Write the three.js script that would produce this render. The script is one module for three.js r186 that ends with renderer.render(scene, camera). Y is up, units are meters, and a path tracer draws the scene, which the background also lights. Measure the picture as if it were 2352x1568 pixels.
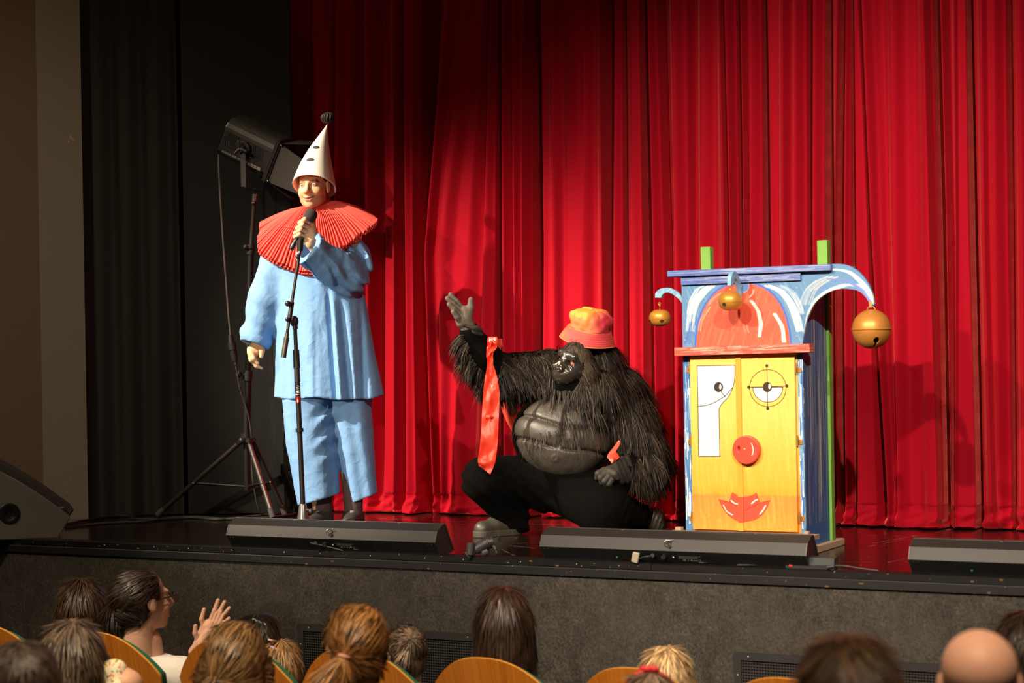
import * as THREE from 'three';
import { mergeGeometries } from 'three/addons/utils/BufferGeometryUtils.js';
import { RoundedBoxGeometry } from 'three/addons/geometries/RoundedBoxGeometry.js';
import { RectAreaLightUniformsLib } from 'three/addons/lights/RectAreaLightUniformsLib.js';

// ---------------------------------------------------------------- camera, exposure, lights
const W = 2352, H = 1568, F = 4420;               // picture size and focal length in pixels (a long lens from the stalls)
const scene = new THREE.Scene();
scene.background = new THREE.Color(0x000000);
const renderer = new THREE.WebGLRenderer({ antialias: true });
renderer.toneMapping = THREE.LinearToneMapping;
renderer.toneMappingExposure = 1.0;
renderer.shadowMap.enabled = true;
RectAreaLightUniformsLib.init();
const V = (x, y, z) => new THREE.Vector3(x, y, z);
const YAW = 0.4845, ROLL = 0.018, PITCH = 16 / F;
const CAM = V(3.75, 0.88, 7.14);                   // stage floor is y = 0, its front edge z = 0
const fwd = V(-Math.sin(YAW) * Math.cos(PITCH), Math.sin(PITCH), -Math.cos(YAW) * Math.cos(PITCH));
const right0 = V(Math.cos(YAW), 0, -Math.sin(YAW));
const up0 = right0.clone().cross(fwd);
const rightV = right0.clone().multiplyScalar(Math.cos(ROLL)).addScaledVector(up0, -Math.sin(ROLL));
const upV = up0.clone().multiplyScalar(Math.cos(ROLL)).addScaledVector(right0, Math.sin(ROLL));
const camera = new THREE.PerspectiveCamera(2 * Math.atan(H / 2 / F) * 180 / Math.PI, W / H, 0.1, 60);
camera.matrixAutoUpdate = true;
camera.position.copy(CAM);
camera.quaternion.setFromRotationMatrix(new THREE.Matrix4().makeBasis(rightV, upV, fwd.clone().negate()));
camera.focus = 9.2;
camera.userData.fStop = 2.6;
scene.add(camera);

function spot(pos, target, color, intensity, angleDeg, penumbra, size = 3) {
  const l = new THREE.SpotLight(color, intensity, 0, angleDeg * Math.PI / 180, penumbra, 2);
  l.position.set(...pos); l.target.position.set(...target);
  l.shadow.radius = size; l.castShadow = true; l.shadow.mapSize.set(2048, 2048); l.shadow.bias = -0.0005;
  scene.add(l, l.target);
  return l;
}
// stage lanterns: [position, aim, colour, candela, half cone, softness]
const LANTERNS = [
  [[-5.15, 4.8, 1.1], [-0.95, 0.85, -1.1], 0xffecd2, 60, 14, 1],          // on the wall beside the stage, across the stage
  [[1.1, 4.9, 7.4], [1.3, 0.6, -1.2], 0xffecd4, 178, 16, 1],               // under the ceiling of the hall, straight onto the booth
  [[-1.9, 4.75, 7.0], [1.3, 0.6, -1.2], 0xffecd4, 190, 15, 1],             // the same from further left
  [[-4.65, 5.35, 4.5], [-1.3, 0.75, -0.95], 0xffecd2, 570, 11, 0.95],       // over the left of the stalls, the key on the clown
  [[-1.2, 2.9, 11.6], [-1.0, 0.7, -1.0], 0xffecd4, 240, 7, 1],            // at the back of the hall, a weak wash over clown and gorilla
  [[4.6, 4.9, 6.6], [0.9, 0.7, -0.9], 0xfff0dc, 230, 15, 1],               // under the ceiling to the right, a weaker fill
];
const DOWN = [-3.9, -2.0, -0.2, 1.6, 3.4];                                       // downlights over the stalls, along x
const HOUSE = 4;                                                        // panel lights of the hall
for (const a of LANTERNS) spot(...a);
for (const x of DOWN) spot([x, 5.88, 5.3], x < -3 ? [-3.1, 0.2, -0.5] : [x * 0.8, -0.8, 1.7], 0xffe6c4, x < -3 ? 52 : 140, x < -3 ? 21 : 17, 1, 4);

// ---------------------------------------------------------------- helpers
function seeded(s) { return () => { s |= 0; s = s + 0x6D2B79F5 | 0; let t = Math.imul(s ^ s >>> 15, 1 | s); t = t + Math.imul(t ^ t >>> 7, 61 | t) ^ t; return ((t ^ t >>> 14) >>> 0) / 4294967296; }; }
const rnd = seeded(7);
const clamp = (x, a = 0, b = 1) => Math.min(b, Math.max(a, x));
const mix = (a, b, t) => a + (b - a) * t;
const smooth = (a, b, x) => { const t = clamp((x - a) / (b - a)); return t * t * (3 - 2 * t); };
const ray = (px, py) => fwd.clone().addScaledVector(rightV, (px - W / 2) / F).addScaledVector(upV, (H / 2 - py) / F);
const at = (px, py, d) => CAM.clone().addScaledVector(ray(px, py), d);                 // a point seen at (px, py), d metres along the view
const J = (px, py, d) => at(px, py, d).toArray();
const onY = (px, py, y) => { const r = ray(px, py); return CAM.clone().addScaledVector(r, (y - CAM.y) / r.y); };
const onZ = (px, py, z) => { const r = ray(px, py); return CAM.clone().addScaledVector(r, (z - CAM.z) / r.z); };
const project = (v) => { const q = v.clone().sub(CAM), d = q.dot(fwd); return [W / 2 + F * q.dot(rightV) / d, H / 2 - F * q.dot(upV) / d, d]; };
// hash noise
function hash3(x, y, z) { let h = Math.imul(x, 374761393) ^ Math.imul(y, 668265263) ^ Math.imul(z, 2147483647 - 1274126177); h = Math.imul(h ^ h >>> 13, 1274126177); return ((h ^ h >>> 16) >>> 0) / 4294967296; }
function noise(x, y, z = 0) {
  const xi = Math.floor(x), yi = Math.floor(y), zi = Math.floor(z); let fx = x - xi, fy = y - yi, fz = z - zi;
  fx = fx * fx * (3 - 2 * fx); fy = fy * fy * (3 - 2 * fy); fz = fz * fz * (3 - 2 * fz);
  const c = (i, j, k) => hash3(xi + i, yi + j, zi + k);
  return mix(mix(mix(c(0, 0, 0), c(1, 0, 0), fx), mix(c(0, 1, 0), c(1, 1, 0), fx), fy), mix(mix(c(0, 0, 1), c(1, 0, 1), fx), mix(c(0, 1, 1), c(1, 1, 1), fx), fy), fz) * 2 - 1;
}
const fbm = (x, y, z = 0, o = 4) => { let s = 0, a = 0.5; for (let i = 0; i < o; i++) { s += a * noise(x, y, z); x *= 2.03; y *= 2.03; z *= 2.03; a *= 0.5; } return s; };

// names and parents
const used = new Map(), bases = new WeakMap();
function numbered(name) { const n = used.get(name) ?? 0; used.set(name, n + 1); return n ? `${name}_${String(n).padStart(3, '0')}` : name; }
function thing(name, label, category, base = [0, 0, 0], group) {
  const o = new THREE.Group(); o.name = numbered(name); o.position.set(...base); bases.set(o, V(...base));
  o.userData.label = label; o.userData.category = category; if (group) o.userData.group = group;
  scene.add(o); return o;
}
function part(name, geo, mat, parent, label) {            // geometry given in world coordinates (or the thing's own, when its base is the origin)
  const m = new THREE.Mesh(geo, mat); m.name = name;
  const b = bases.get(parent); geo.translate(-b.x, -b.y, -b.z); bases.set(m, b);
  if (label) m.userData.label = label;
  parent.add(m); return m;
}
function struct(name, geo, mat) { const m = new THREE.Mesh(geo, mat); m.name = numbered(name); m.userData.kind = 'structure'; scene.add(m); bases.set(m, V(0, 0, 0)); return m; }
function structGroup(name) { const m = new THREE.Group(); m.name = numbered(name); m.userData.kind = 'structure'; scene.add(m); bases.set(m, V(0, 0, 0)); return m; }
function copyOf(root, label, pos, turn = 0) {
  const c = root.clone(); c.name = numbered(root.name.replace(/_\d{3}$/, '')); c.userData = { ...root.userData, label };
  c.position.set(...pos); c.rotation.y = turn; scene.add(c); return c;
}

// materials
const M = (color, rough = 0.6, o = {}) => new THREE.MeshPhysicalMaterial({ color, roughness: rough, side: THREE.DoubleSide, ...o });
const LIN = (r, g, b) => new THREE.Color().setRGB(r, g, b);
function canvasTex(w, h, draw, o = {}) {
  const c = document.createElement('canvas'); c.width = w; c.height = h; draw(c.getContext('2d'), w, h);
  const t = new THREE.CanvasTexture(c); t.colorSpace = THREE.SRGBColorSpace; Object.assign(t, o); return t;
}
function dataTex(n, f, srgb = false, rep = true) {
  const d = new Uint8Array(n * n * 4);
  for (let j = 0; j < n; j++) for (let i = 0; i < n; i++) { const c = f(i / n, j / n, i, j); const k = 4 * (j * n + i); if (typeof c === 'number') { d[k] = d[k + 1] = d[k + 2] = clamp(c) * 255; } else { d[k] = clamp(c[0]) * 255; d[k + 1] = clamp(c[1]) * 255; d[k + 2] = clamp(c[2]) * 255; } d[k + 3] = 255; }
  const t = new THREE.DataTexture(d, n, n); t.magFilter = THREE.LinearFilter; t.minFilter = THREE.LinearMipmapLinearFilter; t.generateMipmaps = true;
  if (rep) t.wrapS = t.wrapT = THREE.RepeatWrapping; if (srgb) t.colorSpace = THREE.SRGBColorSpace; t.needsUpdate = true; return t;
}
// tiling noise: blends four shifted samples
function tiled(f, u, v, p) { const a = smooth(0, 1, u), b = smooth(0, 1, v); return mix(mix(f(u * p, v * p), f((u - 1) * p, v * p), u), mix(f(u * p, (v - 1) * p), f((u - 1) * p, (v - 1) * p), u), v); }

// geometry helpers
function box(x0, x1, y0, y1, z0, z1) { const g = new THREE.BoxGeometry(x1 - x0, y1 - y0, z1 - z0); g.translate((x0 + x1) / 2, (y0 + y1) / 2, (z0 + z1) / 2); return g; }
function rbox(w, h, d, r = 0.004, seg = 2) { return new RoundedBoxGeometry(w, h, d, seg, r); }
function bar(a, b, ra, rb = ra, seg = 12) {               // a rod between two points
  a = Array.isArray(a) ? V(...a) : a; b = Array.isArray(b) ? V(...b) : b;
  const d = b.clone().sub(a), g = new THREE.CylinderGeometry(rb, ra, d.length(), seg, 1);
  g.applyQuaternion(new THREE.Quaternion().setFromUnitVectors(V(0, 1, 0), d.normalize())); g.translate((a.x + b.x) / 2, (a.y + b.y) / 2, (a.z + b.z) / 2); return g;
}
function ball(c, r, sx = 1, sy = 1, sz = 1, n = 20) { const g = new THREE.SphereGeometry(r, n, Math.ceil(n * 0.7)); g.scale(sx, sy, sz); g.translate(...(Array.isArray(c) ? c : c.toArray())); return g; }
function tube(pts, r, seg = 40, rs = 8) { return new THREE.TubeGeometry(new THREE.CatmullRomCurve3(pts.map(p => Array.isArray(p) ? V(...p) : p)), seg, r, rs, false); }
function merge(list) { return mergeGeometries(list.map(g => { const q = g.index ? g.toNonIndexed() : g; for (const k of Object.keys(q.attributes)) if (!['position', 'normal', 'uv'].includes(k)) q.deleteAttribute(k); if (!q.attributes.uv) q.setAttribute('uv', new THREE.BufferAttribute(new Float32Array(q.attributes.position.count * 2), 2)); return q; })); }
function sheet(nu, nv, f, closeU = false) {                // f(u, v) -> Vector3 or [x, y, z]; u, v in 0..1
  const P = [], UV = [], I = [];
  for (let j = 0; j <= nv; j++) for (let i = 0; i <= nu; i++) { const p = f(i / nu, j / nv); P.push(...(Array.isArray(p) ? p : [p.x, p.y, p.z])); UV.push(i / nu, j / nv); }
  for (let j = 0; j < nv; j++) for (let i = 0; i < nu; i++) { const a = j * (nu + 1) + i, b = a + 1, c = a + nu + 1, d = c + 1; I.push(a, b, d, a, d, c); }
  const g = new THREE.BufferGeometry(); g.setAttribute('position', new THREE.Float32BufferAttribute(P, 3)); g.setAttribute('uv', new THREE.Float32BufferAttribute(UV, 2)); g.setIndex(I); g.computeVertexNormals();
  if (closeU) { const n = g.attributes.normal; for (let j = 0; j <= nv; j++) { const a = j * (nu + 1), b = a + nu; const x = n.getX(a) + n.getX(b), y = n.getY(a) + n.getY(b), z = n.getZ(a) + n.getZ(b), l = Math.hypot(x, y, z) || 1; n.setXYZ(a, x / l, y / l, z / l); n.setXYZ(b, x / l, y / l, z / l); } }
  return g;
}
function extrude(pts, depth, o = {}) { const s = new THREE.Shape(pts.map(p => new THREE.Vector2(p[0], p[1]))); return new THREE.ExtrudeGeometry(s, { depth, bevelEnabled: false, curveSegments: 16, ...o }); }
function placeM(g, m) {                                   // also keeps faces outward when the axes are mirrored
  g.applyMatrix4(m); if (m.determinant() > 0) return g;
  if (g.index) { const a = g.index.array; for (let i = 0; i < a.length; i += 3) { const t = a[i]; a[i] = a[i + 1]; a[i + 1] = t; } }
  else for (const k of Object.keys(g.attributes)) { const { array: a, itemSize: n } = g.attributes[k]; for (let i = 0; i < a.length; i += 3 * n) for (let j = 0; j < n; j++) { const t = a[i + j]; a[i + j] = a[i + n + j]; a[i + n + j] = t; } }
  return g;
}
function place(g, origin, ex, ey, ez) { return placeM(g, new THREE.Matrix4().makeBasis(ex, ey, ez).setPosition(origin)); }   // own axes to world

// implicit solids: smooth unions of tapered capsules and ellipsoids, meshed by surface nets
const arr = (p) => Array.isArray(p) ? p : [p.x, p.y, p.z];
function cap(a, b, ra, rb = ra) {
  a = arr(a); b = arr(b); const dx = b[0] - a[0], dy = b[1] - a[1], dz = b[2] - a[2], L = dx * dx + dy * dy + dz * dz || 1e-9;
  const f = (x, y, z) => { const px = x - a[0], py = y - a[1], pz = z - a[2]; let t = (px * dx + py * dy + pz * dz) / L; t = t < 0 ? 0 : t > 1 ? 1 : t; return Math.hypot(px - dx * t, py - dy * t, pz - dz * t) - (ra + (rb - ra) * t); };
  f.c = [(a[0] + b[0]) / 2, (a[1] + b[1]) / 2, (a[2] + b[2]) / 2]; f.R = Math.sqrt(L) / 2 + Math.max(ra, rb); return f;
}
function ell(c, r, q) {                                    // q: optional three axes (Vector3) of the ellipsoid
  c = arr(c); const [A, B, C] = q ? q.map(arr) : [[1, 0, 0], [0, 1, 0], [0, 0, 1]];
  const f = (x, y, z) => { x -= c[0]; y -= c[1]; z -= c[2]; const u = (x * A[0] + y * A[1] + z * A[2]) / r[0], v = (x * B[0] + y * B[1] + z * B[2]) / r[1], w = (x * C[0] + y * C[1] + z * C[2]) / r[2]; const k = Math.hypot(u, v, w), k1 = Math.hypot(u / r[0], v / r[1], w / r[2]); return k1 < 1e-9 ? -Math.min(...r) : k * (k - 1) / k1; };
  f.c = c; f.R = Math.max(...r); return f;
}
function chain(pts, radii) { const o = []; for (let i = 0; i + 1 < pts.length; i++) o.push(cap(pts[i], pts[i + 1], radii[i], radii[i + 1])); return o; }
function union(k, ...prims) {
  prims = prims.flat(); const n = prims.length;
  const f = (x, y, z) => { let d = 1e9; for (let i = 0; i < n; i++) { const p = prims[i]; if (p.c) { const low = Math.hypot(x - p.c[0], y - p.c[1], z - p.c[2]) - p.R; if (low > d + k) continue; } const e = p(x, y, z), h = k - Math.abs(d - e); d = Math.min(d, e); if (h > 0) d -= h * h / (4 * k); } return d; };
  let lo = [1e9, 1e9, 1e9], hi = [-1e9, -1e9, -1e9]; for (const p of prims) if (p.c || p.lo) for (let i = 0; i < 3; i++) { lo[i] = Math.min(lo[i], p.lo ? p.lo[i] : p.c[i] - p.R); hi[i] = Math.max(hi[i], p.hi ? p.hi[i] : p.c[i] + p.R); }
  f.lo = lo; f.hi = hi; return f;
}
function solid(fn, h, o = {}) {
  const pad = o.pad ?? 2.5 * h, lo = (o.lo ?? fn.lo).map(v => v - pad), hi = (o.hi ?? fn.hi).map(v => v + pad);
  const nx = Math.ceil((hi[0] - lo[0]) / h) + 1, ny = Math.ceil((hi[1] - lo[1]) / h) + 1, nz = Math.ceil((hi[2] - lo[2]) / h) + 1, sx = 1, sy = nx, sz = nx * ny;
  const v = new Float32Array(nx * ny * nz);
  // coarse pass skips cells far from the surface
  const S = 4;
  for (let K = 0; K < nz; K += S) for (let Jy = 0; Jy < ny; Jy += S) for (let I = 0; I < nx; I += S) {
    const m = (S - 1) / 2, d0 = fn(lo[0] + (I + m) * h, lo[1] + (Jy + m) * h, lo[2] + (K + m) * h), far = Math.abs(d0) > h * S * (o.lip ?? 1.9);
    for (let k = K; k < Math.min(K + S, nz); k++) for (let j = Jy; j < Math.min(Jy + S, ny); j++) for (let i = I; i < Math.min(I + S, nx); i++) v[i + j * sy + k * sz] = far ? d0 : fn(lo[0] + i * h, lo[1] + j * h, lo[2] + k * h);
  }
  const id = new Int32Array(nx * ny * nz).fill(-1), P = [], I = [];
  const edges = [[0, 1], [2, 3], [4, 5], [6, 7], [0, 2], [1, 3], [4, 6], [5, 7], [0, 4], [1, 5], [2, 6], [3, 7]], off = [0, sx, sy, sx + sy, sz, sx + sz, sy + sz, sx + sy + sz];
  for (let k = 0; k < nz - 1; k++) for (let j = 0; j < ny - 1; j++) for (let i = 0; i < nx - 1; i++) {
    const b = i + j * sy + k * sz; let neg = 0; for (let c = 0; c < 8; c++) if (v[b + off[c]] < 0) neg++;
    if (neg === 0 || neg === 8) continue;
    let X = 0, Y = 0, Z = 0, n = 0;
    for (const [p, q] of edges) { const a = v[b + off[p]], c = v[b + off[q]]; if ((a < 0) === (c < 0)) continue; const t = a / (a - c); X += (p & 1) + ((q & 1) - (p & 1)) * t; Y += (p >> 1 & 1) + ((q >> 1 & 1) - (p >> 1 & 1)) * t; Z += (p >> 2) + ((q >> 2) - (p >> 2)) * t; n++; }
    id[b] = P.length / 3; P.push(lo[0] + (i + X / n) * h, lo[1] + (j + Y / n) * h, lo[2] + (k + Z / n) * h);
  }
  const quad = (a, b, c, d, flip) => { if (a < 0 || b < 0 || c < 0 || d < 0) return; flip ? I.push(a, c, b, a, d, c) : I.push(a, b, c, a, c, d); };
  for (let k = 1; k < nz - 1; k++) for (let j = 1; j < ny - 1; j++) for (let i = 1; i < nx - 1; i++) {
    const b = i + j * sy + k * sz, n = v[b] < 0;
    if (n !== v[b + sx] < 0) quad(id[b - sy - sz], id[b - sz], id[b], id[b - sy], !n);
    if (n !== v[b + sy] < 0) quad(id[b - sx - sz], id[b - sx], id[b], id[b - sz], !n);
    if (n !== v[b + sz] < 0) quad(id[b - sx - sy], id[b - sy], id[b], id[b - sx], !n);
  }
  const g = new THREE.BufferGeometry(); g.setAttribute('position', new THREE.Float32BufferAttribute(P, 3)); g.setIndex(I); g.computeVertexNormals();
  const n = P.length / 3, uv = new Float32Array(n * 2), cx = (lo[0] + hi[0]) / 2, cz = (lo[2] + hi[2]) / 2, rr = (hi[0] - lo[0] + hi[2] - lo[2]) / 4;
  for (let i = 0; i < n; i++) { const x = P[3 * i], y = P[3 * i + 1], z = P[3 * i + 2]; uv[2 * i] = o.planar ? x * 0.885 - z * 0.465 : Math.atan2(x - cx, z - cz) * rr; uv[2 * i + 1] = y; }
  g.setAttribute('uv', new THREE.BufferAttribute(uv, 2));
  if (o.color) { const c = new Float32Array(n * 3); for (let i = 0; i < n; i++) c.set(o.color(P[3 * i], P[3 * i + 1], P[3 * i + 2]), 3 * i); g.setAttribute('color', new THREE.BufferAttribute(c, 3)); }
  return g;
}
// strands: ribbons that grow from a surface; grow(p, n) -> null or { dir, len, w }
function strands(geo, count, grow, seed = 1, segs = 3) {
  const r = seeded(seed), p = geo.attributes.position, nn = geo.attributes.normal, ix = geo.index, nt = ix.count / 3, cum = new Float64Array(nt); let tot = 0;
  const a = V(), b = V(), c = V(), n = V(), e = V();
  for (let t = 0; t < nt; t++) { a.fromBufferAttribute(p, ix.getX(3 * t)); b.fromBufferAttribute(p, ix.getX(3 * t + 1)); c.fromBufferAttribute(p, ix.getX(3 * t + 2)); tot += b.sub(a).cross(c.sub(a)).length() / 2; cum[t] = tot; }
  const P = [], N = [], I = [];
  for (let s = 0; s < count; s++) {
    const x = r() * tot; let lo = 0, hi = nt - 1; while (lo < hi) { const m = lo + hi >> 1; cum[m] < x ? lo = m + 1 : hi = m; }
    let u = r(), w = r(); if (u + w > 1) { u = 1 - u; w = 1 - w; }
    const i0 = ix.getX(3 * lo), i1 = ix.getX(3 * lo + 1), i2 = ix.getX(3 * lo + 2);
    a.fromBufferAttribute(p, i0).multiplyScalar(1 - u - w).addScaledVector(b.fromBufferAttribute(p, i1), u).addScaledVector(c.fromBufferAttribute(p, i2), w);
    n.fromBufferAttribute(nn, i0).multiplyScalar(1 - u - w).addScaledVector(b.fromBufferAttribute(nn, i1), u).addScaledVector(c.fromBufferAttribute(nn, i2), w).normalize();
    const g = grow(a, n, r); if (!g) continue;
    const d0 = g.dir.clone().normalize(), bend = g.bend ?? V(0, -1, 0), base = P.length / 3; { const k = d0.dot(n); if (k < 0.12) d0.addScaledVector(n, 0.12 - k).normalize(); } const cu = g.curl ?? 0, cv = V(r() - .5, r() - .5, r() - .5).multiplyScalar(cu * 2);
    const q = a.clone().addScaledVector(n, g.lift ?? -0.004), d = d0.clone(); const side = V();
    for (let k = 0; k <= segs; k++) {
      side.crossVectors(d, n); if (side.lengthSq() < 1e-4) side.set(1, 0, 0); side.normalize();
      const wd = g.w * (k === segs ? 0.08 : 1 - 0.55 * (k / segs) ** 2) / 2; e.crossVectors(side, d).normalize(); if (e.dot(n) < 0) e.negate(); e.addScaledVector(n, 0.4).normalize();
      P.push(q.x - side.x * wd, q.y - side.y * wd, q.z - side.z * wd, q.x + side.x * wd, q.y + side.y * wd, q.z + side.z * wd);
      N.push(e.x - side.x * 0.5, e.y - side.y * 0.5, e.z - side.z * 0.5, e.x + side.x * 0.5, e.y + side.y * 0.5, e.z + side.z * 0.5);
      q.addScaledVector(d, g.len / segs); d.addScaledVector(bend, (g.droop ?? 0.35)).addScaledVector(cv, k % 2 ? -0.7 : 1).normalize();
    }
    for (let k = 0; k < segs; k++) { const o = base + 2 * k; I.push(o, o + 1, o + 3, o, o + 3, o + 2); }
  }
  const g = new THREE.BufferGeometry(); g.setAttribute('position', new THREE.Float32BufferAttribute(P, 3)); g.setAttribute('normal', new THREE.Float32BufferAttribute(N, 3)); g.setIndex(I); return g;
}

// ---------------------------------------------------------------- textures shared by surfaces
const feltMap = dataTex(512, (u, v) => { const a = tiled((x, y) => noise(x, y, 1), u, v, 90), b = tiled((x, y) => fbm(x, y, 3, 3), u, v, 14), c = tiled((x, y) => noise(x * 0.4 + y, y * 0.35 - x, 6), u, v, 120); const t = 0.62 + 0.16 * a + 0.22 * b + 0.14 * c; return [t * 1.02, t * 0.97, t * 0.9]; }, true);
const feltBump = dataTex(512, (u, v) => 0.5 + 0.35 * tiled((x, y) => noise(x, y, 1), u, v, 90) + 0.3 * tiled((x, y) => fbm(x, y, 3, 3), u, v, 14));
const wrinkle = dataTex(512, (u, v) => { const f = (x, y) => { const w = fbm(x * 0.7, y * 0.7, 9, 3); return 1 - Math.abs(noise(x * 1.1 + w * 2.2, y * 0.8 + w * 1.6, 4)) * 1.3 + 0.22 * noise(x * 3 + w * 3, y * 2.2, 8); }; return 0.25 + 0.5 * tiled(f, u, v, 7) + 0.05 * tiled((x, y) => noise(x, y, 2), u, v, 110); });
const grain = dataTex(256, (u, v) => 0.5 + 0.4 * tiled((x, y) => noise(x, y, 5), u, v, 100) + 0.2 * tiled((x, y) => noise(x, y, 6), u, v, 20));
const rep = (t, x, y = x) => { const c = t.clone(); c.repeat.set(x, y); c.wrapS = c.wrapT = THREE.RepeatWrapping; c.needsUpdate = true; return c; };

// ---------------------------------------------------------------- the hall and the stage
const FLOOR_Y = -1.25, CEIL = 6;
const darkWall = M(LIN(0.06, 0.05, 0.042), 0.85), hallCarpet = M(LIN(0.05, 0.045, 0.045), 0.95), black = M(LIN(0.012, 0.011, 0.01), 0.8);
const brownWall = M(LIN(0.16, 0.105, 0.068), 0.7, { bumpMap: rep(grain, 1.5), bumpScale: 0.002 });
const greyWall = M(LIN(0.25, 0.235, 0.18), 0.75, { bumpMap: rep(grain, 1.5), bumpScale: 0.002 });
struct('floor_hall', box(-5.8, 7, FLOOR_Y - 0.1, FLOOR_Y, -0.1, 14.2), hallCarpet);
struct('ceiling', box(-5.8, 7, CEIL, CEIL + 0.1, -3.6, 14.2), darkWall);
struct('wall_back', box(-5.8, 7, FLOOR_Y - 0.1, CEIL, 14.1, 14.2), darkWall);
struct('wall_right', box(6.9, 7, FLOOR_Y - 0.1, CEIL, -3.6, 14.2), darkWall);
struct('wall_stage', box(-5.8, 7, FLOOR_Y - 0.1, CEIL, -3.6, -3.5), black);
struct('wall_side', box(-5.8, -5.7, FLOOR_Y - 0.1, CEIL, -3.6, 14.2), darkWall);
function wallPrism(pts, y0, y1) { const s = new THREE.Shape(pts.map(p => new THREE.Vector2(p[0], -p[1]))); const g = new THREE.ExtrudeGeometry(s, { depth: y1 - y0, bevelEnabled: false }); g.rotateX(-Math.PI / 2); g.translate(0, y0, 0); return g; }
const A = [-3.165, -1.025], B = [-3.335, -0.865], C2 = [-5.72, 0.9];
// chipped paint on the wall by the stage
const chipMap = canvasTex(512, 1024, (c, w, h) => { c.fillStyle = '#fff'; c.fillRect(0, 0, w, h); const r = seeded(31); for (let i = 0; i < 500; i++) { c.fillStyle = `rgba(${r() < .5 ? '120,110,100' : '255,250,240'},0.06)`; c.fillRect(r() * w, r() * h, 20 + r() * 60, 30 + r() * 150); } });
struct('wall_left', wallPrism([A, B, C2, [-5.72, -3.5], [-5, -3.5]], FLOOR_Y, CEIL), brownWall);
{ // the pale end strip of that wall
  const nx = -(B[1] - A[1]), nz = (B[0] - A[0]), l = Math.hypot(nx, nz), n = [-nx / l * 0.012, -nz / l * 0.012];
  const q = n[0] * 1 + n[1] * 1 > 0 ? n : [-n[0], -n[1]];
  const strip = struct('trim_1', wallPrism([A, B, [B[0] + q[0], B[1] + q[1]], [A[0] + q[0], A[1] + q[1]]], 0, CEIL), greyWall);
  const chips = [[163, 317, 9, 13], [158, 325, 5, 7], [168, 322, 6, 6], [188, 1048, 2, 5], [161, 1103, 2, 5], [154, 1130, 3, 6], [160, 1135, 4, 4], [198, 1190, 2, 5], [170, 258, 6, 2], [166, 925, 3, 5], [175, 950, 2, 4], [186, 700, 2, 5]];
  const e = V(A[0] - B[0], 0, A[1] - B[1]).normalize(), nn = V(q[0], 0, q[1]).normalize(), list = [];
  for (const [px, py, w, h] of chips) {
    const r = ray(px, py), o = V(A[0] + q[0], 0, A[1] + q[1]); const t = o.sub(CAM).dot(nn) / r.dot(nn), p = CAM.clone().addScaledVector(r, t - 0.002), s = 1 / 420;
    const rr = seeded(px * 7 + py); const sh = []; for (let k = 0; k < 9; k++) { const a = k / 9 * 6.283, m = 0.5 + 0.6 * rr(); sh.push([Math.cos(a) * w * s * m * 0.6, Math.sin(a) * h * s * m * 0.6]); }
    list.push(place(extrude(sh, 0.0015), p, e, V(0, 1, 0), nn));
  }
  const m = part('paint_chips', merge(list), M(LIN(0.42, 0.37, 0.3), 0.9), strip); m.userData.kind = 'stuff';
}
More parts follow.
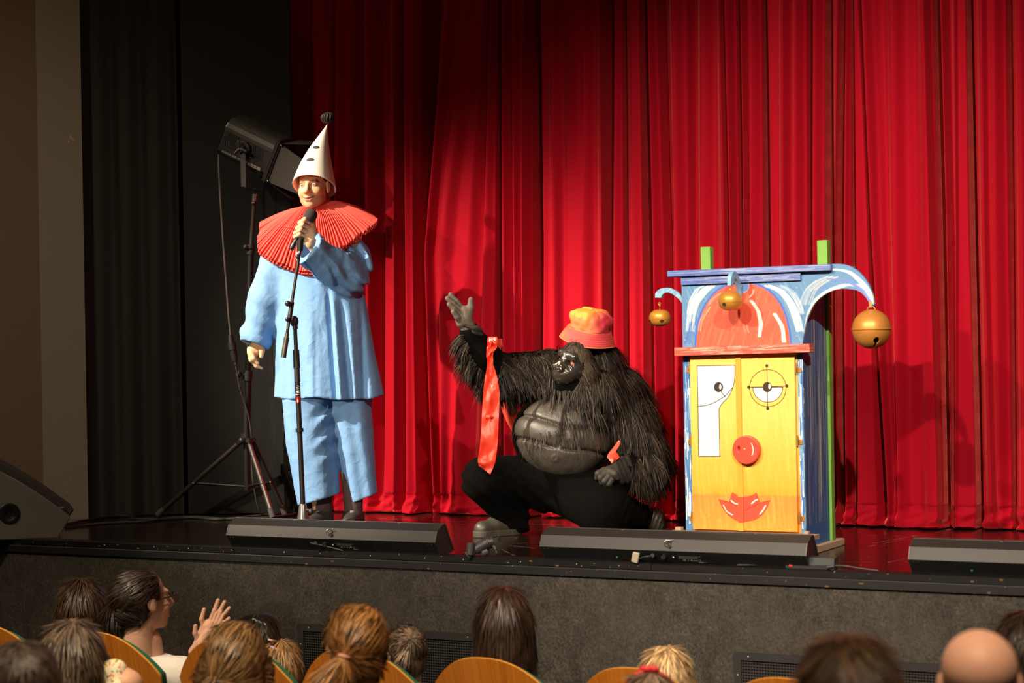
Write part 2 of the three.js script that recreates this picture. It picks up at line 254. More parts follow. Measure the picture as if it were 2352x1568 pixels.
// stage floor: worn glossy black boards with scuffs, chalk dashes and scratches
const FX0 = -3.4, FX1 = 2.6, FZ0 = -2.4;
const floorDraw = (c, w, h, colour) => {
  const r = seeded(5), X = x => (x - FX0) / (FX1 - FX0) * w, Z = z => (z - FZ0) / -FZ0 * h;
  c.fillStyle = colour ? '#1f1410' : '#5a5a5a'; c.fillRect(0, 0, w, h);
  for (let i = 0; i < 900; i++) { const x = r() * w, y = r() * h, L = 10 + r() * 120, a = -0.12 + (r() - 0.5) * 0.5; const g = r(); c.strokeStyle = colour ? (g < 0.6 ? 'rgba(8,6,5,0.25)' : 'rgba(70,50,40,0.13)') : `rgba(${g < 0.5 ? 20 : 170},${g < 0.5 ? 20 : 170},${g < 0.5 ? 20 : 170},0.16)`; c.lineWidth = 1 + r() * 9; c.beginPath(); c.moveTo(x, y); c.lineTo(x + Math.cos(a) * L, y + Math.sin(a) * L * 0.5); c.stroke(); }
  const line = (x0, z0, x1, z1, wd, al, jit = 3) => { c.strokeStyle = colour ? `rgba(190,170,145,${al})` : `rgba(240,240,240,${al})`; c.lineWidth = wd; const n = 14; for (let k = 0; k < n; k++) { if (r() < 0.3) continue; c.lineWidth = wd * (0.4 + r()); c.beginPath(); c.moveTo(X(mix(x0, x1, k / n)), Z(mix(z0, z1, k / n)) + (r() - .5) * jit); c.lineTo(X(mix(x0, x1, (k + 0.9) / n)), Z(mix(z0, z1, (k + .9) / n)) + (r() - .5) * jit); c.stroke(); } };
  for (let i = 0; i < 60; i++) { const x = mix(-1.3, 2.5, r()), z = -r() * 1.6, L = 0.05 + r() * 0.4; line(x, z, x + L, z + (r() - 0.6) * 0.3, 1.2, 0.28 + 0.3 * r()); }
  for (let i = 0; i < 30; i++) { const x = mix(-2.8, -1.3, r()), z = -r() * 1.2; line(x, z, x + 0.1 + r() * 0.2, z + (r() - 0.5) * 0.1, 1, 0.25); }
  for (let i = 0; i < 260; i++) { c.fillStyle = colour ? `rgba(200,180,150,${0.2 + 0.4 * r()})` : 'rgba(255,255,255,.5)'; c.beginPath(); c.ellipse(X(mix(-3, 2.5, r())), Z(-r() * 1.7), 1 + r() * 2, 0.8 + r() * 2, r(), 0, 7); c.fill(); }
  // remains of a tape line in front of the curtain
  let p = onY(870, 1191, 0); const e = onY(2352, 1240, 0); for (let k = 0; k < 120; k++) { if (r() < 0.32) continue; const t = k / 120, x = mix(p.x, e.x, t), z = mix(p.z, e.z, t) + (r() - .5) * 0.015; line(x, z, x + 0.03, z, 3 + r() * 5, 0.55, 2); }
  const s = [[onY(1960, 1262, 0), onY(2190, 1214, 0)], [onY(1990, 1250, 0), onY(2110, 1228, 0)], [onY(1170, 1252, 0), onY(1240, 1260, 0)], [onY(1150, 1260, 0), onY(1190, 1280, 0)], [onY(2040, 1291, 0), onY(2085, 1281, 0)]];
  for (const [a, b] of s) line(a.x, a.z, b.x, b.z, 3, 0.6);
};
const floorMat = M(0xffffff, 1, { map: canvasTex(2048, 1024, (c, w, h) => floorDraw(c, w, h, true)), roughnessMap: canvasTex(2048, 1024, (c, w, h) => floorDraw(c, w, h, false), {}), bumpMap: rep(grain, 30, 12), bumpScale: 0.0006 });
floorMat.roughnessMap.colorSpace = THREE.NoColorSpace; floorMat.roughness = 0.5; floorMat.specularIntensity = 1; floorMat.clearcoat = 0.35; floorMat.clearcoatRoughness = 0.12;
{
  const g = new THREE.PlaneGeometry(FX1 - FX0, -FZ0); g.rotateX(-Math.PI / 2); g.translate((FX0 + FX1) / 2, 0, FZ0 / 2);
  const f = struct('floor', g, floorMat);
  struct('floor_stage', merge([box(-5.7, 6.9, -0.12, -0.002, -3.5, 0), box(-5.7, FX0, -0.002, 0, -3.5, 0), box(FX1, 6.9, -0.002, 0, -3.5, 0), box(FX0, FX1, -0.002, 0, -3.5, FZ0)]), M(LIN(0.012, 0.008, 0.007), 0.35));
}
// stage front: felt covering, black rail in two lengths, worn board under it
const felt = M(0xffffff, 1, { color: LIN(0.105, 0.100, 0.092), map: rep(feltMap, 1.7, 1.7), bumpMap: rep(feltBump, 1.7, 1.7), bumpScale: 0.004, sheen: 0.3, sheenColor: LIN(0.3, 0.28, 0.25) });
{
  const g = new THREE.PlaneGeometry(12.6, 1.2); const uv = g.attributes.uv; for (let i = 0; i < uv.count; i++) uv.setXY(i, uv.getX(i) * 12.6, uv.getY(i)); g.translate(0.6, FLOOR_Y + 0.6, 0.010);
  const back = box(-5.7, 6.9, FLOOR_Y, -0.06, -0.1, -0.02);
  struct('wall_front', g, felt); struct('wall_front_core', back, black);
}
const wornPaint = canvasTex(2048, 64, (c, w, h) => { const r = seeded(12); c.fillStyle = '#171210'; c.fillRect(0, 0, w, h); for (let i = 0; i < 900; i++) { c.fillStyle = r() < .7 ? `rgba(60,48,40,${.25 * r()})` : `rgba(0,0,0,.4)`; c.fillRect(r() * w, r() * h, 10 + r() * 60, 1 + r() * 3); } for (let i = 0; i < 130; i++) { const g = r(); c.fillStyle = g < .4 ? 'rgba(205,165,95,.9)' : 'rgba(220,210,195,.85)'; const y = r() < .5 ? r() * h : h - 10 + r() * 8; c.fillRect(r() * w, y, 1 + r() * (g < .25 ? 14 : 3), 2 + r() * 5); } });
const railMat = M(LIN(.32, .29, .26), 0.45, { map: rep(wornPaint, 1.1, 1) }), boardMat = M(LIN(.27, .24, .22), 0.6, { map: (() => { const t = rep(wornPaint, 1, 1); t.offset.set(0.37, 0); return t; })() });
{
  const seam = onZ(1497, 1300, 0.01).x;
  const prof = (x0, x1, pts) => { const s = new THREE.Shape(pts.map(p => new THREE.Vector2(p[0], p[1]))); const g = new THREE.ExtrudeGeometry(s, { depth: x1 - x0, bevelEnabled: false }); const p = g.attributes.position, uv = g.attributes.uv; for (let i = 0; i < p.count; i++) { uv.setXY(i, p.getZ(i) / 2.4, (p.getY(i) + 0.07) / 0.075); } placeM(g, new THREE.Matrix4().makeBasis(V(0, 0, 1), V(0, 1, 0), V(1, 0, 0)).setPosition(x0, 0, 0)); return g; };
  const P = [[-0.06, -0.004], [-0.06, 0.002], [0.010, 0.003], [0.014, 0.000], [0.014, -0.024], [0.010, -0.027], [0.006, -0.027], [0.006, -0.004]];
  const rail = struct('trim_2', prof(-5.7, seam - 0.002, P), railMat), rail2 = struct('trim_3', prof(seam + 0.002, 6.9, P.map(p => [p[0] + 0.002, p[1] - 0.001])), railMat);
  struct('trim_4', prof(-5.7, 6.9, [[-0.04, -0.026], [0.020, -0.027], [0.022, -0.030], [0.022, -0.060], [0.019, -0.063], [-0.04, -0.063]]), boardMat);
  const screws = []; for (let x = -2.9; x < 2.3; x += 0.243) screws.push(ball([x + 0.03 * Math.sin(x * 9), -0.0125, 0.0145], 0.0042, 1, 1, 0.4, 8)); const s = part('screw_heads', merge(screws), M(LIN(0.3, 0.27, 0.22), 0.35, { metalness: 0.9 }), rail); s.userData.kind = 'stuff';
}
// ventilation grilles in the stage front
function vent(px, py, name) { const OUT = 0.022;
  const tl = onZ(px, py, 0), w = 1.165, h = 0.30, b = [tl.x + w / 2, tl.y - h / 2, 0]; 
  const o = thing('vent_grille', name, 'vent', b), m = M(LIN(0.02, 0.019, 0.018), 0.5), t = 0.03, x0 = tl.x, x1 = tl.x + w, y1 = tl.y, y0 = tl.y - h;
  const fr = (pts) => { const g = extrude(pts, 0.014); g.translate(0, 0, -0.012); return g; };
  part('frame', fr([[x0, y1], [x1, y1], [x1 - t, y1 - t], [x0 + t, y1 - t]]), m, o); part('frame', fr([[x0, y0], [x0 + t, y0 + t], [x1 - t, y0 + t], [x1, y0]]), m, o);
  part('frame', fr([[x0, y0], [x0, y1], [x0 + t, y1 - t], [x0 + t, y0 + t]]), m, o); part('frame', fr([[x1, y0], [x1 - t, y0 + t], [x1 - t, y1 - t], [x1, y1]]), m, o);
  const g = []; for (let x = x0 + t; x < x1 - t; x += 0.0115) g.push(box(x, x + 0.002, y0 + t, y1 - t, -0.009, -0.006)); for (let y = y0 + t; y < y1 - t; y += 0.0115) g.push(box(x0 + t, x1 - t, y, y + 0.0022, -0.007, -0.004));
  const q = part('wire_mesh', merge(g), M(LIN(0.045, 0.04, 0.035), 0.5), o); q.userData.kind = 'stuff';
  part('backing', box(x0 + 0.01, x1 - 0.01, y0 + 0.01, y1 - 0.01, -0.0115, -0.0105), M(LIN(0.003, 0.003, 0.003), 1), o);
  const sc = M(LIN(0.5, 0.46, 0.4), 0.35, { metalness: 0.8 }); for (const [x, y] of [[x0 + 0.06, y1 - 0.015], [x0 + 0.3, y1 - 0.015], [x0 + 0.58, y1 - 0.015], [x1 - 0.3, y1 - 0.015], [x1 - 0.05, y1 - 0.015], [x0 + 0.015, y1 - 0.09], [x1 - 0.015, y1 - 0.09]]) part('screw', ball([x, y, 0.002], 0.004, 1, 1, 0.5, 8), sc, o);
  o.position.z += OUT;
}
vent(690, 1430, 'black mesh vent grille in the stage front behind the girl with a yellow hair tie');
vent(1690, 1495, 'black mesh vent grille in the stage front left of the bald head');

// ---------------------------------------------------------------- masking beside the stage
const blackCloth = M(LIN(0.022, 0.0225, 0.018), 0.9, { sheen: 0.35, sheenColor: LIN(0.06, 0.06, 0.05), sheenRoughness: 0.6 });
{
  const key = [[A[0], -1.03], [-3.137, -1.089], [-3.07, -1.16], [-3.011, -1.181], [-2.95, -1.255], [-2.889, -1.272], [-2.82, -1.345], [-2.775, -1.36]].map(p => p.slice());
  const o = thing('masking_curtain', 'black pleated masking curtain between the pale wall edge and the black flat', 'curtain', [-2.95, 0, -1.2]);
  const n = key.length - 1;
  part('cloth', sheet(n * 10, 24, (u, v) => { const s = u * n, i = Math.min(n - 1, Math.floor(s)), t = s - i, y = 0.004 + v * 4.4; const e = t * t * (3 - 2 * t); const x = mix(key[i][0], key[i + 1][0], t), z = mix(key[i][1], key[i + 1][1], i % 2 ? e : t); const w = 0.006 * Math.sin(s * 3 + y * 1.1); return [x + w, y, z + w + 0.02 * Math.sin(s * Math.PI) ** 2 * (i % 2 ? 1 : -1)]; }), blackCloth, o);
  const f = thing('masking_flat', 'tall smooth black flat standing behind the floodlight', 'stage flat', [-2.45, 0, -1.5]);
  const p0 = V(-2.75, 0, -1.369), p1 = V(-2.185, 0, -1.60), e = p1.clone().sub(p0).normalize(), nn = V(-e.z, 0, e.x);
  const L = p1.distanceTo(p0); const g = rbox(L, 4.4, 0.02, 0.004); part('panel', place(g, p0.clone().add(p1).multiplyScalar(0.5).add(V(0, 2.204, 0)), e, V(0, 1, 0), V(0, 0, 0).crossVectors(e, V(0, 1, 0))), M(LIN(0.0125, 0.0128, 0.0102), 0.8, { bumpMap: rep(grain, 3), bumpScale: 0.001 }), f);
}

// ---------------------------------------------------------------- the red velvet curtain
const KN = [[560, 560, 560, -.1], [600, 600, 600, .03], [640, 640, 640, -.05], [690, 695, 700, -.12], [706, 709, 712, -.06], [724, 724, 724, .02], [745, 745, 745, 0], [762, 764, 765, .03], [776, 774, 774, -.06], [783, 780, 780, .05], [800, 800, 800, 0], [815, 817, 818, -.1], [832, 835, 838, -.02], [846, 850, 852, .04], [866, 867, 868, -.07], [888, 890, 892, .02], [900, 903, 905, .03], [914, 915, 916, .06], [926, 928, 930, -.05], [938, 941, 943, .05], [952, 953, 958, .03], [963, 960, 964, -.02], [967, 964, 967, -.22], [980, 975, 988, -.22], [1008, 980, 993, -.04], [1033, 986, 1000, .05], [1050, 1000, 1012, 0], [1080, 1020, 1018, .04], [1095, 1045, 1030, .01], [1110, 1075, 1045, .03], [1125, 1105, 1080, -.03], [1135, 1118, 1110, .04], [1143, 1138, 1130, 0], [1147, 1144, 1138, -.2], [1150, 1150, 1148, -.2], [1153, 1155, 1156, 0], [1164, 1166, 1168, .05], [1178, 1180, 1182, 0], [1191, 1192, 1195, .06], [1203, 1200, 1203, .02], [1210, 1208, 1211, .05], [1219, 1218, 1222, -.03], [1223, 1222, 1227, -.22], [1237, 1241, 1246, -.22], [1243, 1250, 1250, 0], [1250, 1258, 1256, .04], [1264, 1268, 1270, .03], [1275, 1281, 1283, .05], [1295, 1300, 1300, 0], [1322, 1330, 1330, .03], [1350, 1346, 1345, .04], [1368, 1370, 1370, -.01], [1384, 1393, 1395, .06], [1396, 1400, 1402, -.1], [1406, 1408, 1410, -.12], [1412, 1411, 1413, .01], [1420, 1417, 1418, .05], [1431, 1433, 1436, .02], [1435, 1439, 1443, -.18], [1438, 1443, 1447, -.1], [1441, 1447, 1450, .02], [1455, 1462, 1465, .04], [1470, 1478, 1482, .02], [1476, 1483, 1489, -.15], [1490, 1504, 1510, -.15], [1496, 1510, 1516, .05], [1508, 1525, 1530, 0], [1516, 1535, 1540, -.08], [1535, 1548, 1552, 0], [1551, 1561, 1565, .05], [1575, 1580, 1582, 0], [1590, 1592, 1594, -.06], [1615, 1615, 1615, .02], [1640, 1640, 1640, -.02], [1655, 1668, 1670, .04], [1664, 1676, 1680, -.03], [1673, 1686, 1690, .06], [1690, 1696, 1700, 0], [1700, 1702, 1706, -.12], [1708, 1717, 1722, .05], [1718, 1723, 1727, 0], [1729, 1729, 1732, .05], [1748, 1752, 1756, 0], [1754, 1757, 1762, -.2], [1760, 1765, 1770, -.2], [1766, 1775, 1780, .02], [1790, 1790, 1794, 0], [1804, 1806, 1808, .05], [1820, 1820, 1822, 0], [1832, 1832, 1834, .05], [1850, 1852, 1855, 0], [1860, 1864, 1870, -.1], [1872, 1870, 1876, 0], [1881, 1877, 1881, .07], [1900, 1898, 1900, .02], [1904, 1903, 1905, -.2], [1911, 1912, 1914, -.2], [1915, 1918, 1920, 0], [1930, 1923, 1925, .03], [1943, 1928, 1930, -.1], [1950, 1945, 1945, .03], [1958, 1955, 1958, 0], [1962, 1962, 1964, -.15], [1966, 1970, 1972, .02], [1972, 1996, 2015, .03], [1981, 2005, 2030, -.03], [1990, 2014, 2052, .09], [2010, 2030, 2062, .05], [2030, 2045, 2067, .03], [2055, 2060, 2073, .07], [2085, 2090, 2095, .02], [2105, 2108, 2115, .03], [2126, 2142, 2160, .07], [2142, 2154, 2167, 0], [2149, 2161, 2170, -.13], [2158, 2168, 2177, -.13], [2168, 2183, 2192, .06], [2185, 2194, 2196, 0], [2198, 2203, 2200, .05], [2206, 2208, 2206, .03], [2220, 2228, 2242, .02], [2225, 2235, 2247, -.2], [2232, 2241, 2254, -.2], [2238, 2250, 2262, .02], [2261, 2268, 2284, .07], [2275, 2280, 2292, .03], [2287, 2291, 2300, .05], [2310, 2315, 2322, 0], [2319, 2326, 2332, -.08], [2330, 2336, 2340, .02], [2346, 2352, 2356, .06], [2380, 2382, 2384, 0], [2400, 2400, 2400, -.15], [2420, 2420, 2420, .05], [2470, 2470, 2470, 0], [2500, 2500, 2500, -.15], [2530, 2530, 2530, .05], [2590, 2590, 2590, 0], [2620, 2620, 2620, -.15], [2650, 2650, 2650, .05], [2720, 2720, 2720, 0], [2740, 2740, 2740, -.15], [2770, 2770, 2770, .05], [2840, 2840, 2840, 0]];
const CZ = -1.79;
const velvet = M(LIN(0.34, 0.0005, 0.010), 0.8, { sheen: 2.0, sheenColor: LIN(1, 0.17, 0.13), sheenRoughness: 0.62, specularIntensity: 0.25, bumpMap: rep(grain, 8, 8), bumpScale: 0.0006 });
{
  const cols = []; // knots in metres along the curtain at three heights
  for (const [a, b, c, z] of KN) cols.push([onZ(a, 0, CZ), onZ(b, 560, CZ), onZ(c, 1100, CZ), z]);
  const yT = cols[60][0].y, yM = cols[60][1].y, yB = cols[60][2].y, TOP = 4.5, HEM = 0.115, NK = cols.length - 1, per = 9;
  const at3 = (k, y) => { const [a, b, c] = cols[k]; return y > yM ? mix(b.x, a.x, Math.min(1.35, (y - yM) / (yT - yM))) : mix(c.x, b.x, (y - yB) / (yM - yB)); };
  const fold = (s, y) => { const i = Math.min(NK - 1, Math.floor(s)), t = s - i, e = t * t * (3 - 2 * t); let x0 = at3(i, y), x1 = at3(i + 1, y); if (x1 < x0) x1 = x0 + 0.001; const x = mix(x0, x1, t); const low = 1 - smooth(0, 0.5, y);
    let z = mix(cols[i][3], cols[i + 1][3], e) * 0.95; z += 0.012 * noise(x * 9, y * 0.5, 3) + 0.004 * noise(x * 34, y * 0.9, 5); z += low * 0.018 * noise(x * 14, y * 2, 9); return [x, z]; };
  const o = thing('stage_curtain', 'tall red velvet stage curtain in deep folds across the back of the stage', 'curtain', [0, 0, CZ]);
  const up = sheet(NK * per, 70, (u, v) => { const y = HEM + (TOP - HEM) * Math.pow(v, 1.35), [x, z] = fold(u * NK, y); return [x, y, CZ + z]; });
  { const p = up.attributes.position, uv = up.attributes.uv; for (let i = 0; i < p.count; i++) uv.setXY(i, p.getX(i) + p.getZ(i) * 2, p.getY(i)); }
  part('drape', up, velvet, o);
  const hem = sheet(NK * per, 26, (u, v) => { // the weighted hem, bunched and spread on the floor
    const y = HEM * (1 - v), [x, z] = fold(u * NK, HEM), b = Math.pow(v, 1.2); const lump = 0.055 * noise(x * 6.5, 1.3, 2) + 0.03 * noise(x * 15, v * 2, 5), zz = z * (1 - 0.45 * b) + b * (0.055 + lump) + 0.02 * noise(x * 22 + v * 3, v * 3, 8) * Math.sin(v * Math.PI) + (v < 0.06 ? 0.006 : 0);
    const yy = v > 0.92 ? 0.004 + 0.012 * (0.5 + 0.5 * noise(x * 12, 7)) * (1 - (v - 0.92) / 0.08) : y; const k = v > 0.92 ? (v - 0.92) * 0.35 : 0; return [x + 0.012 * noise(x * 18, v * 4, 6) * b, Math.max(0.003, yy), CZ + zz - k]; });
  { const p = hem.attributes.position, uv = hem.attributes.uv; for (let i = 0; i < p.count; i++) uv.setXY(i, p.getX(i), p.getY(i)); }
  part('hem', hem, velvet, o);
  // orange lining that shows where the hem lifts
  const lin = M(LIN(0.75, 0.24, 0.01), 0.7); for (const [px, py, w] of [[1550, 1189, 0.07], [2245, 1208, 0.035]]) { const p = onY(px, py, 0), s = []; for (let i = 0; i <= 8; i++) s.push([p.x + (i / 8 - .5) * w, 0.004 + 0.016 * Math.sin(i / 8 * 3.14), p.z + 0.02 * Math.sin(i)]); part('lining', sheet(8, 2, (u, v) => { const a = s[Math.round(u * 8)]; return [a[0], mix(0.002, a[1], 1 - v * .9), a[2] + v * 0.05]; }), lin, o, 'orange lining showing under the hem'); }
}

// ---------------------------------------------------------------- lamps of the hall
{
  const body = M(LIN(0.02, 0.02, 0.02), 0.5), names = ['black stage spotlight on the side wall bracket', 'black stage spotlight hung over the middle of the stalls', 'black stage spotlight hung over the left of the stalls', 'black stage spotlight hung over the left of the stalls nearest the wall', 'black follow spot on a stand at the back of the hall', 'black stage spotlight hung over the right end of the stalls'];
  LANTERNS.forEach(([p, t, col], i) => {
    const d = V(...t).sub(V(...p)).normalize(), o = thing('stage_lantern', names[i], 'spotlight', p), b = V(...p).addScaledVector(d, -0.03);
    const q = new THREE.Quaternion().setFromUnitVectors(V(0, 1, 0), d);
    const lathe = (pts) => { const g = new THREE.LatheGeometry(pts.map(a => new THREE.Vector2(...a)), 28); g.applyQuaternion(q); g.translate(b.x, b.y, b.z); return g; };
    part('housing', lathe([[0.0, -0.42], [0.08, -0.42], [0.1, -0.38], [0.1, -0.1], [0.12, -0.08], [0.12, 0.02], [0.11, 0.02], [0.11, -0.03]]), body, o);
    part('lens', lathe([[0, -0.012], [0.06, -0.016], [0.11, -0.028]]), new THREE.MeshStandardMaterial({ color: 0x222222, emissive: col, emissiveIntensity: 2, side: THREE.DoubleSide }), o);
    part('yoke', bar([b.x - d.x * 0.2, b.y - d.y * 0.2, b.z - d.z * 0.2], [b.x - d.x * 0.2, i === 4 ? FLOOR_Y : CEIL, b.z - d.z * 0.2], 0.02), body, o);
  });
  DOWN.forEach((x, i) => { const o = thing('ceiling_downlight', ['leftmost', 'second', 'third', 'fourth', 'rightmost'][i] + ' round downlight in the hall ceiling over the stalls', 'ceiling light', [x, CEIL, 5.3]); const lat = (p) => { const g = new THREE.LatheGeometry(p.map(a => new THREE.Vector2(...a)), 24); g.translate(x, CEIL, 5.3); return g; }; part('housing', lat([[0.12, 0], [0.12, -0.02], [0.09, -0.03], [0.085, -0.01]]), body, o); part('lens', lat([[0, -0.012], [0.085, -0.012]]), new THREE.MeshStandardMaterial({ color: 0x222222, emissive: 0xffe6c4, emissiveIntensity: 2, side: THREE.DoubleSide }), o); });
  // ceiling lights over the audience
  const k = [[-2.2, 3.2], [0.6, 3.2], [3.4, 3.2], [-2.2, 7.0], [0.6, 7.0], [3.4, 7.0]];
  for (const [x, z] of k) {
    const o = thing('ceiling_light', `warm panel light on the hall ceiling, ${x < -1 ? 'left' : x < 1 ? 'middle' : 'right'} one of the ${z < 5 ? 'row nearer the stage' : 'row further from the stage'}`, 'ceiling light', [x, CEIL, z], 'panel lights on the hall ceiling');
    part('frame', merge([box(x - 0.64, x + 0.64, CEIL - 0.06, CEIL, z - 0.34, z - 0.31), box(x - 0.64, x + 0.64, CEIL - 0.06, CEIL, z + 0.31, z + 0.34), box(x - 0.64, x - 0.61, CEIL - 0.06, CEIL, z - 0.31, z + 0.31), box(x + 0.61, x + 0.64, CEIL - 0.06, CEIL, z - 0.31, z + 0.31)]), M(LIN(0.3, 0.3, 0.3), 0.5), o);
    part('diffuser', box(x - 0.61, x + 0.61, CEIL - 0.03, CEIL - 0.02, z - 0.31, z + 0.31), new THREE.MeshStandardMaterial({ color: 0x888888, emissive: 0xffd9a8, emissiveIntensity: 1.0 }), o);
    const l = new THREE.RectAreaLight(0xffd9a8, HOUSE, 1.2, 0.6); l.position.set(x, CEIL - 0.04, z); l.lookAt(x, -5, z + 0.0001); scene.add(l);
  }
}

// ---------------------------------------------------------------- the painted clown-faced booth
const ZF = -0.50;                                          // plane of its front
{
  const X = (px, py = 1000, z = ZF) => onZ(px, py, z).x, Y = (px, py, z = ZF) => onZ(px, py, z).y;
  const xl = X(1570, 900), xr = X(1845, 900), yTop = Y(1700, 632), DEP = 0.31, base = [(xl + xr) / 2, 0, ZF - DEP / 2];
  const booth = thing('puppet_booth', 'tall painted booth with a yellow clown face on its doors and blue horns with bells', 'painted booth', base);
  // one painted map for everything that faces the front, laid out in metres
  const wx0 = xl - 0.08, wx1 = xr + 0.40, wy0 = 0, wy1 = 1.30, TW = 1536, TH = 2048;
  const P = (px, py, z = ZF + 0.02) => { const p = onZ(px, py, z); return [(p.x - wx0) / (wx1 - wx0) * TW, (1 - (p.y - wy0) / (wy1 - wy0)) * TH]; };
  const poly = (c, pts) => { c.beginPath(); pts.forEach((p, i) => { const q = P(...p); i ? c.lineTo(...q) : c.moveTo(...q); }); };
  const curve = (c, pts, close) => { const q = new THREE.CatmullRomCurve3(pts.map(p => { const a = P(...p); return V(a[0], a[1], 0); }), !!close).getPoints(pts.length * 10); c.beginPath(); q.forEach((p, i) => i ? c.lineTo(p.x, p.y) : c.moveTo(p.x, p.y)); if (close) c.closePath(); };
  const SC = Math.hypot(P(1701, 900)[0] - P(1700, 900)[0], P(1701, 900)[1] - P(1700, 900)[1]);   // canvas pixels per picture pixel
  const circ = (c, px, py, r, ry = r) => { const q = P(px, py); c.beginPath(); c.ellipse(q[0], q[1], r * SC, ry * SC * 0.92, 0, 0, 7); };
  const streaks = (c, x0, y0, x1, y1, cols, n, len, ang, seed, wmax = 9) => { const r = seeded(seed); for (let i = 0; i < n; i++) { const x = mix(x0, x1, r()), y = mix(y0, y1, r()), L = len * (0.4 + r()); c.strokeStyle = cols[Math.floor(r() * cols.length)]; c.lineWidth = 1 + r() * wmax; c.lineCap = 'round'; c.beginPath(); c.moveTo(x, y); c.quadraticCurveTo(x + L * Math.cos(ang) * .5 + (r() - .5) * 12, y + L * Math.sin(ang) * .5 + (r() - .5) * 12, x + L * Math.cos(ang), y + L * Math.sin(ang)); c.stroke(); } };
  const front = canvasTex(TW, TH, (c) => {
    c.fillStyle = '#5e8ab4'; c.fillRect(0, 0, TW, TH);
    const up0 = P(1560, 640), up1 = P(1845, 800);
    streaks(c, up0[0], up0[1], up1[0], up1[1], ['rgba(60,105,165,.35)', 'rgba(120,165,200,.35)', 'rgba(150,190,205,.3)'], 260, 90, 1.2, 3, 12);
    // white brush curves beside the red dome
    const sweep = (pts, cols, n, spread, seed) => { const r = seeded(seed); for (let k = 0; k < n; k++) { const o = (r() - .5) * spread; c.strokeStyle = cols[Math.floor(r() * cols.length)]; c.lineWidth = 1 + r() * 4.5; c.globalAlpha = 0.25 + 0.5 * r(); c.lineCap = 'round'; const a = Math.floor(r() * (pts.length - 2)); curve(c, pts.slice(a, Math.max(a + 3, pts.length - Math.floor(r() * 2))).map(p => [p[0] + o + (r() - .5) * 3, p[1] + (r() - .5) * 4])); c.stroke(); c.globalAlpha = 1; } };
    const W1 = ['rgba(232,231,224,.75)', 'rgba(220,225,220,.6)', 'rgba(150,195,215,.55)', 'rgba(238,238,232,.8)'];
    sweep([[1580, 760], [1584, 720], [1596, 690], [1618, 664], [1630, 656]], W1, 130, 20, 11); sweep([[1578, 720], [1584, 690], [1598, 664], [1612, 656]], W1, 26, 10, 12);
    sweep([[1760, 655], [1790, 668], [1812, 695], [1826, 730], [1834, 760]], W1, 130, 18, 13); sweep([[1790, 655], [1816, 672], [1832, 700], [1836, 720]], ['rgba(240,240,235,.7)', 'rgba(160,185,210,.6)'], 30, 14, 14);
    sweep([[1574, 790], [1580, 770], [1588, 740]], ['rgba(60,100,190,.5)'], 20, 16, 15);
    // the dome
    const dome = [[1595, 797], [1597, 770], [1603, 735], [1618, 700], [1640, 672], [1670, 655], [1702, 650], [1735, 655], [1765, 672], [1788, 700], [1802, 735], [1809, 770], [1811, 797]];
    curve(c, dome); c.closePath(); c.save(); c.strokeStyle = 'rgba(60,95,200,.85)'; c.lineWidth = 26; c.stroke(); c.fillStyle = '#ee5a40'; c.fill(); c.clip();
    streaks(c, ...P(1595, 650), ...P(1811, 797), ['rgba(250,140,110,.16)', 'rgba(225,80,60,.14)', 'rgba(255,170,130,.12)'], 260, 120, 1.9, 21, 14);
    c.restore();
    { const q = P(1703, 655); c.fillStyle = '#8fb0dd'; c.beginPath(); c.ellipse(q[0], q[1], 14 * SC, 17 * SC, 0, 0, 7); c.fill(); c.fillStyle = 'rgba(90,120,190,.6)'; c.beginPath(); c.ellipse(q[0] + 8, q[1] + 6, 9 * SC, 12 * SC, 0, 0, 7); c.fill(); }
    const W2 = ['rgba(255,245,235,.95)', 'rgba(255,235,220,.7)'];
    sweep([[1722, 690], [1738, 715], [1744, 745], [1740, 772]], W2, 60, 8, 31); sweep([[1775, 720], [1792, 750], [1797, 785]], W2, 46, 8, 32); sweep([[1727, 664], [1724, 675], [1717, 682]], W2, 6, 3, 33); sweep([[1624, 705], [1605, 740], [1602, 760]], ['rgba(255,220,200,.5)'], 10, 8, 34); sweep([[1650, 672], [1630, 690]].concat([[1622, 702]]), ['rgba(255,225,205,.5)'], 8, 6, 35); sweep([[1706, 745], [1708, 755], [1710, 762]], W2, 6, 14, 36);
    // right horn
    const h0 = P(1841, 640), h1 = P(2010, 790);
    streaks(c, h0[0], h0[1], h1[0], h1[1], ['rgba(95,130,215,.35)', 'rgba(120,150,225,.3)'], 240, 80, 0.6, 41, 12);
    sweep([[1850, 780], [1858, 735], [1876, 700], [1905, 680], [1940, 668], [1975, 672], [2000, 700]].map(p => [p[0], p[1] - 14]), W1, 170, 16, 42); sweep([[1846, 700], [1860, 665], [1885, 645], [1910, 635]], ['rgba(235,235,230,.6)', 'rgba(110,135,160,.5)'], 110, 28, 43); sweep([[1910, 618], [1945, 624], [1972, 645], [1992, 670], [2004, 695]], W1, 100, 11, 44); sweep([[1900, 640], [1945, 645], [1980, 668], [2000, 695]], ['rgba(80,105,190,.5)', 'rgba(140,160,215,.5)'], 60, 12, 45);
    // strips beside the doors
    for (const [a, b, s] of [[1568, 1592, 51], [1826, 1850, 52]]) { const p = P(a, 815), q = P(b + 8, 1215); c.fillStyle = '#4f83b4'; c.fillRect(p[0] - 10, p[1], q[0] - p[0] + 10, TH - p[1]); streaks(c, p[0] - 8, p[1], q[0], q[1] - 160, ['rgba(235,238,230,.75)', 'rgba(250,250,245,.8)', 'rgba(60,105,180,.6)', 'rgba(150,190,205,.6)', 'rgba(30,70,150,.4)'], 170, 150, 1.57, s, 8); }
    // doors
    poly(c, [[1583, 812], [1827, 806], [1837, 1230], [1590, 1230]]); c.save(); c.fillStyle = '#f6cb4e'; c.fill(); c.clip();
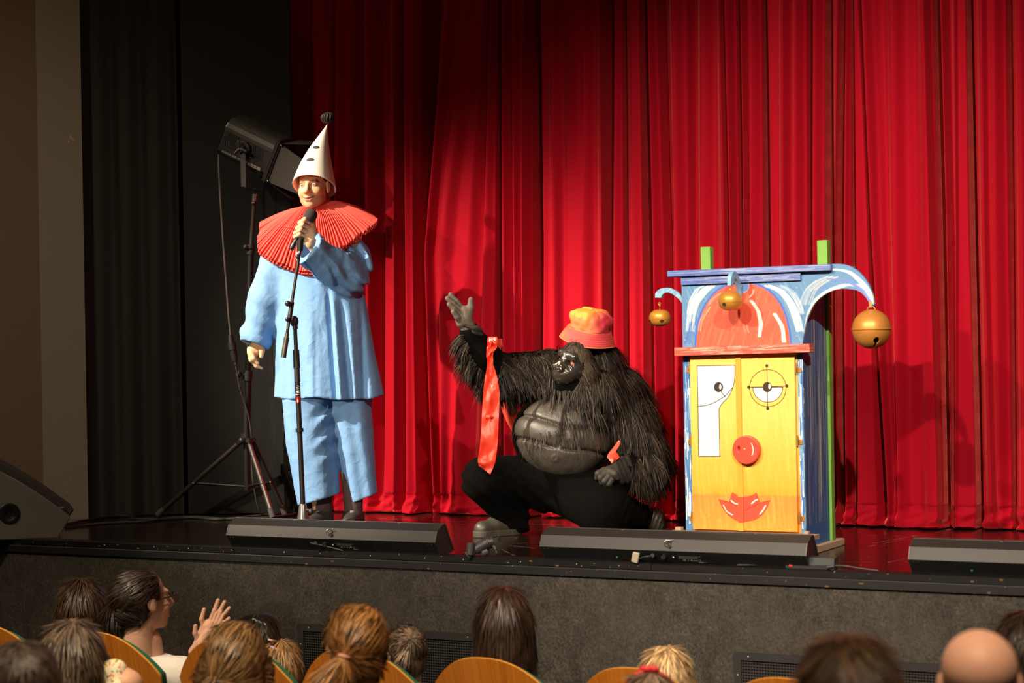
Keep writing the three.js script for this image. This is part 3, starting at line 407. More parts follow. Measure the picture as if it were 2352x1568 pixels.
    const d0 = P(1585, 812), d1 = P(1840, 1225);
    const gr = c.createLinearGradient(0, d0[1], 0, d1[1]); gr.addColorStop(0, 'rgba(244,196,92,1)'); gr.addColorStop(.35, 'rgba(247,199,100,1)'); gr.addColorStop(.55, 'rgba(246,184,76,1)'); gr.addColorStop(.74, 'rgba(246,172,56,1)'); gr.addColorStop(.79, 'rgba(245,160,48,1)'); gr.addColorStop(.80, 'rgba(238,140,58,1)'); gr.addColorStop(1, 'rgba(240,150,56,1)'); c.fillStyle = gr; c.fillRect(0, d0[1], TW, d1[1]);
    streaks(c, d0[0], d0[1], d1[0], d1[1], ['rgba(255,225,120,.10)', 'rgba(240,160,40,.08)', 'rgba(255,235,150,.07)'], 500, 130, 1.5, 61, 22);
    c.restore();
    const line = (pts, w = 1.5, col = '#3b2412') => { c.strokeStyle = col; c.lineWidth = w * SC; curve(c, pts); c.stroke(); };
    // left eye: a pale blue shape with a pupil
    const shape = (pts) => { c.beginPath(); pts.forEach((p, i) => { const q = P(...p); i ? c.lineTo(...q) : c.moveTo(...q); }); };
    const eye = [[1601, 840], [1688, 838.5], [1687, 870], [1682, 893], [1672, 912], [1658, 927], [1652, 938], [1651.5, 960], [1653, 1048], [1604.5, 1048], [1603, 950]];
    shape(eye); c.closePath(); c.fillStyle = '#d3dfe3'; c.fill(); c.save(); c.clip(); streaks(c, ...P(1600, 840), ...P(1690, 1050), ['rgba(150,205,225,.16)', 'rgba(235,240,240,.25)'], 200, 60, 2.2, 71, 12); c.restore();
    shape([[1601, 840], [1688, 838.5]]); c.strokeStyle = '#3b2412'; c.lineWidth = 1.4 * SC; c.stroke(); line([[1688, 838.5], [1687, 870], [1682, 893], [1672, 912], [1658, 927], [1652, 938], [1651.5, 960]]); shape([[1651.5, 960], [1653, 1048], [1604.5, 1048], [1603, 950], [1601, 840]]); c.stroke();
    line([[1603, 933], [1625, 930], [1648, 920], [1668, 906], [1682, 890]]); line([[1656, 899], [1660, 905], [1665, 911]]);
    circ(c, 1650, 889, 10.5, 12.5); c.fillStyle = '#3a2a1c'; c.fill(); circ(c, 1654, 888, 2.6, 6.5); c.fillStyle = '#fff'; c.fill();
    // right eye: a ring with cross hairs
    { const q = P(1763, 891); c.lineWidth = 1.5 * SC; c.strokeStyle = '#3b2412'; c.beginPath(); c.ellipse(q[0], q[1], 39 * SC * 1.06, 45 * SC * 0.92, 0, 0, 7); c.stroke(); const q2 = P(1763, 889); c.beginPath(); c.ellipse(q2[0], q2[1], 32 * SC * 1.06, 36 * SC * .93, 0, 0, Math.PI); c.closePath(); c.fillStyle = '#e9e8e0'; c.fill(); c.stroke(); }
    line([[1761, 840], [1762, 888], [1763, 938]]); line([[1719, 889], [1762, 888], [1807, 886]]); for (const [x, y] of [[1761, 840], [1763, 938], [1719, 889], [1807, 886]]) { circ(c, x, y, 3.4, 4); c.fillStyle = '#3a2a1c'; c.fill(); }
    circ(c, 1762, 889, 10.5, 12.5); c.fillStyle = '#3a2a1c'; c.fill(); circ(c, 1767, 887, 2.6, 6.5); c.fillStyle = '#fff'; c.fill();
    // lips
    const lip = [[1650, 1147], [1674, 1153], [1682, 1131], [1694, 1137], [1708, 1141], [1724, 1139], [1737, 1132], [1745, 1154], [1769, 1149]], low = [[1769, 1149], [1762, 1168], [1750, 1184], [1733, 1195], [1710, 1199], [1690, 1196], [1672, 1184], [1658, 1166], [1650, 1147]];
    c.beginPath(); [...lip, ...low].forEach((p, i) => { const q = P(...p); i ? c.lineTo(...q) : c.moveTo(...q); }); c.closePath(); c.fillStyle = '#f4523a'; c.fill();
    line([[1650, 1147], [1674, 1153], [1693, 1164], [1708, 1172], [1726, 1164], [1745, 1155], [1769, 1149]], 1.3, '#a02718'); line([[1674, 1153], [1678, 1142], [1682, 1131]], 1, '#a03a18'); line([[1682, 1131], [1694, 1138], [1708, 1141], [1724, 1139], [1737, 1132]], 1, '#a03a18'); line([[1737, 1132], [1741, 1143], [1745, 1154]], 1, '#a03a18');
    const shine = (pts, w) => { c.lineCap = 'round'; c.strokeStyle = '#fff3e6'; c.lineWidth = w * SC; curve(c, pts); c.stroke(); }; shine([[1679, 1149], [1686, 1155], [1697, 1158]], 3); shine([[1726, 1156], [1733, 1150], [1739, 1147]], 3); shine([[1661, 1160], [1669, 1174], [1682, 1182]], 2.4); shine([[1745, 1180], [1753, 1170], [1758, 1161]], 3);
  });
  const uvFront = (g) => { const p = g.attributes.position, u = new Float32Array(p.count * 2); for (let i = 0; i < p.count; i++) { u[2 * i] = (p.getX(i) - wx0) / (wx1 - wx0); u[2 * i + 1] = (p.getY(i) - wy0) / (wy1 - wy0); } g.setAttribute('uv', new THREE.BufferAttribute(u, 2)); return g; };
  const paint = M(0xffffff, 0.42, { map: front, bumpMap: rep(grain, 4, 8), bumpScale: 0.0004 });
  const cut = (pts, z, d) => { const g = extrude(pts.map(p => { const q = onZ(p[0], p[1], z); return [q.x, q.y]; }), d, { bevelEnabled: true, bevelSize: 0.0012, bevelThickness: 0.0012, bevelSegments: 1 }); g.translate(0, 0, z - d); return g; };
  // side wall paint
  const sideMap = canvasTex(512, 2048, (c, w, h) => { c.fillStyle = '#2d68a4'; c.fillRect(0, 0, w, h); const r = seeded(81); const cols = ['rgba(30,75,150,.5)', 'rgba(45,120,165,.45)', 'rgba(110,135,165,.4)', 'rgba(225,205,180,.35)', 'rgba(140,150,160,.35)', 'rgba(60,80,120,.35)']; for (let i = 0; i < 300; i++) { const x = r() * w, y = r() * h * 0.8, L = 150 + r() * 650; c.strokeStyle = cols[Math.floor(r() * cols.length)]; c.lineWidth = 3 + r() * 22; c.lineCap = 'round'; c.beginPath(); c.moveTo(x, y); c.lineTo(x + (r() - .5) * 20, Math.min(y + L, h * .9)); c.stroke(); } for (const [x, y0, y1, wd] of [[330, 700, 1750, 40], [150, 600, 1400, 26], [250, 200, 900, 22], [350, 1000, 1850, 26]]) { for (let k = 0; k < 9; k++) { c.strokeStyle = 'rgba(225,205,185,.42)'; c.lineWidth = 2 + r() * 9; c.beginPath(); c.moveTo(x + (r() - .5) * wd, y0 + r() * 200); c.lineTo(x + (r() - .5) * wd, y1 - r() * 300); c.stroke(); } } });
  const sidePaint = M(0xffffff, 0.5, { map: sideMap });
  const yLedge = Y(1700, 1222, ZF + 0.06), yDoor = Y(1700, 816), yShelf = Y(1700, 800);
  const sideGeo = (x, d) => { const g = box(x - d, x, 0.03, yTop, ZF - DEP, ZF - 0.012), p = g.attributes.position, uv = g.attributes.uv; for (let i = 0; i < p.count; i++) uv.setXY(i, 1 - (p.getZ(i) - ZF + DEP) / DEP, p.getY(i) / 1.25); return g; };
  part('side_panel', sideGeo(xr, 0.014), sidePaint, booth); part('side_panel', sideGeo(xl + 0.014, 0.014), sidePaint, booth);
  part('back_panel', box(xl + 0.014, xr - 0.014, 0.03, yTop, ZF - DEP, ZF - DEP + 0.01), sidePaint, booth);
  part('front_panel', uvFront(merge([box(xl, xr, yShelf - 0.03, yTop, ZF - 0.012, ZF), box(xl, X(1596, 1000), 0.03, yShelf, ZF - 0.012, ZF), box(X(1822, 1000), xr, 0.03, yShelf, ZF - 0.012, ZF), box(xl, xr, 0.03, yLedge, ZF - 0.012, ZF)])), paint, booth);
  // boards of the top
  const blueBoard = canvasTex(1024, 64, (c, w, h) => { c.fillStyle = '#5a78b8'; c.fillRect(0, 0, w, h); streaks(c, 0, 0, w, h, ['rgba(180,175,175,.35)', 'rgba(60,80,170,.4)', 'rgba(40,60,140,.3)', 'rgba(210,205,200,.3)', 'rgba(90,120,190,.4)'], 260, 180, 0.02, 91, 7); });
  const redBoard = canvasTex(1024, 64, (c, w, h) => { c.fillStyle = '#dc5442'; c.fillRect(0, 0, w, h); streaks(c, 0, 0, w, h, ['rgba(245,190,165,.5)', 'rgba(225,90,70,.4)', 'rgba(200,60,50,.3)', 'rgba(250,220,200,.45)'], 130, 120, -0.02, 92, 6); });
  const bm = M(0xffffff, 0.5, { map: blueBoard }), rm = M(0xffffff, 0.5, { map: redBoard });
  const plank = (a, b, t, z0, z1) => { // px ends of the upper front edge, thickness, front and back
    const p = onZ(...a, z0), q = onZ(...b, z0), L = p.distanceTo(q), e = q.clone().sub(p).normalize(), up = V(-e.y, e.x, 0), g = rbox(L, t, z0 - z1, 0.0025, 1); const uv = g.attributes.uv, pp = g.attributes.position; for (let i = 0; i < pp.count; i++) uv.setXY(i, pp.getX(i) / L + .5, pp.getY(i) / t + .5 + pp.getZ(i) * 0.4);
    return place(g, p.clone().add(q).multiplyScalar(.5).addScaledVector(up, -t / 2).add(V(0, 0, -(z0 - z1) / 2)), e, up, V(0, 0, 1)); };
  part('roof_board', plank([1532, 622], [1907, 606], 0.026, ZF + 0.03, ZF - DEP - 0.0), bm, booth);
  part('fascia_board', plank([1563, 637], [1838, 625], 0.033, ZF + 0.014, ZF), bm, booth);
  part('red_ledge', plank([1548, 798], [1859, 789], 0.036, ZF + 0.055, ZF), rm, booth);
  // horns
  const spline = (pts, n = 6) => new THREE.CatmullRomCurve3(pts.map(p => V(p[0], p[1], 0))).getPoints(pts.length * n).map(p => [p.x, p.y]);
  const outer = spline([[1838, 634], [1870, 616], [1907, 607], [1945, 609], [1972, 624], [1992, 648], [2003, 674], [2008, 700]]), inner = spline([[2000, 701], [1990, 684], [1974, 669], [1950, 663], [1922, 664], [1895, 675], [1873, 694], [1858, 720], [1849, 750], [1843, 790]]);
  part('horn', uvFront(cut([...outer, ...inner, [1840, 790]], ZF - 0.001, 0.016)), paint, booth, 'large blue horn curving out to the right');
  const hornMap = canvasTex(256, 256, (c, w, h) => { c.fillStyle = '#7fb2cf'; c.fillRect(0, 0, w, h); streaks(c, 0, 0, w, h, ['rgba(240,245,240,.6)', 'rgba(60,120,170,.5)', 'rgba(150,195,215,.5)', 'rgba(40,60,90,.25)'], 120, 90, 0.7, 95, 7); });
  const hm = M(0xffffff, 0.45, { map: hornMap });
  const arch = (S) => { // an arch of wood, s along the arm, from the wall outwards; unit square profile
    const o = spline([[0.04, 0.02], [0.10, 0.34], [0.28, 0.72], [0.55, 0.98], [0.80, 0.92], [0.97, 0.66], [1.0, 0.30]]), i = spline([[0.80, 0.28], [0.74, 0.52], [0.60, 0.66], [0.44, 0.58], [0.28, 0.34], [0.16, 0.10], [0.0, -0.45]]); const g = extrude([...o, ...i, [0, 0.0], [0, 0.1]].map(p => [p[0] * S[0], p[1] * S[1]]), 0.016, { bevelEnabled: true, bevelSize: 0.001, bevelThickness: 0.001, bevelSegments: 1 }); const uv = g.attributes.uv; for (let k = 0; k < uv.count; k++) uv.setXY(k, uv.getX(k) * 9, uv.getY(k) * 9); return g; };
  { const p = onZ(1573, 690, ZF); part('horn', place(arch([0.135, 0.058]), V(xl + 0.002, p.y, ZF - 0.02), V(-1, 0, 0), V(0, 1, 0), V(0, 0, -1)), hm, booth, 'small pale blue horn on the left side'); }
  const zc = ZF + 0.125, cx = X(1703, 668, ZF);
  { const p = onZ(1702, 668, ZF); part('horn', place(arch([0.125, 0.085]), V(cx + 0.008, p.y - 0.004, ZF + 0.014), V(0, 0, 1), V(0, 1, 0), V(-1, 0, 0)), hm, booth, 'curled horn standing out over the dome'); }
  // doors, their batten, nose and hinges
  const dz = ZF + 0.018, dl = X(1588, 1015, dz), dm = X(1699.5, 1015, dz), dr = X(1828, 1015, dz), y1 = Y(1700, 815, dz), y0 = Y(1700, 1217.5, dz);
  const doorL = part('door', uvFront(box(dl, dm - 0.001, y0, y1 - 0.004, dz - 0.016, dz)), paint, booth), doorR = part('door', uvFront(box(dm + 0.001, dr, y0, y1 + 0.002, dz - 0.016, dz)), paint, booth);
  const bat = M(LIN(0.82, 0.36, 0.03), 0.5); part('batten', box(dm - 0.012, dm + 0.011, y0 + 0.141, y1, dz, dz + 0.006), bat, doorR); part('batten', box(dm - 0.012, dm + 0.011, y0 - 0.002, y0 + 0.032, dz, dz + 0.006), bat, doorR); part('batten', box(dm - 0.012, dm + 0.011, y0 + 0.0335, y0 + 0.1395, dz, dz + 0.005), M(LIN(0.84, 0.085, 0.04), 0.45), doorR);
  { // nose: a wooden disc with a finger hole
    const p = onZ(1718, 1032, dz), R = 0.056, s = new THREE.Shape(); s.absarc(0, 0, R, 0, Math.PI * 2, false); const hole = (x, y, r, q) => { const k = new THREE.Path(); k.absellipse(x, y, r, q, 0, 6.2832, true); s.holes.push(k); }; hole(-0.031, 0.005, 0.009, 0.015);
    const g = new THREE.ExtrudeGeometry(s, { depth: 0.02, bevelEnabled: true, bevelSize: 0.004, bevelThickness: 0.004, bevelSegments: 3, curveSegments: 40 }); g.translate(p.x, p.y, dz + 0.004);
    const nose = part('nose', g, M(LIN(0.80, 0.075, 0.045), 0.35), doorR, 'round red wooden nose');
    part('hole_lining', box(p.x - 0.044, p.x - 0.018, p.y - 0.015, p.y + 0.024, dz, dz + 0.003), M(LIN(0.75, 0.3, 0.05), 0.6), nose); part('knob', ball([p.x - 0.004, p.y + 0.003, dz + 0.029], 0.0055, 1, 1, 0.7, 12), M(LIN(0.65, 0.33, 0.08), 0.4), nose);
    const arc = []; for (let k = 0; k <= 10; k++) { const a = mix(-0.75, 0.95, k / 10); arc.push([p.x + 0.012 + Math.cos(a) * 0.022, p.y + Math.sin(a) * 0.034, dz + 0.0285]); } part('painted_shine', tube(arc, 0.0022, 24, 6), M(LIN(0.95, 0.85, 0.75), 0.5), nose);
  }
  const brass = M(LIN(0.55, 0.27, 0.06), 0.4, { metalness: 0.5 });
  for (const [px, py, s] of [[1585, 845, -1], [1588, 1011, -1], [1591, 1187, -1], [1825, 845, 1], [1829, 1011, 1], [1834, 1187, 1]]) { const p = onZ(px, py, dz), g = [bar([p.x + s * 0.003, p.y - 0.022, dz - 0.002], [p.x + s * 0.003, p.y + 0.022, dz - 0.002], 0.0045), box(Math.min(p.x, p.x + s * 0.022), Math.max(p.x, p.x + s * 0.022), p.y - 0.018, p.y + 0.002, ZF, ZF + 0.004)]; const h = part('hinge', merge(g), brass, booth); part('screw', ball([p.x + s * 0.015, p.y - 0.008, ZF + 0.004], 0.0025, 1, 1, 0.5, 8), M(LIN(0.35, 0.35, 0.36), 0.3, { metalness: 1 }), h); }
  const scr = M(LIN(0.5, 0.5, 0.48), 0.4, { metalness: 0.7 }); for (const [px, py] of [[1830, 661], [1830, 772], [1574, 781], [1575, 745]]) { const p = onZ(px, py, ZF); part('screw', ball([p.x, p.y, ZF], 0.003, 1, 1, 0.5, 8), scr, booth); }
  // wooden step under the doors and the runners on the floor
  const wood = M(LIN(0.55, 0.39, 0.25), 0.7, { bumpMap: rep(grain, 2), bumpScale: 0.001 });
  part('front_step', box(X(1530, 1225, ZF + 0.08), X(1868, 1228, ZF + 0.08), yLedge - 0.022, yLedge - 0.004, ZF + 0.001, ZF + 0.085), wood, booth);
  part('step_block', box(X(1557, 1212), X(1570, 1212), yLedge - 0.004, yLedge + 0.01, ZF + 0.0, ZF + 0.03), wood, booth); part('step_block', box(xr + 0.004, xr + 0.024, yLedge - 0.004, yLedge + 0.01, ZF + 0.02, ZF + 0.04), wood, booth);
  for (const [x, s] of [[xr, 1], [xl, -1]]) { const g = rbox(0.045, 0.03, DEP + 0.13, 0.004); g.translate(x + s * 0.002, 0.015, ZF - DEP / 2 - 0.062); part('runner', g, wood, booth); }
  // green posts at the back
  const green = M(LIN(0.20, 0.42, 0.06), 0.55, { bumpMap: rep(grain, 1, 6), bumpScale: 0.001 });
  const zb = ZF - DEP - 0.024, postTop = onZ(1908, 551, zb).y;
  for (const [x, yt] of [[xr - 0.012, postTop], [onZ(1624, 580, zb).x, onZ(1624, 567, zb).y]]) { const g = rbox(0.046, yt - 0.03, 0.044, 0.003); g.translate(x, 0.03 + (yt - 0.03) / 2, zb); part('post', g, green, booth); }

  // bells
  const gold = M(LIN(0.62, 0.27, 0.035), 0.38, { metalness: 0.35 }), dark = M(LIN(0.02, 0.015, 0.01), 0.8), brassWire = M(LIN(0.65, 0.4, 0.12), 0.35, { metalness: 0.8 });
  { // large brass ball bell
    const c = onZ(2002, 756, ZF - 0.008), R = 0.0795, o = thing('jingle_bell', 'large brass ball bell hanging from the tip of the right horn', 'bell', c.toArray());
    const top = [], low = []; for (let k = 0; k <= 14; k++) { const a = k / 14 * Math.PI / 2; top.push(new THREE.Vector2(R * Math.cos(a), 0.002 + R * Math.sin(a))); }
    const lg = (pts) => { const g = new THREE.LatheGeometry(pts, 40); g.translate(c.x, c.y, c.z); return g; };
    const bm2 = M(LIN(0.60, 0.235, 0.045), 0.42, { metalness: 0.35 });
    part('upper_shell', lg(top), bm2, o);
    // lower shell with the keyhole slot
    const slot = (x, y, z) => { const vx = x, vz = z; const front = vx * -0.465 * -1 + 0; return front; };
    const g = solid(Object.assign((x, y, z) => { x -= c.x; y -= c.y; z -= c.z; const r = Math.hypot(x, y, z), sh = Math.abs(r - R + 0.0025) - 0.0025; const a = (x * 0.56 + z * 0.83), b = (x * 0.83 - z * 0.56); const key = a > 0 ? Math.min(Math.hypot(b, y + 0.045) - 0.0115, Math.max(Math.abs(b) - 0.0042, y + 0.045)) : Math.max(Math.abs(b) - 0.0042, y + 0.068); return Math.max(sh, y + 0.001, -key); }, { lo: [c.x - R, c.y - R, c.z - R], hi: [c.x + R, c.y, c.z + R] }), 0.0022, { lip: 3 });
    part('lower_shell', g, bm2, o); part('rim', lg([[R - 0.002, 0.004], [R + 0.0025, 0.003], [R + 0.003, 0], [R + 0.0025, -0.003], [R - 0.002, -0.004]].map(p => new THREE.Vector2(...p))), bm2, o);
    const t = []; for (let k = 0; k <= 12; k++) { const a = k / 12 * Math.PI; t.push([c.x + Math.cos(a) * 0.017, c.y + R - 0.004 + Math.sin(a) * 0.02, c.z]); } part('loop', tube(t, 0.0025, 24), brassWire, o);
    const p = onZ(2002, 697, ZF); part('hanger_tab', box(c.x - 0.006, c.x + 0.006, c.y + R + 0.01, c.y + R + 0.034, ZF - 0.001, ZF + 0.002), brassWire, o);
    part('clapper', ball([c.x, c.y - 0.05, c.z], 0.016), dark, o);
  }
  const small = (label, c, R, turn, hang) => {
    const o = thing('jingle_bell', label, 'bell', c.toArray());
    const pts = []; for (let k = 0; k <= 24; k++) { const a = -Math.PI / 2 + k / 24 * Math.PI, e = 0.72; pts.push(new THREE.Vector2(R * Math.sign(Math.cos(a)) * Math.abs(Math.cos(a)) ** e + (k === 0 || k === 24 ? 0 : 0), R * 0.78 * Math.sign(Math.sin(a)) * Math.abs(Math.sin(a)) ** 0.9)); }
    const g = new THREE.LatheGeometry(pts, 36); g.translate(c.x, c.y, c.z); part('body', g, gold, o);
    const ring = new THREE.TorusGeometry(R * 0.995, 0.0009, 6, 40); ring.rotateX(Math.PI / 2); ring.translate(c.x, c.y - R * 0.12, c.z); part('groove', ring, M(LIN(0.35, 0.13, 0.02), 0.6), o);
    for (const a of turn) { // painted slot: a dot with a tail, lying on the surface
      const nd = 20, S = (da, y) => { const k = Math.asin(clamp(y / (R * 0.78), -1, 1)); const rr = R * Math.abs(Math.cos(k)) ** 0.72 + 0.0007; return [c.x + Math.sin(a + da) * rr, c.y + y, c.z + Math.cos(a + da) * rr]; };
      part('painted_slot', sheet(8, 40, (u, v) => { const y = mix(-0.16, -0.76, v) * R; const w = Math.max(v < 0.5 ? 0.21 * Math.sqrt(Math.max(0.001, 1 - ((v - 0.25) / 0.25) ** 2)) : 0, v > 0.3 ? 0.085 : 0); return S((u - .5) * 2 * w, y); }), dark, o);
    }
    const t = [V(c.x, c.y + R * 0.76, c.z), V(c.x + 0.002, c.y + R * 0.76 + hang * 0.4, c.z), V(c.x - 0.003, c.y + R * 0.76 + hang * 0.7, c.z), V(c.x, c.y + R * 0.76 + hang, c.z)]; part('wire_hook', merge([tube(t, 0.0015, 20, 6), (() => { const q = new THREE.TorusGeometry(0.006, 0.0013, 6, 16); q.translate(c.x, c.y + R * 0.76 + hang * 0.75, c.z); return q; })()]), brassWire, o);
  };
  small('small gold bell hanging from the left horn of the booth', onZ(1515.5, 730, ZF - 0.028), 0.0465, [-0.85, 0.62], 0.034);
  small('small gold bell hanging in front of the red dome', onZ(1678, 691, zc - 0.01), 0.0515, [0.0 - 0.2, 2, 4], 0.018);
}

// ---------------------------------------------------------------- skin and heads
const SKIN = M(0xffffff, 0.5, { vertexColors: true, specularIntensity: 0.5, sheen: 0.2, sheenColor: LIN(0.5, 0.3, 0.2) });
const eR = right0.clone(), eU = V(0, 1, 0), eT = V(Math.sin(YAW), 0, Math.cos(YAW));           // picture right, up, towards the viewer
function frame(origin, yaw = 0, pitch = 0, roll = 0, s = 1) {                                  // own axes of a head or body: x its left, y up, z its face; yaw 0 faces the viewer
  const m = new THREE.Matrix4().makeBasis(eR, eU, eT).multiply(new THREE.Matrix4().makeRotationFromEuler(new THREE.Euler(pitch, yaw, roll, 'YXZ'))).multiply(new THREE.Matrix4().makeScale(s, s, s)); m.setPosition(...arr(origin)); return m;
}
function headField(o = {}) {
  const add = union(0.018, ell([0, 0.035, -0.018], [0.074, 0.076, 0.092]), ell([0, -0.03, 0.022], [0.059 * (o.jaw ?? 1), 0.082, 0.066]), ell([0, -0.072, 0.024], [0.05 * (o.jaw ?? 1), 0.042, 0.055]), ell([0, -0.098, 0.062], [0.024, 0.017, 0.02]), ell([0.034, -0.034, 0.056], [0.026, 0.022, 0.026]), ell([-0.034, -0.034, 0.056], [0.026, 0.022, 0.026]), cap([-0.034, 0.019, 0.073], [0.034, 0.019, 0.073], 0.011));
  const nose = union(0.008, cap([0, 0.010, 0.084], [0, -0.031, 0.106], 0.008, 0.0135), ell([0.0125, -0.036, 0.097], [0.009, 0.0075, 0.01]), ell([-0.0125, -0.036, 0.097], [0.009, 0.0075, 0.01]));
  const lips = union(0.004, cap([-0.021, -0.060, 0.081], [0, -0.0635, 0.0925], 0.004, 0.0055), cap([0.021, -0.060, 0.081], [0, -0.0635, 0.0925], 0.004, 0.0055), cap([-0.018, -0.069, 0.081], [0.018, -0.069, 0.081], 0.004), cap([-0.012, -0.0735, 0.087], [0.012, -0.0735, 0.087], 0.0055));
  const ear = s => union(0.006, ell([s * 0.076, -0.006, -0.008], [0.008, 0.031, 0.019]), ell([s * 0.075, -0.028, 0.0], [0.007, 0.012, 0.009]));
  const ears = [ear(1), ear(-1)], neck = o.neck === false ? null : cap([0, -0.06, -0.03], [0, -0.2, -0.05], 0.054, 0.06);
  const sock = [ell([0.031, 0.0, 0.088], [0.017, 0.009, 0.016]), ell([-0.031, 0.0, 0.088], [0.017, 0.009, 0.016])], eyes = [ell([0.030, 0.0, 0.068], [0.014, 0.0125, 0.014]), ell([-0.030, 0.0, 0.068], [0.014, 0.0125, 0.014])];
  const slit = union(0.002, cap([-0.031, -0.057, 0.080], [-0.012, -0.0665, 0.0965], 0.0018), cap([-0.012, -0.0665, 0.0965], [0.012, -0.0668, 0.0968], 0.0028), cap([0.012, -0.0668, 0.0968], [0.031, -0.057, 0.080], 0.0018));
  const smin = (a, b, k) => { const h = Math.max(k - Math.abs(a - b), 0); return Math.min(a, b) - h * h / (4 * k); };
  const f = (x, y, z) => { let d = add(x, y, z); for (const s of sock) { const c = -s(x, y, z); const h = Math.max(0.012 - Math.abs(d - c), 0); d = Math.max(d, c) + h * h / 0.048; } d = smin(d, nose(x, y, z), 0.010); d = smin(d, lips(x, y, z), 0.006); for (const e of eyes) d = Math.min(d, e(x, y, z)); for (const e of ears) d = smin(d, e(x, y, z), 0.006); d = Math.max(d, -slit(x, y, z)); if (neck) d = smin(d, neck(x, y, z), 0.02); return d; };
  f.lo = [-0.09, -0.21, -0.12]; f.hi = [0.09, 0.115, 0.125]; return f;
}
function faceColor(o = {}) {
  const skin = o.skin ?? [0.62, 0.34, 0.20], hair = o.hair ?? [0.07, 0.035, 0.015], lipc = o.lip ?? [0.5, 0.16, 0.11];
  return (x, y, z) => {
    let c = skin.slice(); const m = (t, k) => { for (let i = 0; i < 3; i++) c[i] = mix(c[i], t[i], k); }, ax = Math.abs(x);
    if (z > 0.02) {
      m([0.6, 0.2, 0.12], 0.35 * Math.exp(-(((ax - 0.036) / 0.018) ** 2 + ((y + 0.035) / 0.018) ** 2))); m([0.6, 0.2, 0.12], 0.3 * Math.exp(-((x / 0.014) ** 2 + ((y + 0.035) / 0.014) ** 2)));
      if (o.stubble) { const k = smooth(-0.045, -0.06, y) * smooth(0.15, 0.05, ax) * o.stubble; m([0.2, 0.12, 0.07], k * (0.36 + 0.16 * noise(x * 500, y * 500, z * 500)) * (Math.hypot(x, (y + 0.066) * 1.6) < 0.022 ? 0.35 : 1)); }
      const ly = -0.0668 + 0.0098 * smooth(0.008, 0.031, ax), up = y - ly; if (z > 0.065 && ax < 0.031) { const h = 0.0072 * (1 - (ax / 0.031) ** 2); if (up > -h * 1.25 && up < h) m(lipc, 0.85); if (Math.abs(up) < 0.0016) m([0.09, 0.02, 0.015], 0.9); }
      const by = 0.0195 - 0.010 * ((ax - 0.032) / 0.025) ** 2 + 0.002; if (ax > 0.010 && ax < 0.054 && Math.abs(y - by) < 0.0036) m(hair, 0.72);
      const ex = (ax - 0.0305) / 0.0145, ey = (y - 0.0) / 0.0042, e = ex * ex + ey * ey; if (z > 0.05 && e < 1.35) { m([0.07, 0.03, 0.02], 0.75); if (e < 0.9) { c = [0.62, 0.55, 0.5]; const ix = (ax - 0.0305 + (x > 0 ? 1 : -1) * (o.look ?? 0)); const ir = Math.hypot(ix, y - 0.001); if (ir < 0.0062) c = o.iris ?? [0.12, 0.17, 0.2]; if (ir < 0.0027) c = [0.01, 0.01, 0.01]; } if (y > 0.0022) m([0.05, 0.025, 0.015], 0.85); }
    }
    return c;
  };
}
function headGeo(o = {}) { const h = o.cell ?? 0.003, g = solid(headField(o), h, { color: faceColor(o) }); return g; }
const xf = (g, m) => g.clone().applyMatrix4(m);
function colored(g, c) { const n = g.attributes.position.count, a = new Float32Array(n * 3); for (let i = 0; i < n; i++) a.set(c, 3 * i); g.setAttribute('color', new THREE.BufferAttribute(a, 3)); return g; }
function mergeKeep(list) { return mergeGeometries(list.map(g => { const q = g.index ? g.toNonIndexed() : g; for (const k of Object.keys(q.attributes)) if (!['position', 'normal', 'uv', 'color'].includes(k)) q.deleteAttribute(k); return q; })); }

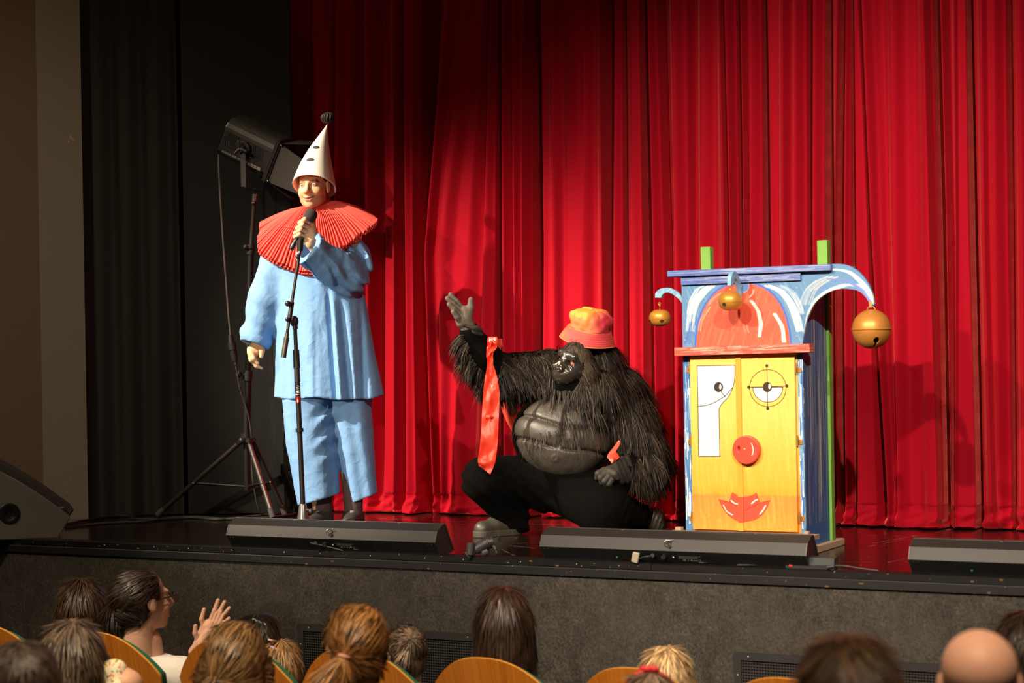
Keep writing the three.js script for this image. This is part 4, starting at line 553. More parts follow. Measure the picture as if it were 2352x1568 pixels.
// ---------------------------------------------------------------- the clown
{
  const D = 9.55, K = (px, py, t = 0) => J(px, py, D - t), S = 463;
  const foot = K(757, 1214), o = thing('person', 'clown in a tall white pointed hat, red ruff and blue suit speaking into a microphone', 'person', [foot[0], 0, foot[2]]);
  const skin = [0.78, 0.43, 0.245];
  // body: head, hands and the figure under the clothes
  const hm = frame(K(720, 428, 0), -0.25, 0.0, 0.03, 0.98), head = xf(headGeo({ cell: 0.0023, stubble: 1, jaw: 1.12, skin, look: 0.002 }), hm);
  const handR = solid(union(0.012, chain([K(597, 776, 0), K(590, 795, 0), K(582, 808, 0)], [0.026, 0.030, 0.028]), cap(K(600, 790, .01), K(592, 806, .01), 0.022, 0.016), chain([K(577, 806, .02), K(582, 823, .03), K(592, 834, .024)], [0.012, 0.0105, 0.0085]), chain([K(573, 806, 0), K(577, 826, .01), K(589, 840, 0), K(601, 845, -.006)], [0.0115, 0.0105, 0.009, 0.0075])), 0.003, {});
  const handR2 = solid(union(0.005, chain([K(572, 802, -.024), K(577, 824, -.02), K(590, 838, -.026)], [0.011, 0.010, 0.008]), chain([K(576, 798, -.04), K(583, 816, -.042), K(593, 825, -.045)], [0.010, 0.009, 0.0075]), cap(K(590, 792, -.01), K(575, 800, -.03), 0.024, 0.014)), 0.003);
  const thumbR = solid(union(0.008, chain([K(601, 786, .022), K(602, 805, .04), K(600, 818, .042)], [0.0165, 0.0135, 0.0105]), cap(K(598, 784, .01), K(594, 800, .008), 0.02, 0.02)), 0.003);
  const md = 0.27, H = (px, py, t = 0) => K(px, py, md + t);
  const fingers = [[[715, 513, -.012], [700, 504, .028], [688.5, 512, .012], [692, 519, -.02]], [[715, 524, -.010], [695, 516, .031], [682.5, 524, .012], [686, 530, -.02]], [[712, 535, -.008], [691, 527, .031], [678, 535, .012], [682, 540, -.02]], [[707, 546, -.006], [688, 538, .027], [677, 544, .01], [681, 548, -.015]]];
  const handL = mergeKeep([...fingers.map((f, i) => solid(union(0.006, chain(f.map(p => H(...p)), [0.0135, 0.012, 0.0105, 0.009].map(r => r * (1 - 0.06 * i)))), 0.003)), solid(union(0.014, chain([H(714, 515, -.022), H(712, 535, -.02), H(713, 552, -.018), H(722, 572, -.03)], [0.023, 0.028, 0.027, 0.025]), chain([H(722, 532, -.03), H(714, 512, -.034), H(700, 504, -.03)], [0.016, 0.0135, 0.011]), cap(H(708, 545, -.01), H(712, 560, -.012), 0.02, 0.02)), 0.003)].map(g => colored(g, skin)));
  const figure = solid(union(0.06, cap(K(690, 560), K(790, 555), 0.09), cap(K(740, 600), K(748, 860), 0.13, 0.14), cap(K(715, 900, .02), K(738, 1180, .02), 0.075, 0.04), cap(K(790, 900), K(812, 1175), 0.075, 0.04), cap(K(727, 470, -0.02), K(730, 560, -.03), 0.058, 0.07)), 0.014);
  part('body', mergeKeep([head, colored(handR, skin), colored(handR2, skin), colored(thumbR, skin), handL, colored(figure, skin)]), SKIN, o);
  // brown hair under the hat
  const hairM = M(LIN(0.075, 0.035, 0.014), 0.6);
  part('hair', xf(solid((() => { const c = union(0.01, ell([0, 0.042, -0.022], [0.079, 0.076, 0.093])); const f = (x, y, z) => { const cut = Math.max(0.050 + 0.006 * Math.sin(x * 300) - 0.5 * Math.max(0, -z) - y, z > 0.02 ? 0.012 - y + 0.06 * smooth(0.07, 0.03, Math.abs(x)) : -1); return Math.max(c(x, y, z), (0.049 + 0.004 * Math.sin(x * 260) + 0.006 * noise(x * 70, 3) - 1.1 * smooth(0.055, 0.075, Math.abs(x)) * 0.05 - 0.9 * Math.max(0, -z)) - y); }; f.lo = c.lo; f.hi = c.hi; return f; })(), 0.004), hm), hairM, o);
  // hat
  const felt = M(LIN(0.88, 0.83, 0.74), 0.9, { sheen: 0.3, sheenColor: LIN(0.5, 0.45, 0.4) });
  const tip = V(...K(752.5, 284, -0.05)), hc = V(...K(722, 429, 0.01)), hx = eR.clone().multiplyScalar(0.108).addScaledVector(eU, -0.012), hz = eT.clone().multiplyScalar(0.115).addScaledVector(eU, 0.05);
  const hat = (u, v, r = 1) => { const a = u * Math.PI * 2, k = (1 - v) * (1 + 0.10 * Math.sin(Math.PI * Math.min(1, v * 1.05)) - 0.0 * v) * r; const p = hc.clone().lerp(tip, v).addScaledVector(hx, Math.cos(a) * k).addScaledVector(hz, Math.sin(a) * k); p.addScaledVector(eR, -0.012 * Math.sin(Math.PI * v)); const w = 0.0025 * Math.sin(a * 3 + v * 9) * (1 - v); return p.addScaledVector(hx, Math.cos(a) * w / 0.1 * 0.1); };
  const hatG = part('hat', merge([sheet(64, 30, (u, v) => hat(u, v * 0.985), true), sheet(64, 14, (u, v) => hat(u, v * 0.9, 0.955), true), sheet(64, 1, (u, v) => hat(u, -0.001, mix(0.955, 1, v)), true)]), felt, o, 'tall white felt cone hat');
  { const pts = []; for (let i = 0; i < 64; i++) pts.push(hat(i / 64, 0.012, 1.004)); const g = []; for (let i = 0; i < 64; i++) g.push(bar(pts[i].clone().lerp(hat(i / 64, 0, 1.0), 1), hat(i / 64 + 0.004, 0.016, 1.004), 0.0009, 0.0009, 5)); const st = part('stitching', merge(g), M(LIN(0.75, 0.66, 0.55), 0.8), hatG); st.userData.kind = 'stuff'; }
  const dotM = M(LIN(0.035, 0.028, 0.022), 0.7);
  for (const [px, py, rx, ry] of [[725.5, 338, 7.4, 5.2], [712.5, 366.5, 9, 5.6]]) { // find the spot on the cone, then a round patch there
    let best = [1e9]; for (let u = 0; u < 0.5; u += 0.004) for (let v = 0.1; v < 0.9; v += 0.004) { const p = project(hat(u, v)); const d = Math.hypot(p[0] - px, p[1] - py); if (d < best[0]) best = [d, u, v]; }
    const [, u0, v0] = best, du = rx / 463 / (2 * Math.PI * 0.112 * (1 - v0)), dv = ry / 463 / 0.33; part('hat_dot', sheet(24, 5, (a, r) => { const t = a * Math.PI * 2, e = 1 + 0.06 * Math.sin(2 * t + 1); return hat(u0 + Math.cos(t) * r * du * e, v0 + Math.sin(t) * r * dv * e, 1.005); }), dotM, hatG);
  }
  { const c = V(...K(753, 271, -0.05)), R = 0.036; part('pompom', sheet(120, 24, (u, v) => { const a = u * 6.2832, b = (v - 0.5) * Math.PI, k = 0.5 + 0.5 * Math.cos(a * 15 + 1.2 * Math.sin(b * 2) + Math.sin(a * 3)); const r = R * (1 - 0.15 * Math.cos(b) ** 0.6 * k) * (1 + 0.06 * Math.sin(a * 2 + 1)); const y = Math.sin(b) * R * 0.8; return [c.x + Math.cos(a) * Math.cos(b) * r, c.y + y, c.z + Math.sin(a) * Math.cos(b) * r]; }, true), M(LIN(0.022, 0.018, 0.015), 0.5, { specularIntensity: 0.5, sheen: 0.5, sheenColor: LIN(0.3, 0.27, 0.22) }), hatG, 'black gathered satin pompom'); }
  // ruff
  const tbl = [[0, .292, -.062, .02], [28, .255, -.115, .08], [50, .175, -.185, .13], [72, .085, -.27, .17], [90, 0, -.322, .185], [106, -.06, -.318, .18], [122, -.135, -.292, .165], [140, -.205, -.255, .13], [160, -.275, -.20, .07], [180, -.311, -.136, -.01], [205, -.30, -.06, -.12], [240, -.16, .0, -.24], [270, 0, .02, -.28], [300, .15, .01, -.24], [335, .27, -.02, -.11], [360, .292, -.062, .02]];
  const rc = V(...K(727, 480, -0.01)), ruffAt = (a) => { for (let i = 0; i + 1 < tbl.length; i++) if (a <= tbl[i + 1][0]) { const t = (a - tbl[i][0]) / (tbl[i + 1][0] - tbl[i][0]), e = t; return [1, 2, 3].map(k => mix(tbl[i][k], tbl[i + 1][k], e)); } return tbl[0].slice(1); };
  const NP = 96, ruff = (layer) => sheet(NP * 10, 22, (u, v) => {
    const a = u * 360, [x, y, z] = ruffAt(a), th = a * Math.PI / 180, ix = 0.064 * Math.cos(th), iz = 0.068 * Math.sin(th) - 0.02, iy = 0.018 + 0.028 * Math.max(0, Math.cos(th + 0.6));
    const s = v, e = Math.pow(s, 1.12); const fl = 1 + 0.05 * Math.sin(th * 5 + 1) * s; let X = mix(ix, x * fl, s), Y = mix(iy, y, e) + 0.010 * Math.sin(Math.PI * s), Z = mix(iz, z * fl, s);
    const warp = u * NP + 0.35 * noise(u * 40, 3) + 0.25 * noise(u * 90, s * 2, 1), w = warp - Math.floor(warp), tri = Math.abs(w * 2 - 1) * 2 - 1, amp = mix(0.0022, 0.0105, Math.pow(s, 0.8)) * (0.8 + 0.4 * noise(u * 60, 7));
    const ph = layer ? -tri : tri, sl = Math.hypot(x, y, z), nx = -y / sl * Math.cos(th) * 0.4, ny = Math.hypot(x, z) / sl, nz = -y / sl * Math.sin(th) * 1.0; X += nx * ph * amp; Y += ny * ph * amp - (layer ? 0.012 * s + 0.002 : 0); Z += nz * ph * amp - (layer ? 0.012 * s * Math.sin(th) : 0);
    const p = rc.clone().addScaledVector(eR, X).addScaledVector(eU, Y).addScaledVector(eT, Z); const tw = amp * 0.55 * Math.sin(w * Math.PI * 4) * s; p.addScaledVector(eR, -Math.sin(th) * tw).addScaledVector(eT, Math.cos(th) * tw); return p;
  });
  const ruffM = M(LIN(0.76, 0.062, 0.045), 0.7, { sheen: 0.4, sheenColor: LIN(0.8, 0.25, 0.2), sheenRoughness: 0.4 });
  const ruffP = part('ruff', ruff(0), ruffM, o, 'wide red pleated ruff'); part('lower_layer', ruff(1), ruffM, ruffP);
  part('neck_band', sheet(60, 4, (u, v) => { const a = u * 6.2832; const r = 0.064 + 0.004 * Math.sin(v * 3.14); return rc.clone().addScaledVector(eR, r * Math.cos(a)).addScaledVector(eT, (r + 0.004) * Math.sin(a) - 0.02).addScaledVector(eU, mix(0.0, 0.034, v) + 0.028 * Math.max(0, Math.cos(a + 0.6))); }, true), ruffM, ruffP);
  // tunic
  const linen = M(LIN(0.17, 0.345, 0.63), 0.85, { bumpMap: rep(wrinkle, 2.2, 2.2), bumpScale: 0.0045, sheen: 0.35, sheenColor: LIN(0.5, 0.6, 0.75), sheenRoughness: 0.5 });
  const org = V(...K(752, 900, 0)), loc = (x, y, z) => { x -= org.x; y -= org.y; z -= org.z; return [x * eR.x + z * eR.z, y, x * eT.x + z * eT.z]; };   // right, up, towards viewer
  const pxx = (px) => (px - 752) / S, pyy = (py) => (900 - py) / S;
  const ramp = (t, pts) => { for (let i = 0; i + 1 < pts.length; i++) if (t <= pts[i + 1][0]) return mix(pts[i][1], pts[i + 1][1], clamp((t - pts[i][0]) / (pts[i + 1][0] - pts[i][0]))); return pts[pts.length - 1][1]; };
  const minS = (a, b, k) => { const h = Math.max(k - Math.abs(a - b), 0); return Math.min(a, b) - h * h / (4 * k); };
  const cx = [[pyy(915), pxx(756)], [pyy(800), pxx(747)], [pyy(700), pxx(742)], [pyy(600), pxx(728)], [pyy(540), pxx(726)]], ca = [[pyy(915), 0.272], [pyy(800), 0.245], [pyy(700), 0.222], [pyy(610), 0.215], [pyy(560), 0.17], [pyy(520), 0.07]], cb = [[pyy(915), 0.20], [pyy(800), 0.185], [pyy(700), 0.165], [pyy(600), 0.145], [pyy(520), 0.06]];
  const sl1 = union(0.05, chain([K(640, 592, 0), K(610, 690, .01), K(567, 850, .02)], [0.088, 0.080, 0.074])), in1 = cap(K(594, 755, .015), K(570, 860, .03), 0.05, 0.066), sl2 = union(0.05, chain([K(808, 588, -.01), K(806, 622, .06), K(798, 632, .12)], [0.09, 0.086, 0.083]), chain([K(798, 632, .12), K(755, 606, .2), K(712, 573, .27), K(672, 543, .33)], [0.083, 0.080, 0.074, 0.076])), in2 = cap(K(735, 590, .23), K(672, 542, .33), 0.05, 0.064);
  const dirOf = (a, b) => V(...b).sub(V(...a)).normalize(), n1 = dirOf(K(600, 740, 0), K(581, 790, .022)), c1 = V(...K(581, 791, .02)), n2 = dirOf(K(760, 610, .2), K(706, 570, .28)), c2 = V(...K(706, 569, .28));
  const foldAt = (a, y, z) => { const low = smooth(0.65, 0.0, y); const vert = (u, w) => Math.exp(-(((a - u) / w) ** 2)); let d = 0; d += 0.016 * vert(pxx(770) + 0.06 * (0.3 - y), 0.012) * smooth(0.55, 0.42, y); d += 0.022 * vert(pxx(795) + 0.09 * (0.35 - y), 0.016) * smooth(0.5, 0.35, y); d -= 0.014 * vert(pxx(780) + 0.07 * (0.3 - y), 0.012) * low; d += 0.014 * vert(pxx(836) + 0.04 * (0.3 - y), 0.014) * low; d -= 0.010 * vert(pxx(815) + .05 * (.3 - y), 0.014) * low; d += 0.01 * vert(pxx(665), 0.02) * low; d += 0.006 * vert(pxx(735), 0.012) * low; d += 0.006 * Math.sin(a * 46 + y * 3) * low + 0.007 * fbm(a * 8, y * 5, 2, 3); return d; };
  const hemY = (a) => pyy(912) - 0.012 * smooth(-0.02, 0.15, a) + 0.02 * smooth(0.2, 0.28, a) - 0.004 * Math.sin(a * 30);
  const tunicF = (X, Y, Z) => { const [a, y, t] = loc(X, Y, Z); const A1 = ramp(y, ca), B1 = ramp(y, cb), u = (a - ramp(y, cx)) / A1, w = (t + 0.0) / B1; const k = Math.hypot(u, w); let d = (k - 1) * Math.min(A1, B1) * 0.9 + (t > -0.05 ? foldAt(a, y, t) : 0) * smooth(0.2, 0.7, w + 0.4);
    d = Math.max(d, y - pyy(525)); d = Math.max(d, hemY(a) - y); const inner = (Math.hypot((a - ramp(y, cx)) / (A1 - 0.05), t / (B1 - 0.05)) - 1) * 0.12; d = Math.max(d, -Math.max(inner, y - hemY(a) - 0.10)); // hollow under the hem
    let s1 = sl1(X, Y, Z) + 0.006 * fbm(X * 16, Y * 22, Z * 16, 3) + 0.006 * Math.sin((y * 55 + a * 30)) * smooth(pyy(640), pyy(760), y); s1 = Math.max(s1, (X - c1.x) * n1.x + (Y - c1.y) * n1.y + (Z - c1.z) * n1.z, -in1(X, Y, Z));
    let s2 = sl2(X, Y, Z) + 0.014 * fbm(X * 15, Y * 15, Z * 15, 3) + 0.010 * Math.sin(a * 70 + y * 60 + 3 * noise(X * 8, Y * 8, Z * 8)) * smooth(pxx(745), pxx(790), a); s2 = Math.max(s2, (X - c2.x) * n2.x + (Y - c2.y) * n2.y + (Z - c2.z) * n2.z, -in2(X, Y, Z)); return minS(minS(d, s1, 0.035), s2, 0.03); };
  const bb = (pts, r) => { const lo = [1e9, 1e9, 1e9], hi = [-1e9, -1e9, -1e9]; for (const p of pts) for (let i = 0; i < 3; i++) { lo[i] = Math.min(lo[i], p[i] - r); hi[i] = Math.max(hi[i], p[i] + r); } return { lo, hi }; };
  part('tunic', solid(tunicF, 0.0065, { ...bb([K(560, 800), K(890, 930), K(640, 540), K(880, 560, .1), K(700, 560, .3)], 0.14), planar: true, lip: 3 }), linen, o, 'loose long-sleeved blue linen tunic');
  // trousers
  const legF = (X, Y, Z) => { const [a, y, t] = loc(X, Y, Z); const L = (pts, rs, zs, b) => { const c = ramp(y, pts), r = ramp(y, rs); return (Math.hypot((a - c) / r, (t - zs) / (r * b)) - 1) * r * Math.min(1, b) * 0.92; };
    let d1 = L([[pyy(1160), pxx(731)], [pyy(1010), pxx(712)], [pyy(880), pxx(702)]], [[pyy(1160), 0.107], [pyy(1010), 0.12], [pyy(900), 0.118]], 0.04, 1.0), d2 = L([[pyy(1160), pxx(832)], [pyy(1010), pxx(812)], [pyy(880), pxx(797)]], [[pyy(1160), 0.07], [pyy(1050), 0.092], [pyy(900), 0.122]], 0.0, 1.1);
    const h1 = pyy(1157) + 0.27 * (a - pxx(682)), h2 = pyy(1157) + 0.38 * (a - pxx(800)); const wr = 0.006 * fbm(a * 12, y * 9, t * 9, 3) + 0.010 * Math.sin(y * 62 - a * 45) * Math.exp(-(((a - pxx(752)) / 0.05) ** 2)) * smooth(-0.45, -0.2, y) * smooth(0, -0.1, y) + 0.007 * Math.sin(a * 70 + y * 8) * smooth(pxx(760), pxx(840), a);
    d1 = Math.max(d1 + wr, h1 - y, -Math.max(L([[pyy(1160), pxx(731)], [pyy(1010), pxx(712)]], [[pyy(1160), 0.088]], 0.04, 1), y - h1 - 0.12)); d2 = Math.max(d2 + wr * 0.8, h2 - y, -Math.max(L([[pyy(1160), pxx(832)], [pyy(1010), pxx(812)]], [[pyy(1160), 0.054]], 0.0, 1.1), y - h2 - 0.12)); return Math.max(minS(d1, d2, 0.03), y - pyy(870)); };
  part('trousers', solid(legF, 0.0065, { ...bb([K(650, 880), K(870, 1165), K(760, 1000, .1), K(760, 1000, -.1)], 0.09), planar: true, lip: 3 }), linen, o, 'wide blue linen trousers ending above the ankles');
  // socks and shoes
  const sockM = M(LIN(0.085, 0.05, 0.05), 0.95, { bumpMap: rep(grain, 20), bumpScale: 0.001 }), shoeM = M(LIN(0.035, 0.032, 0.028), 0.55), sole = M(LIN(0.2, 0.17, 0.14), 0.8), lace = M(LIN(0.3, 0.27, 0.22), 0.8);
  for (const [ax, ay, tx, ty, tt] of [[741, 1192, 716, 1218, 0.16], [812, 1190, 806, 1220, 0.17]]) {
    const a = V(...K(ax, ay, 0.02)), heel = a.clone().addScaledVector(eT, -0.05), toe = a.clone().addScaledVector(eT, tt).addScaledVector(eR, (tx - ax) / S);
    part('sock', solid(union(0.02, cap([a.x, 0.28, a.z], [a.x, 0.06, a.z], 0.052, 0.045)), 0.006), sockM, o);
    const sh = union(0.03, cap([heel.x, 0.045, heel.z], [a.x, 0.06, a.z], 0.042, 0.05), cap([a.x, 0.05, a.z], [toe.x, 0.036, toe.z], 0.048, 0.038)), shoe = Object.assign((x, y, z) => Math.max(sh(x, y, z), 0.012 - y), { lo: sh.lo, hi: sh.hi });
    const s = part('shoe', solid(shoe, 0.005), shoeM, o, 'dark lace-up shoe'); const so = Object.assign((x, y, z) => Math.max(sh(x, 0.04, z) - 0.004, -y, y - 0.016), { lo: sh.lo, hi: sh.hi }); part('sole', solid(so, 0.004), sole, s);
    const L = []; for (let k = 0; k < 5; k++) { const p = a.clone().lerp(toe, 0.22 + k * 0.1), y = 0.098 - k * 0.007; L.push(tube([V(p.x, y - 0.012, p.z).addScaledVector(eR, -0.026), V(p.x, y + 0.003, p.z), V(p.x, y - 0.012, p.z).addScaledVector(eR, 0.026)], 0.0028, 10, 6)); } part('laces', merge(L), lace, s);
  }

  // ---- microphone in his hand
  const mt = V(...H(711, 498)), mb = V(...H(668, 573)), ax = mt.clone().sub(mb).normalize(), mic = thing('microphone', 'black handheld microphone with a foam windshield held by the clown', 'microphone', mb.toArray());
  const qm = new THREE.Quaternion().setFromUnitVectors(V(0, 1, 0), ax), lat = (pts) => { const g = new THREE.LatheGeometry(pts.map(p => new THREE.Vector2(...p)), 28); g.applyQuaternion(qm); g.translate(mb.x, mb.y, mb.z); return g; }, ML = mt.distanceTo(mb);
  part('handle', lat([[0, 0], [0.011, 0], [0.0135, 0.004], [0.0135, 0.03], [0.0125, 0.034], [0.0135, 0.04], [0.016, ML - 0.05], [0.019, ML - 0.028]]), M(LIN(0.012, 0.011, 0.01), 0.3), mic);
  part('ring', lat([[0.0185, ML - 0.03], [0.0225, ML - 0.028], [0.0225, ML - 0.018], [0.02, ML - 0.016]]), M(LIN(0.5, 0.48, 0.45), 0.25, { metalness: 0.9 }), mic, 'silver ring below the windshield');
  part('windshield', lat([[0.02, ML - 0.02], [0.029, ML - 0.016], [0.0325, ML + 0.004], [0.032, ML + 0.018], [0.027, ML + 0.031], [0.016, ML + 0.039], [0, ML + 0.041]]), M(LIN(0.035, 0.027, 0.021), 0.95, { bumpMap: rep(grain, 2), bumpScale: 0.001 }), mic);
}

// ---------------------------------------------------------------- microphone stand in front of the clown
{
  const D = 9.2, K = (px, py, t = 0) => J(px, py, D - t), blk = M(LIN(0.02, 0.018, 0.016), 0.32), chrome = M(LIN(0.45, 0.42, 0.38), 0.22, { metalness: 0.9 });
  const b = onY(697, 1231, 0), o = thing('microphone_stand', 'black microphone stand with a short boom standing in front of the clown', 'microphone stand', b.toArray());
  const lat = (pts) => { const g = new THREE.LatheGeometry(pts.map(p => new THREE.Vector2(...p)), 40); g.translate(b.x, 0, b.z); return g; };
  part('base', lat([[0, 0.0], [0.115, 0.0], [0.12, 0.006], [0.118, 0.014], [0.06, 0.026], [0.034, 0.05], [0.028, 0.09], [0.018, 0.15], [0.012, 0.155]]), M(LIN(0.42, 0.40, 0.36), 0.25, { metalness: 0.85 }), o, 'silver conical base');
  const foot = V(b.x, 0.15, b.z), top = V(...K(677, 735)), p = (t) => foot.clone().lerp(top, t).toArray();
  part('lower_tube', bar(p(0), p(0.68), 0.0125), blk, o); part('upper_tube', bar(p(0.66), p(0.97), 0.0095), blk, o);
  part('clutch', merge([bar(p(0.665), p(0.74), 0.014), bar(p(0.74), p(0.84), 0.0165, 0.0155)]), M(LIN(0.025, 0.022, 0.02), 0.45), o);
  part('tube_collar', bar(p(0.395), p(0.415), 0.019), blk, o); part('foot_knob', merge([bar([b.x, 0.125, b.z], [b.x + 0.045, 0.125, b.z + 0.005], 0.006), ball([b.x + 0.05, 0.12, b.z + 0.006], 0.013)]), blk, o);
  { // sticker on the tube
    const st = canvasTex(64, 256, (c, w, h) => { c.fillStyle = '#1a1714'; c.fillRect(0, 0, w, h); c.fillStyle = '#d9d0c0'; for (const [y, s] of [[20, 12], [44, 16], [74, 10], [100, 18]]) { c.beginPath(); c.ellipse(32 + (y % 7) * 2, y, 16, s * 0.5, .5, 0, 7); c.fill(); } c.fillStyle = '#c01818'; c.beginPath(); c.moveTo(10, 250); c.lineTo(52, 230); c.lineTo(46, 150); c.lineTo(24, 170); c.fill(); c.fillStyle = '#e8e0d4'; c.fillRect(26, 200, 8, 36); c.fillRect(10, 128, 38, 6); });
    const g = new THREE.CylinderGeometry(0.0129, 0.0129, 0.09, 16, 1, true, 0, Math.PI); const a = V(...p(0.60)), q = new THREE.Quaternion().setFromUnitVectors(V(0, 1, 0), top.clone().sub(foot).normalize()); g.rotateY(YAW - Math.PI / 2); g.applyQuaternion(q); g.translate(a.x, a.y, a.z); part('sticker', g, M(0xffffff, 0.4, { map: st }), o, 'torn white and red sticker'); }
  const j = K(676, 738), boomT = K(689, 575, 0.02), boomB = K(651, 821, 0.03);
  const bt = V(...boomT), bb = V(...boomB), q = (t) => bb.clone().lerp(bt, t).toArray();
  part('boom', merge([bar(q(0.2), q(1), 0.0075), bar(q(0.36), q(0.52), 0.0115)]), M(LIN(0.05, 0.043, 0.036), 0.3, { metalness: 0.4 }), o); part('boom_weight', merge([bar(q(0), q(0.19), 0.013), bar(q(0.19), q(0.22), 0.010)]), M(LIN(0.12, 0.10, 0.085), 0.35, { metalness: 0.5 }), o, 'bronze grey counterweight grip');
  part('boom_joint', merge([ball(j, 0.022, 1, 1.25, 0.8), bar(j, K(666, 735, 0.03), 0.012), bar(p(0.95), p(1), 0.013)]), blk, o); part('clamp_knob', merge([bar(K(666, 699, .03), K(661, 698, .045), 0.006), ball(K(661, 697, .047), 0.014)]), blk, o); part('clamp_knob', ball(K(660, 733, 0.04), 0.011), blk, o);
  part('microphone_clip', merge([bar(K(689, 576, .02), K(690, 552, .02), 0.0145, 0.018), bar(K(686, 574, .02), K(692, 573, .02), 0.012), bar(K(690, 556, .02), K(694, 545, .03), 0.015, 0.013)]), blk, o); part('thread', bar(K(688, 581, .02), K(689, 574, .02), 0.011), chrome, o); part('clamp_knob', merge([ball(K(684, 589, .03), 0.0115), bar(K(684, 589, .03), K(688, 590, .02), 0.006)]), blk, o);
}

// ---------------------------------------------------------------- performer in a gorilla suit, down on one knee
{
  const D = 9.1, K = (px, py, t = 0) => J(px, py, D - t), b = onY(1270, 1228, 0);
  const o = thing('person', 'performer in a shaggy black gorilla costume kneeling with one arm raised', 'person', [b.x, 0, b.z]);
  const plush = M(LIN(0.003, 0.0026, 0.0022), 0.9, { sheen: 0.5, sheenColor: LIN(0.045, 0.034, 0.025), sheenRoughness: 0.3, specularIntensity: 0.08, bumpMap: rep(grain, 22), bumpScale: 0.0015 });
  const torso = chain([K(1285, 1085, -.02), K(1300, 985, .0), K(1335, 905, -.05)], [0.18, 0.205, 0.165]);
  const legs = [cap(K(1255, 1105, -.02), K(1315, 1105, -.02), 0.14), ...chain([K(1240, 1105, 0), K(1116, 1096, .12)], [0.125, 0.10]), ...chain([K(1114, 1104, .12), K(1163, 1180, .0)], [0.10, 0.072]), cap(K(1178, 1165, -.02), K(1190, 1205, -.02), 0.062, 0.056), cap(K(1322, 1108, .0), K(1392, 1168, .2), 0.13, 0.11), cap(K(1300, 1130, .05), K(1385, 1180, .2), 0.10, 0.11), cap(K(1392, 1172, .2), K(1468, 1185, -.04), 0.105, 0.068)];
  const armL = [cap(K(1262, 852, 0), K(1150, 852, .06), 0.105, 0.082), ...chain([K(1146, 856, .07), K(1108, 812, .13), K(1079, 764, .18)], [0.078, 0.066, 0.05])];
  const armR = [cap(K(1420, 905, -.02), K(1480, 1045, .02), 0.135, 0.105), ...chain([K(1482, 1055, .02), K(1440, 1085, .12), K(1415, 1090, .17)], [0.098, 0.075, 0.06])];
  const head = [ell(K(1366, 815, .0), [0.10, 0.135, 0.105], [eR, eU, eT]), cap(K(1362, 860, -.03), K(1348, 915, -.03), 0.09, 0.13), cap(K(1280, 886, .10), K(1385, 888, .11), 0.07, 0.08)];
  const bf = union(0.045, torso, legs, armL, armR, head);
  const creases = (x, y, z) => { const [px, py] = project(V(x, y, z)); let d = 0; d += 0.007 * Math.sin((px * 0.9 + py * 0.35) * 0.42) * smooth(1425, 1445, px) * smooth(1120, 1150, py); d += 0.006 * Math.sin((px - py * 1.2) * 0.16) * smooth(1060, 1100, py) * smooth(1330, 1240, px); return d; };
  const bfl = Object.assign((x, y, z) => { const d = bf(x, y, z); return d > 0.05 || d < -0.05 ? d : d + creases(x, y, z) + 0.006 * fbm(x * 13, y * 13, z * 13, 2); }, { lo: bf.lo, hi: bf.hi });
  const bodyG = solid(bfl, 0.0095, { lip: 2.4, planar: true }); 
  // floor clips the knee and shin
  { const p = bodyG.attributes.position; for (let i = 0; i < p.count; i++) if (p.getY(i) < 0.004) p.setY(i, 0.004); }
  const body = part('body', bodyG.clone(), plush, o);

  // chest plate of padded black vinyl
  const pc = K(1292, 1002, .095), q = [eR.clone().multiplyScalar(0.98).addScaledVector(eU, -0.2).normalize(), null, eT.clone()]; q[1] = q[2].clone().cross(q[0]).normalize(); q[2] = q[0].clone().cross(q[1]);
  const plate = ell(pc, [0.222, 0.192, 0.150], q), plateF = Object.assign((x, y, z) => {
    let d = plate(x, y, z); if (Math.abs(d) > 0.05) return d; const X = x - pc[0], Y = y - pc[1], Z = z - pc[2], a = X * q[0].x + Y * q[0].y + Z * q[0].z, c = X * q[1].x + Y * q[1].y + Z * q[1].z;
    const c2 = c + 0.006 * Math.cos((a + 0.01) * 22), g = (v, w) => Math.exp(-((v / w) ** 2)); const mid = a + 0.012 - 0.01 * c;
    d += 0.012 * g(c2 - 0.060, 0.008) + 0.014 * g(c2 + 0.046, 0.008) * (1 - 0.75 * g(mid, 0.02)) + 0.012 * g(mid, 0.009) * smooth(-0.06, -0.035, c) + 0.004 * fbm(a * 16, c * 16, 1, 3); d -= 0.008 * Math.max(0, 1 - ((c2 - 0.007) / 0.05) ** 2) * (1 - g(mid, 0.025)); d -= 0.004 * g(Math.hypot(a + 0.02, c + 0.10) - 0.012, 0.008);
    return d; }, { lo: plate.c.map(v => v - 0.225), hi: plate.c.map(v => v + 0.225) });
  part('chest_plate', solid(plateF, 0.0055, { lip: 2.6 }), M(LIN(0.055, 0.046, 0.036), 0.42, { bumpMap: rep(wrinkle, 5), bumpScale: 0.002, clearcoat: 0.1, clearcoatRoughness: 0.5 }), o, 'padded black vinyl chest and belly plate');
  { // piping round the plate
    const ring = []; for (let k = 0; k <= 60; k++) { const t = k / 60 * 6.2832; ring.push(V(...pc).addScaledVector(q[0], Math.cos(t) * 0.226).addScaledVector(q[1], Math.sin(t) * 0.197).addScaledVector(q[2], -0.0 + 0.012)); } part('plate_edge', tube(ring, 0.012, 120, 8), plush, o); }

  // mask
  const mf = frame(K(1341, 829, .10), -0.90, 0.08, -0.26, 1.04), rubber = M(LIN(0.028, 0.023, 0.018), 0.24, { clearcoat: 0.5, clearcoatRoughness: 0.25, vertexColors: true });
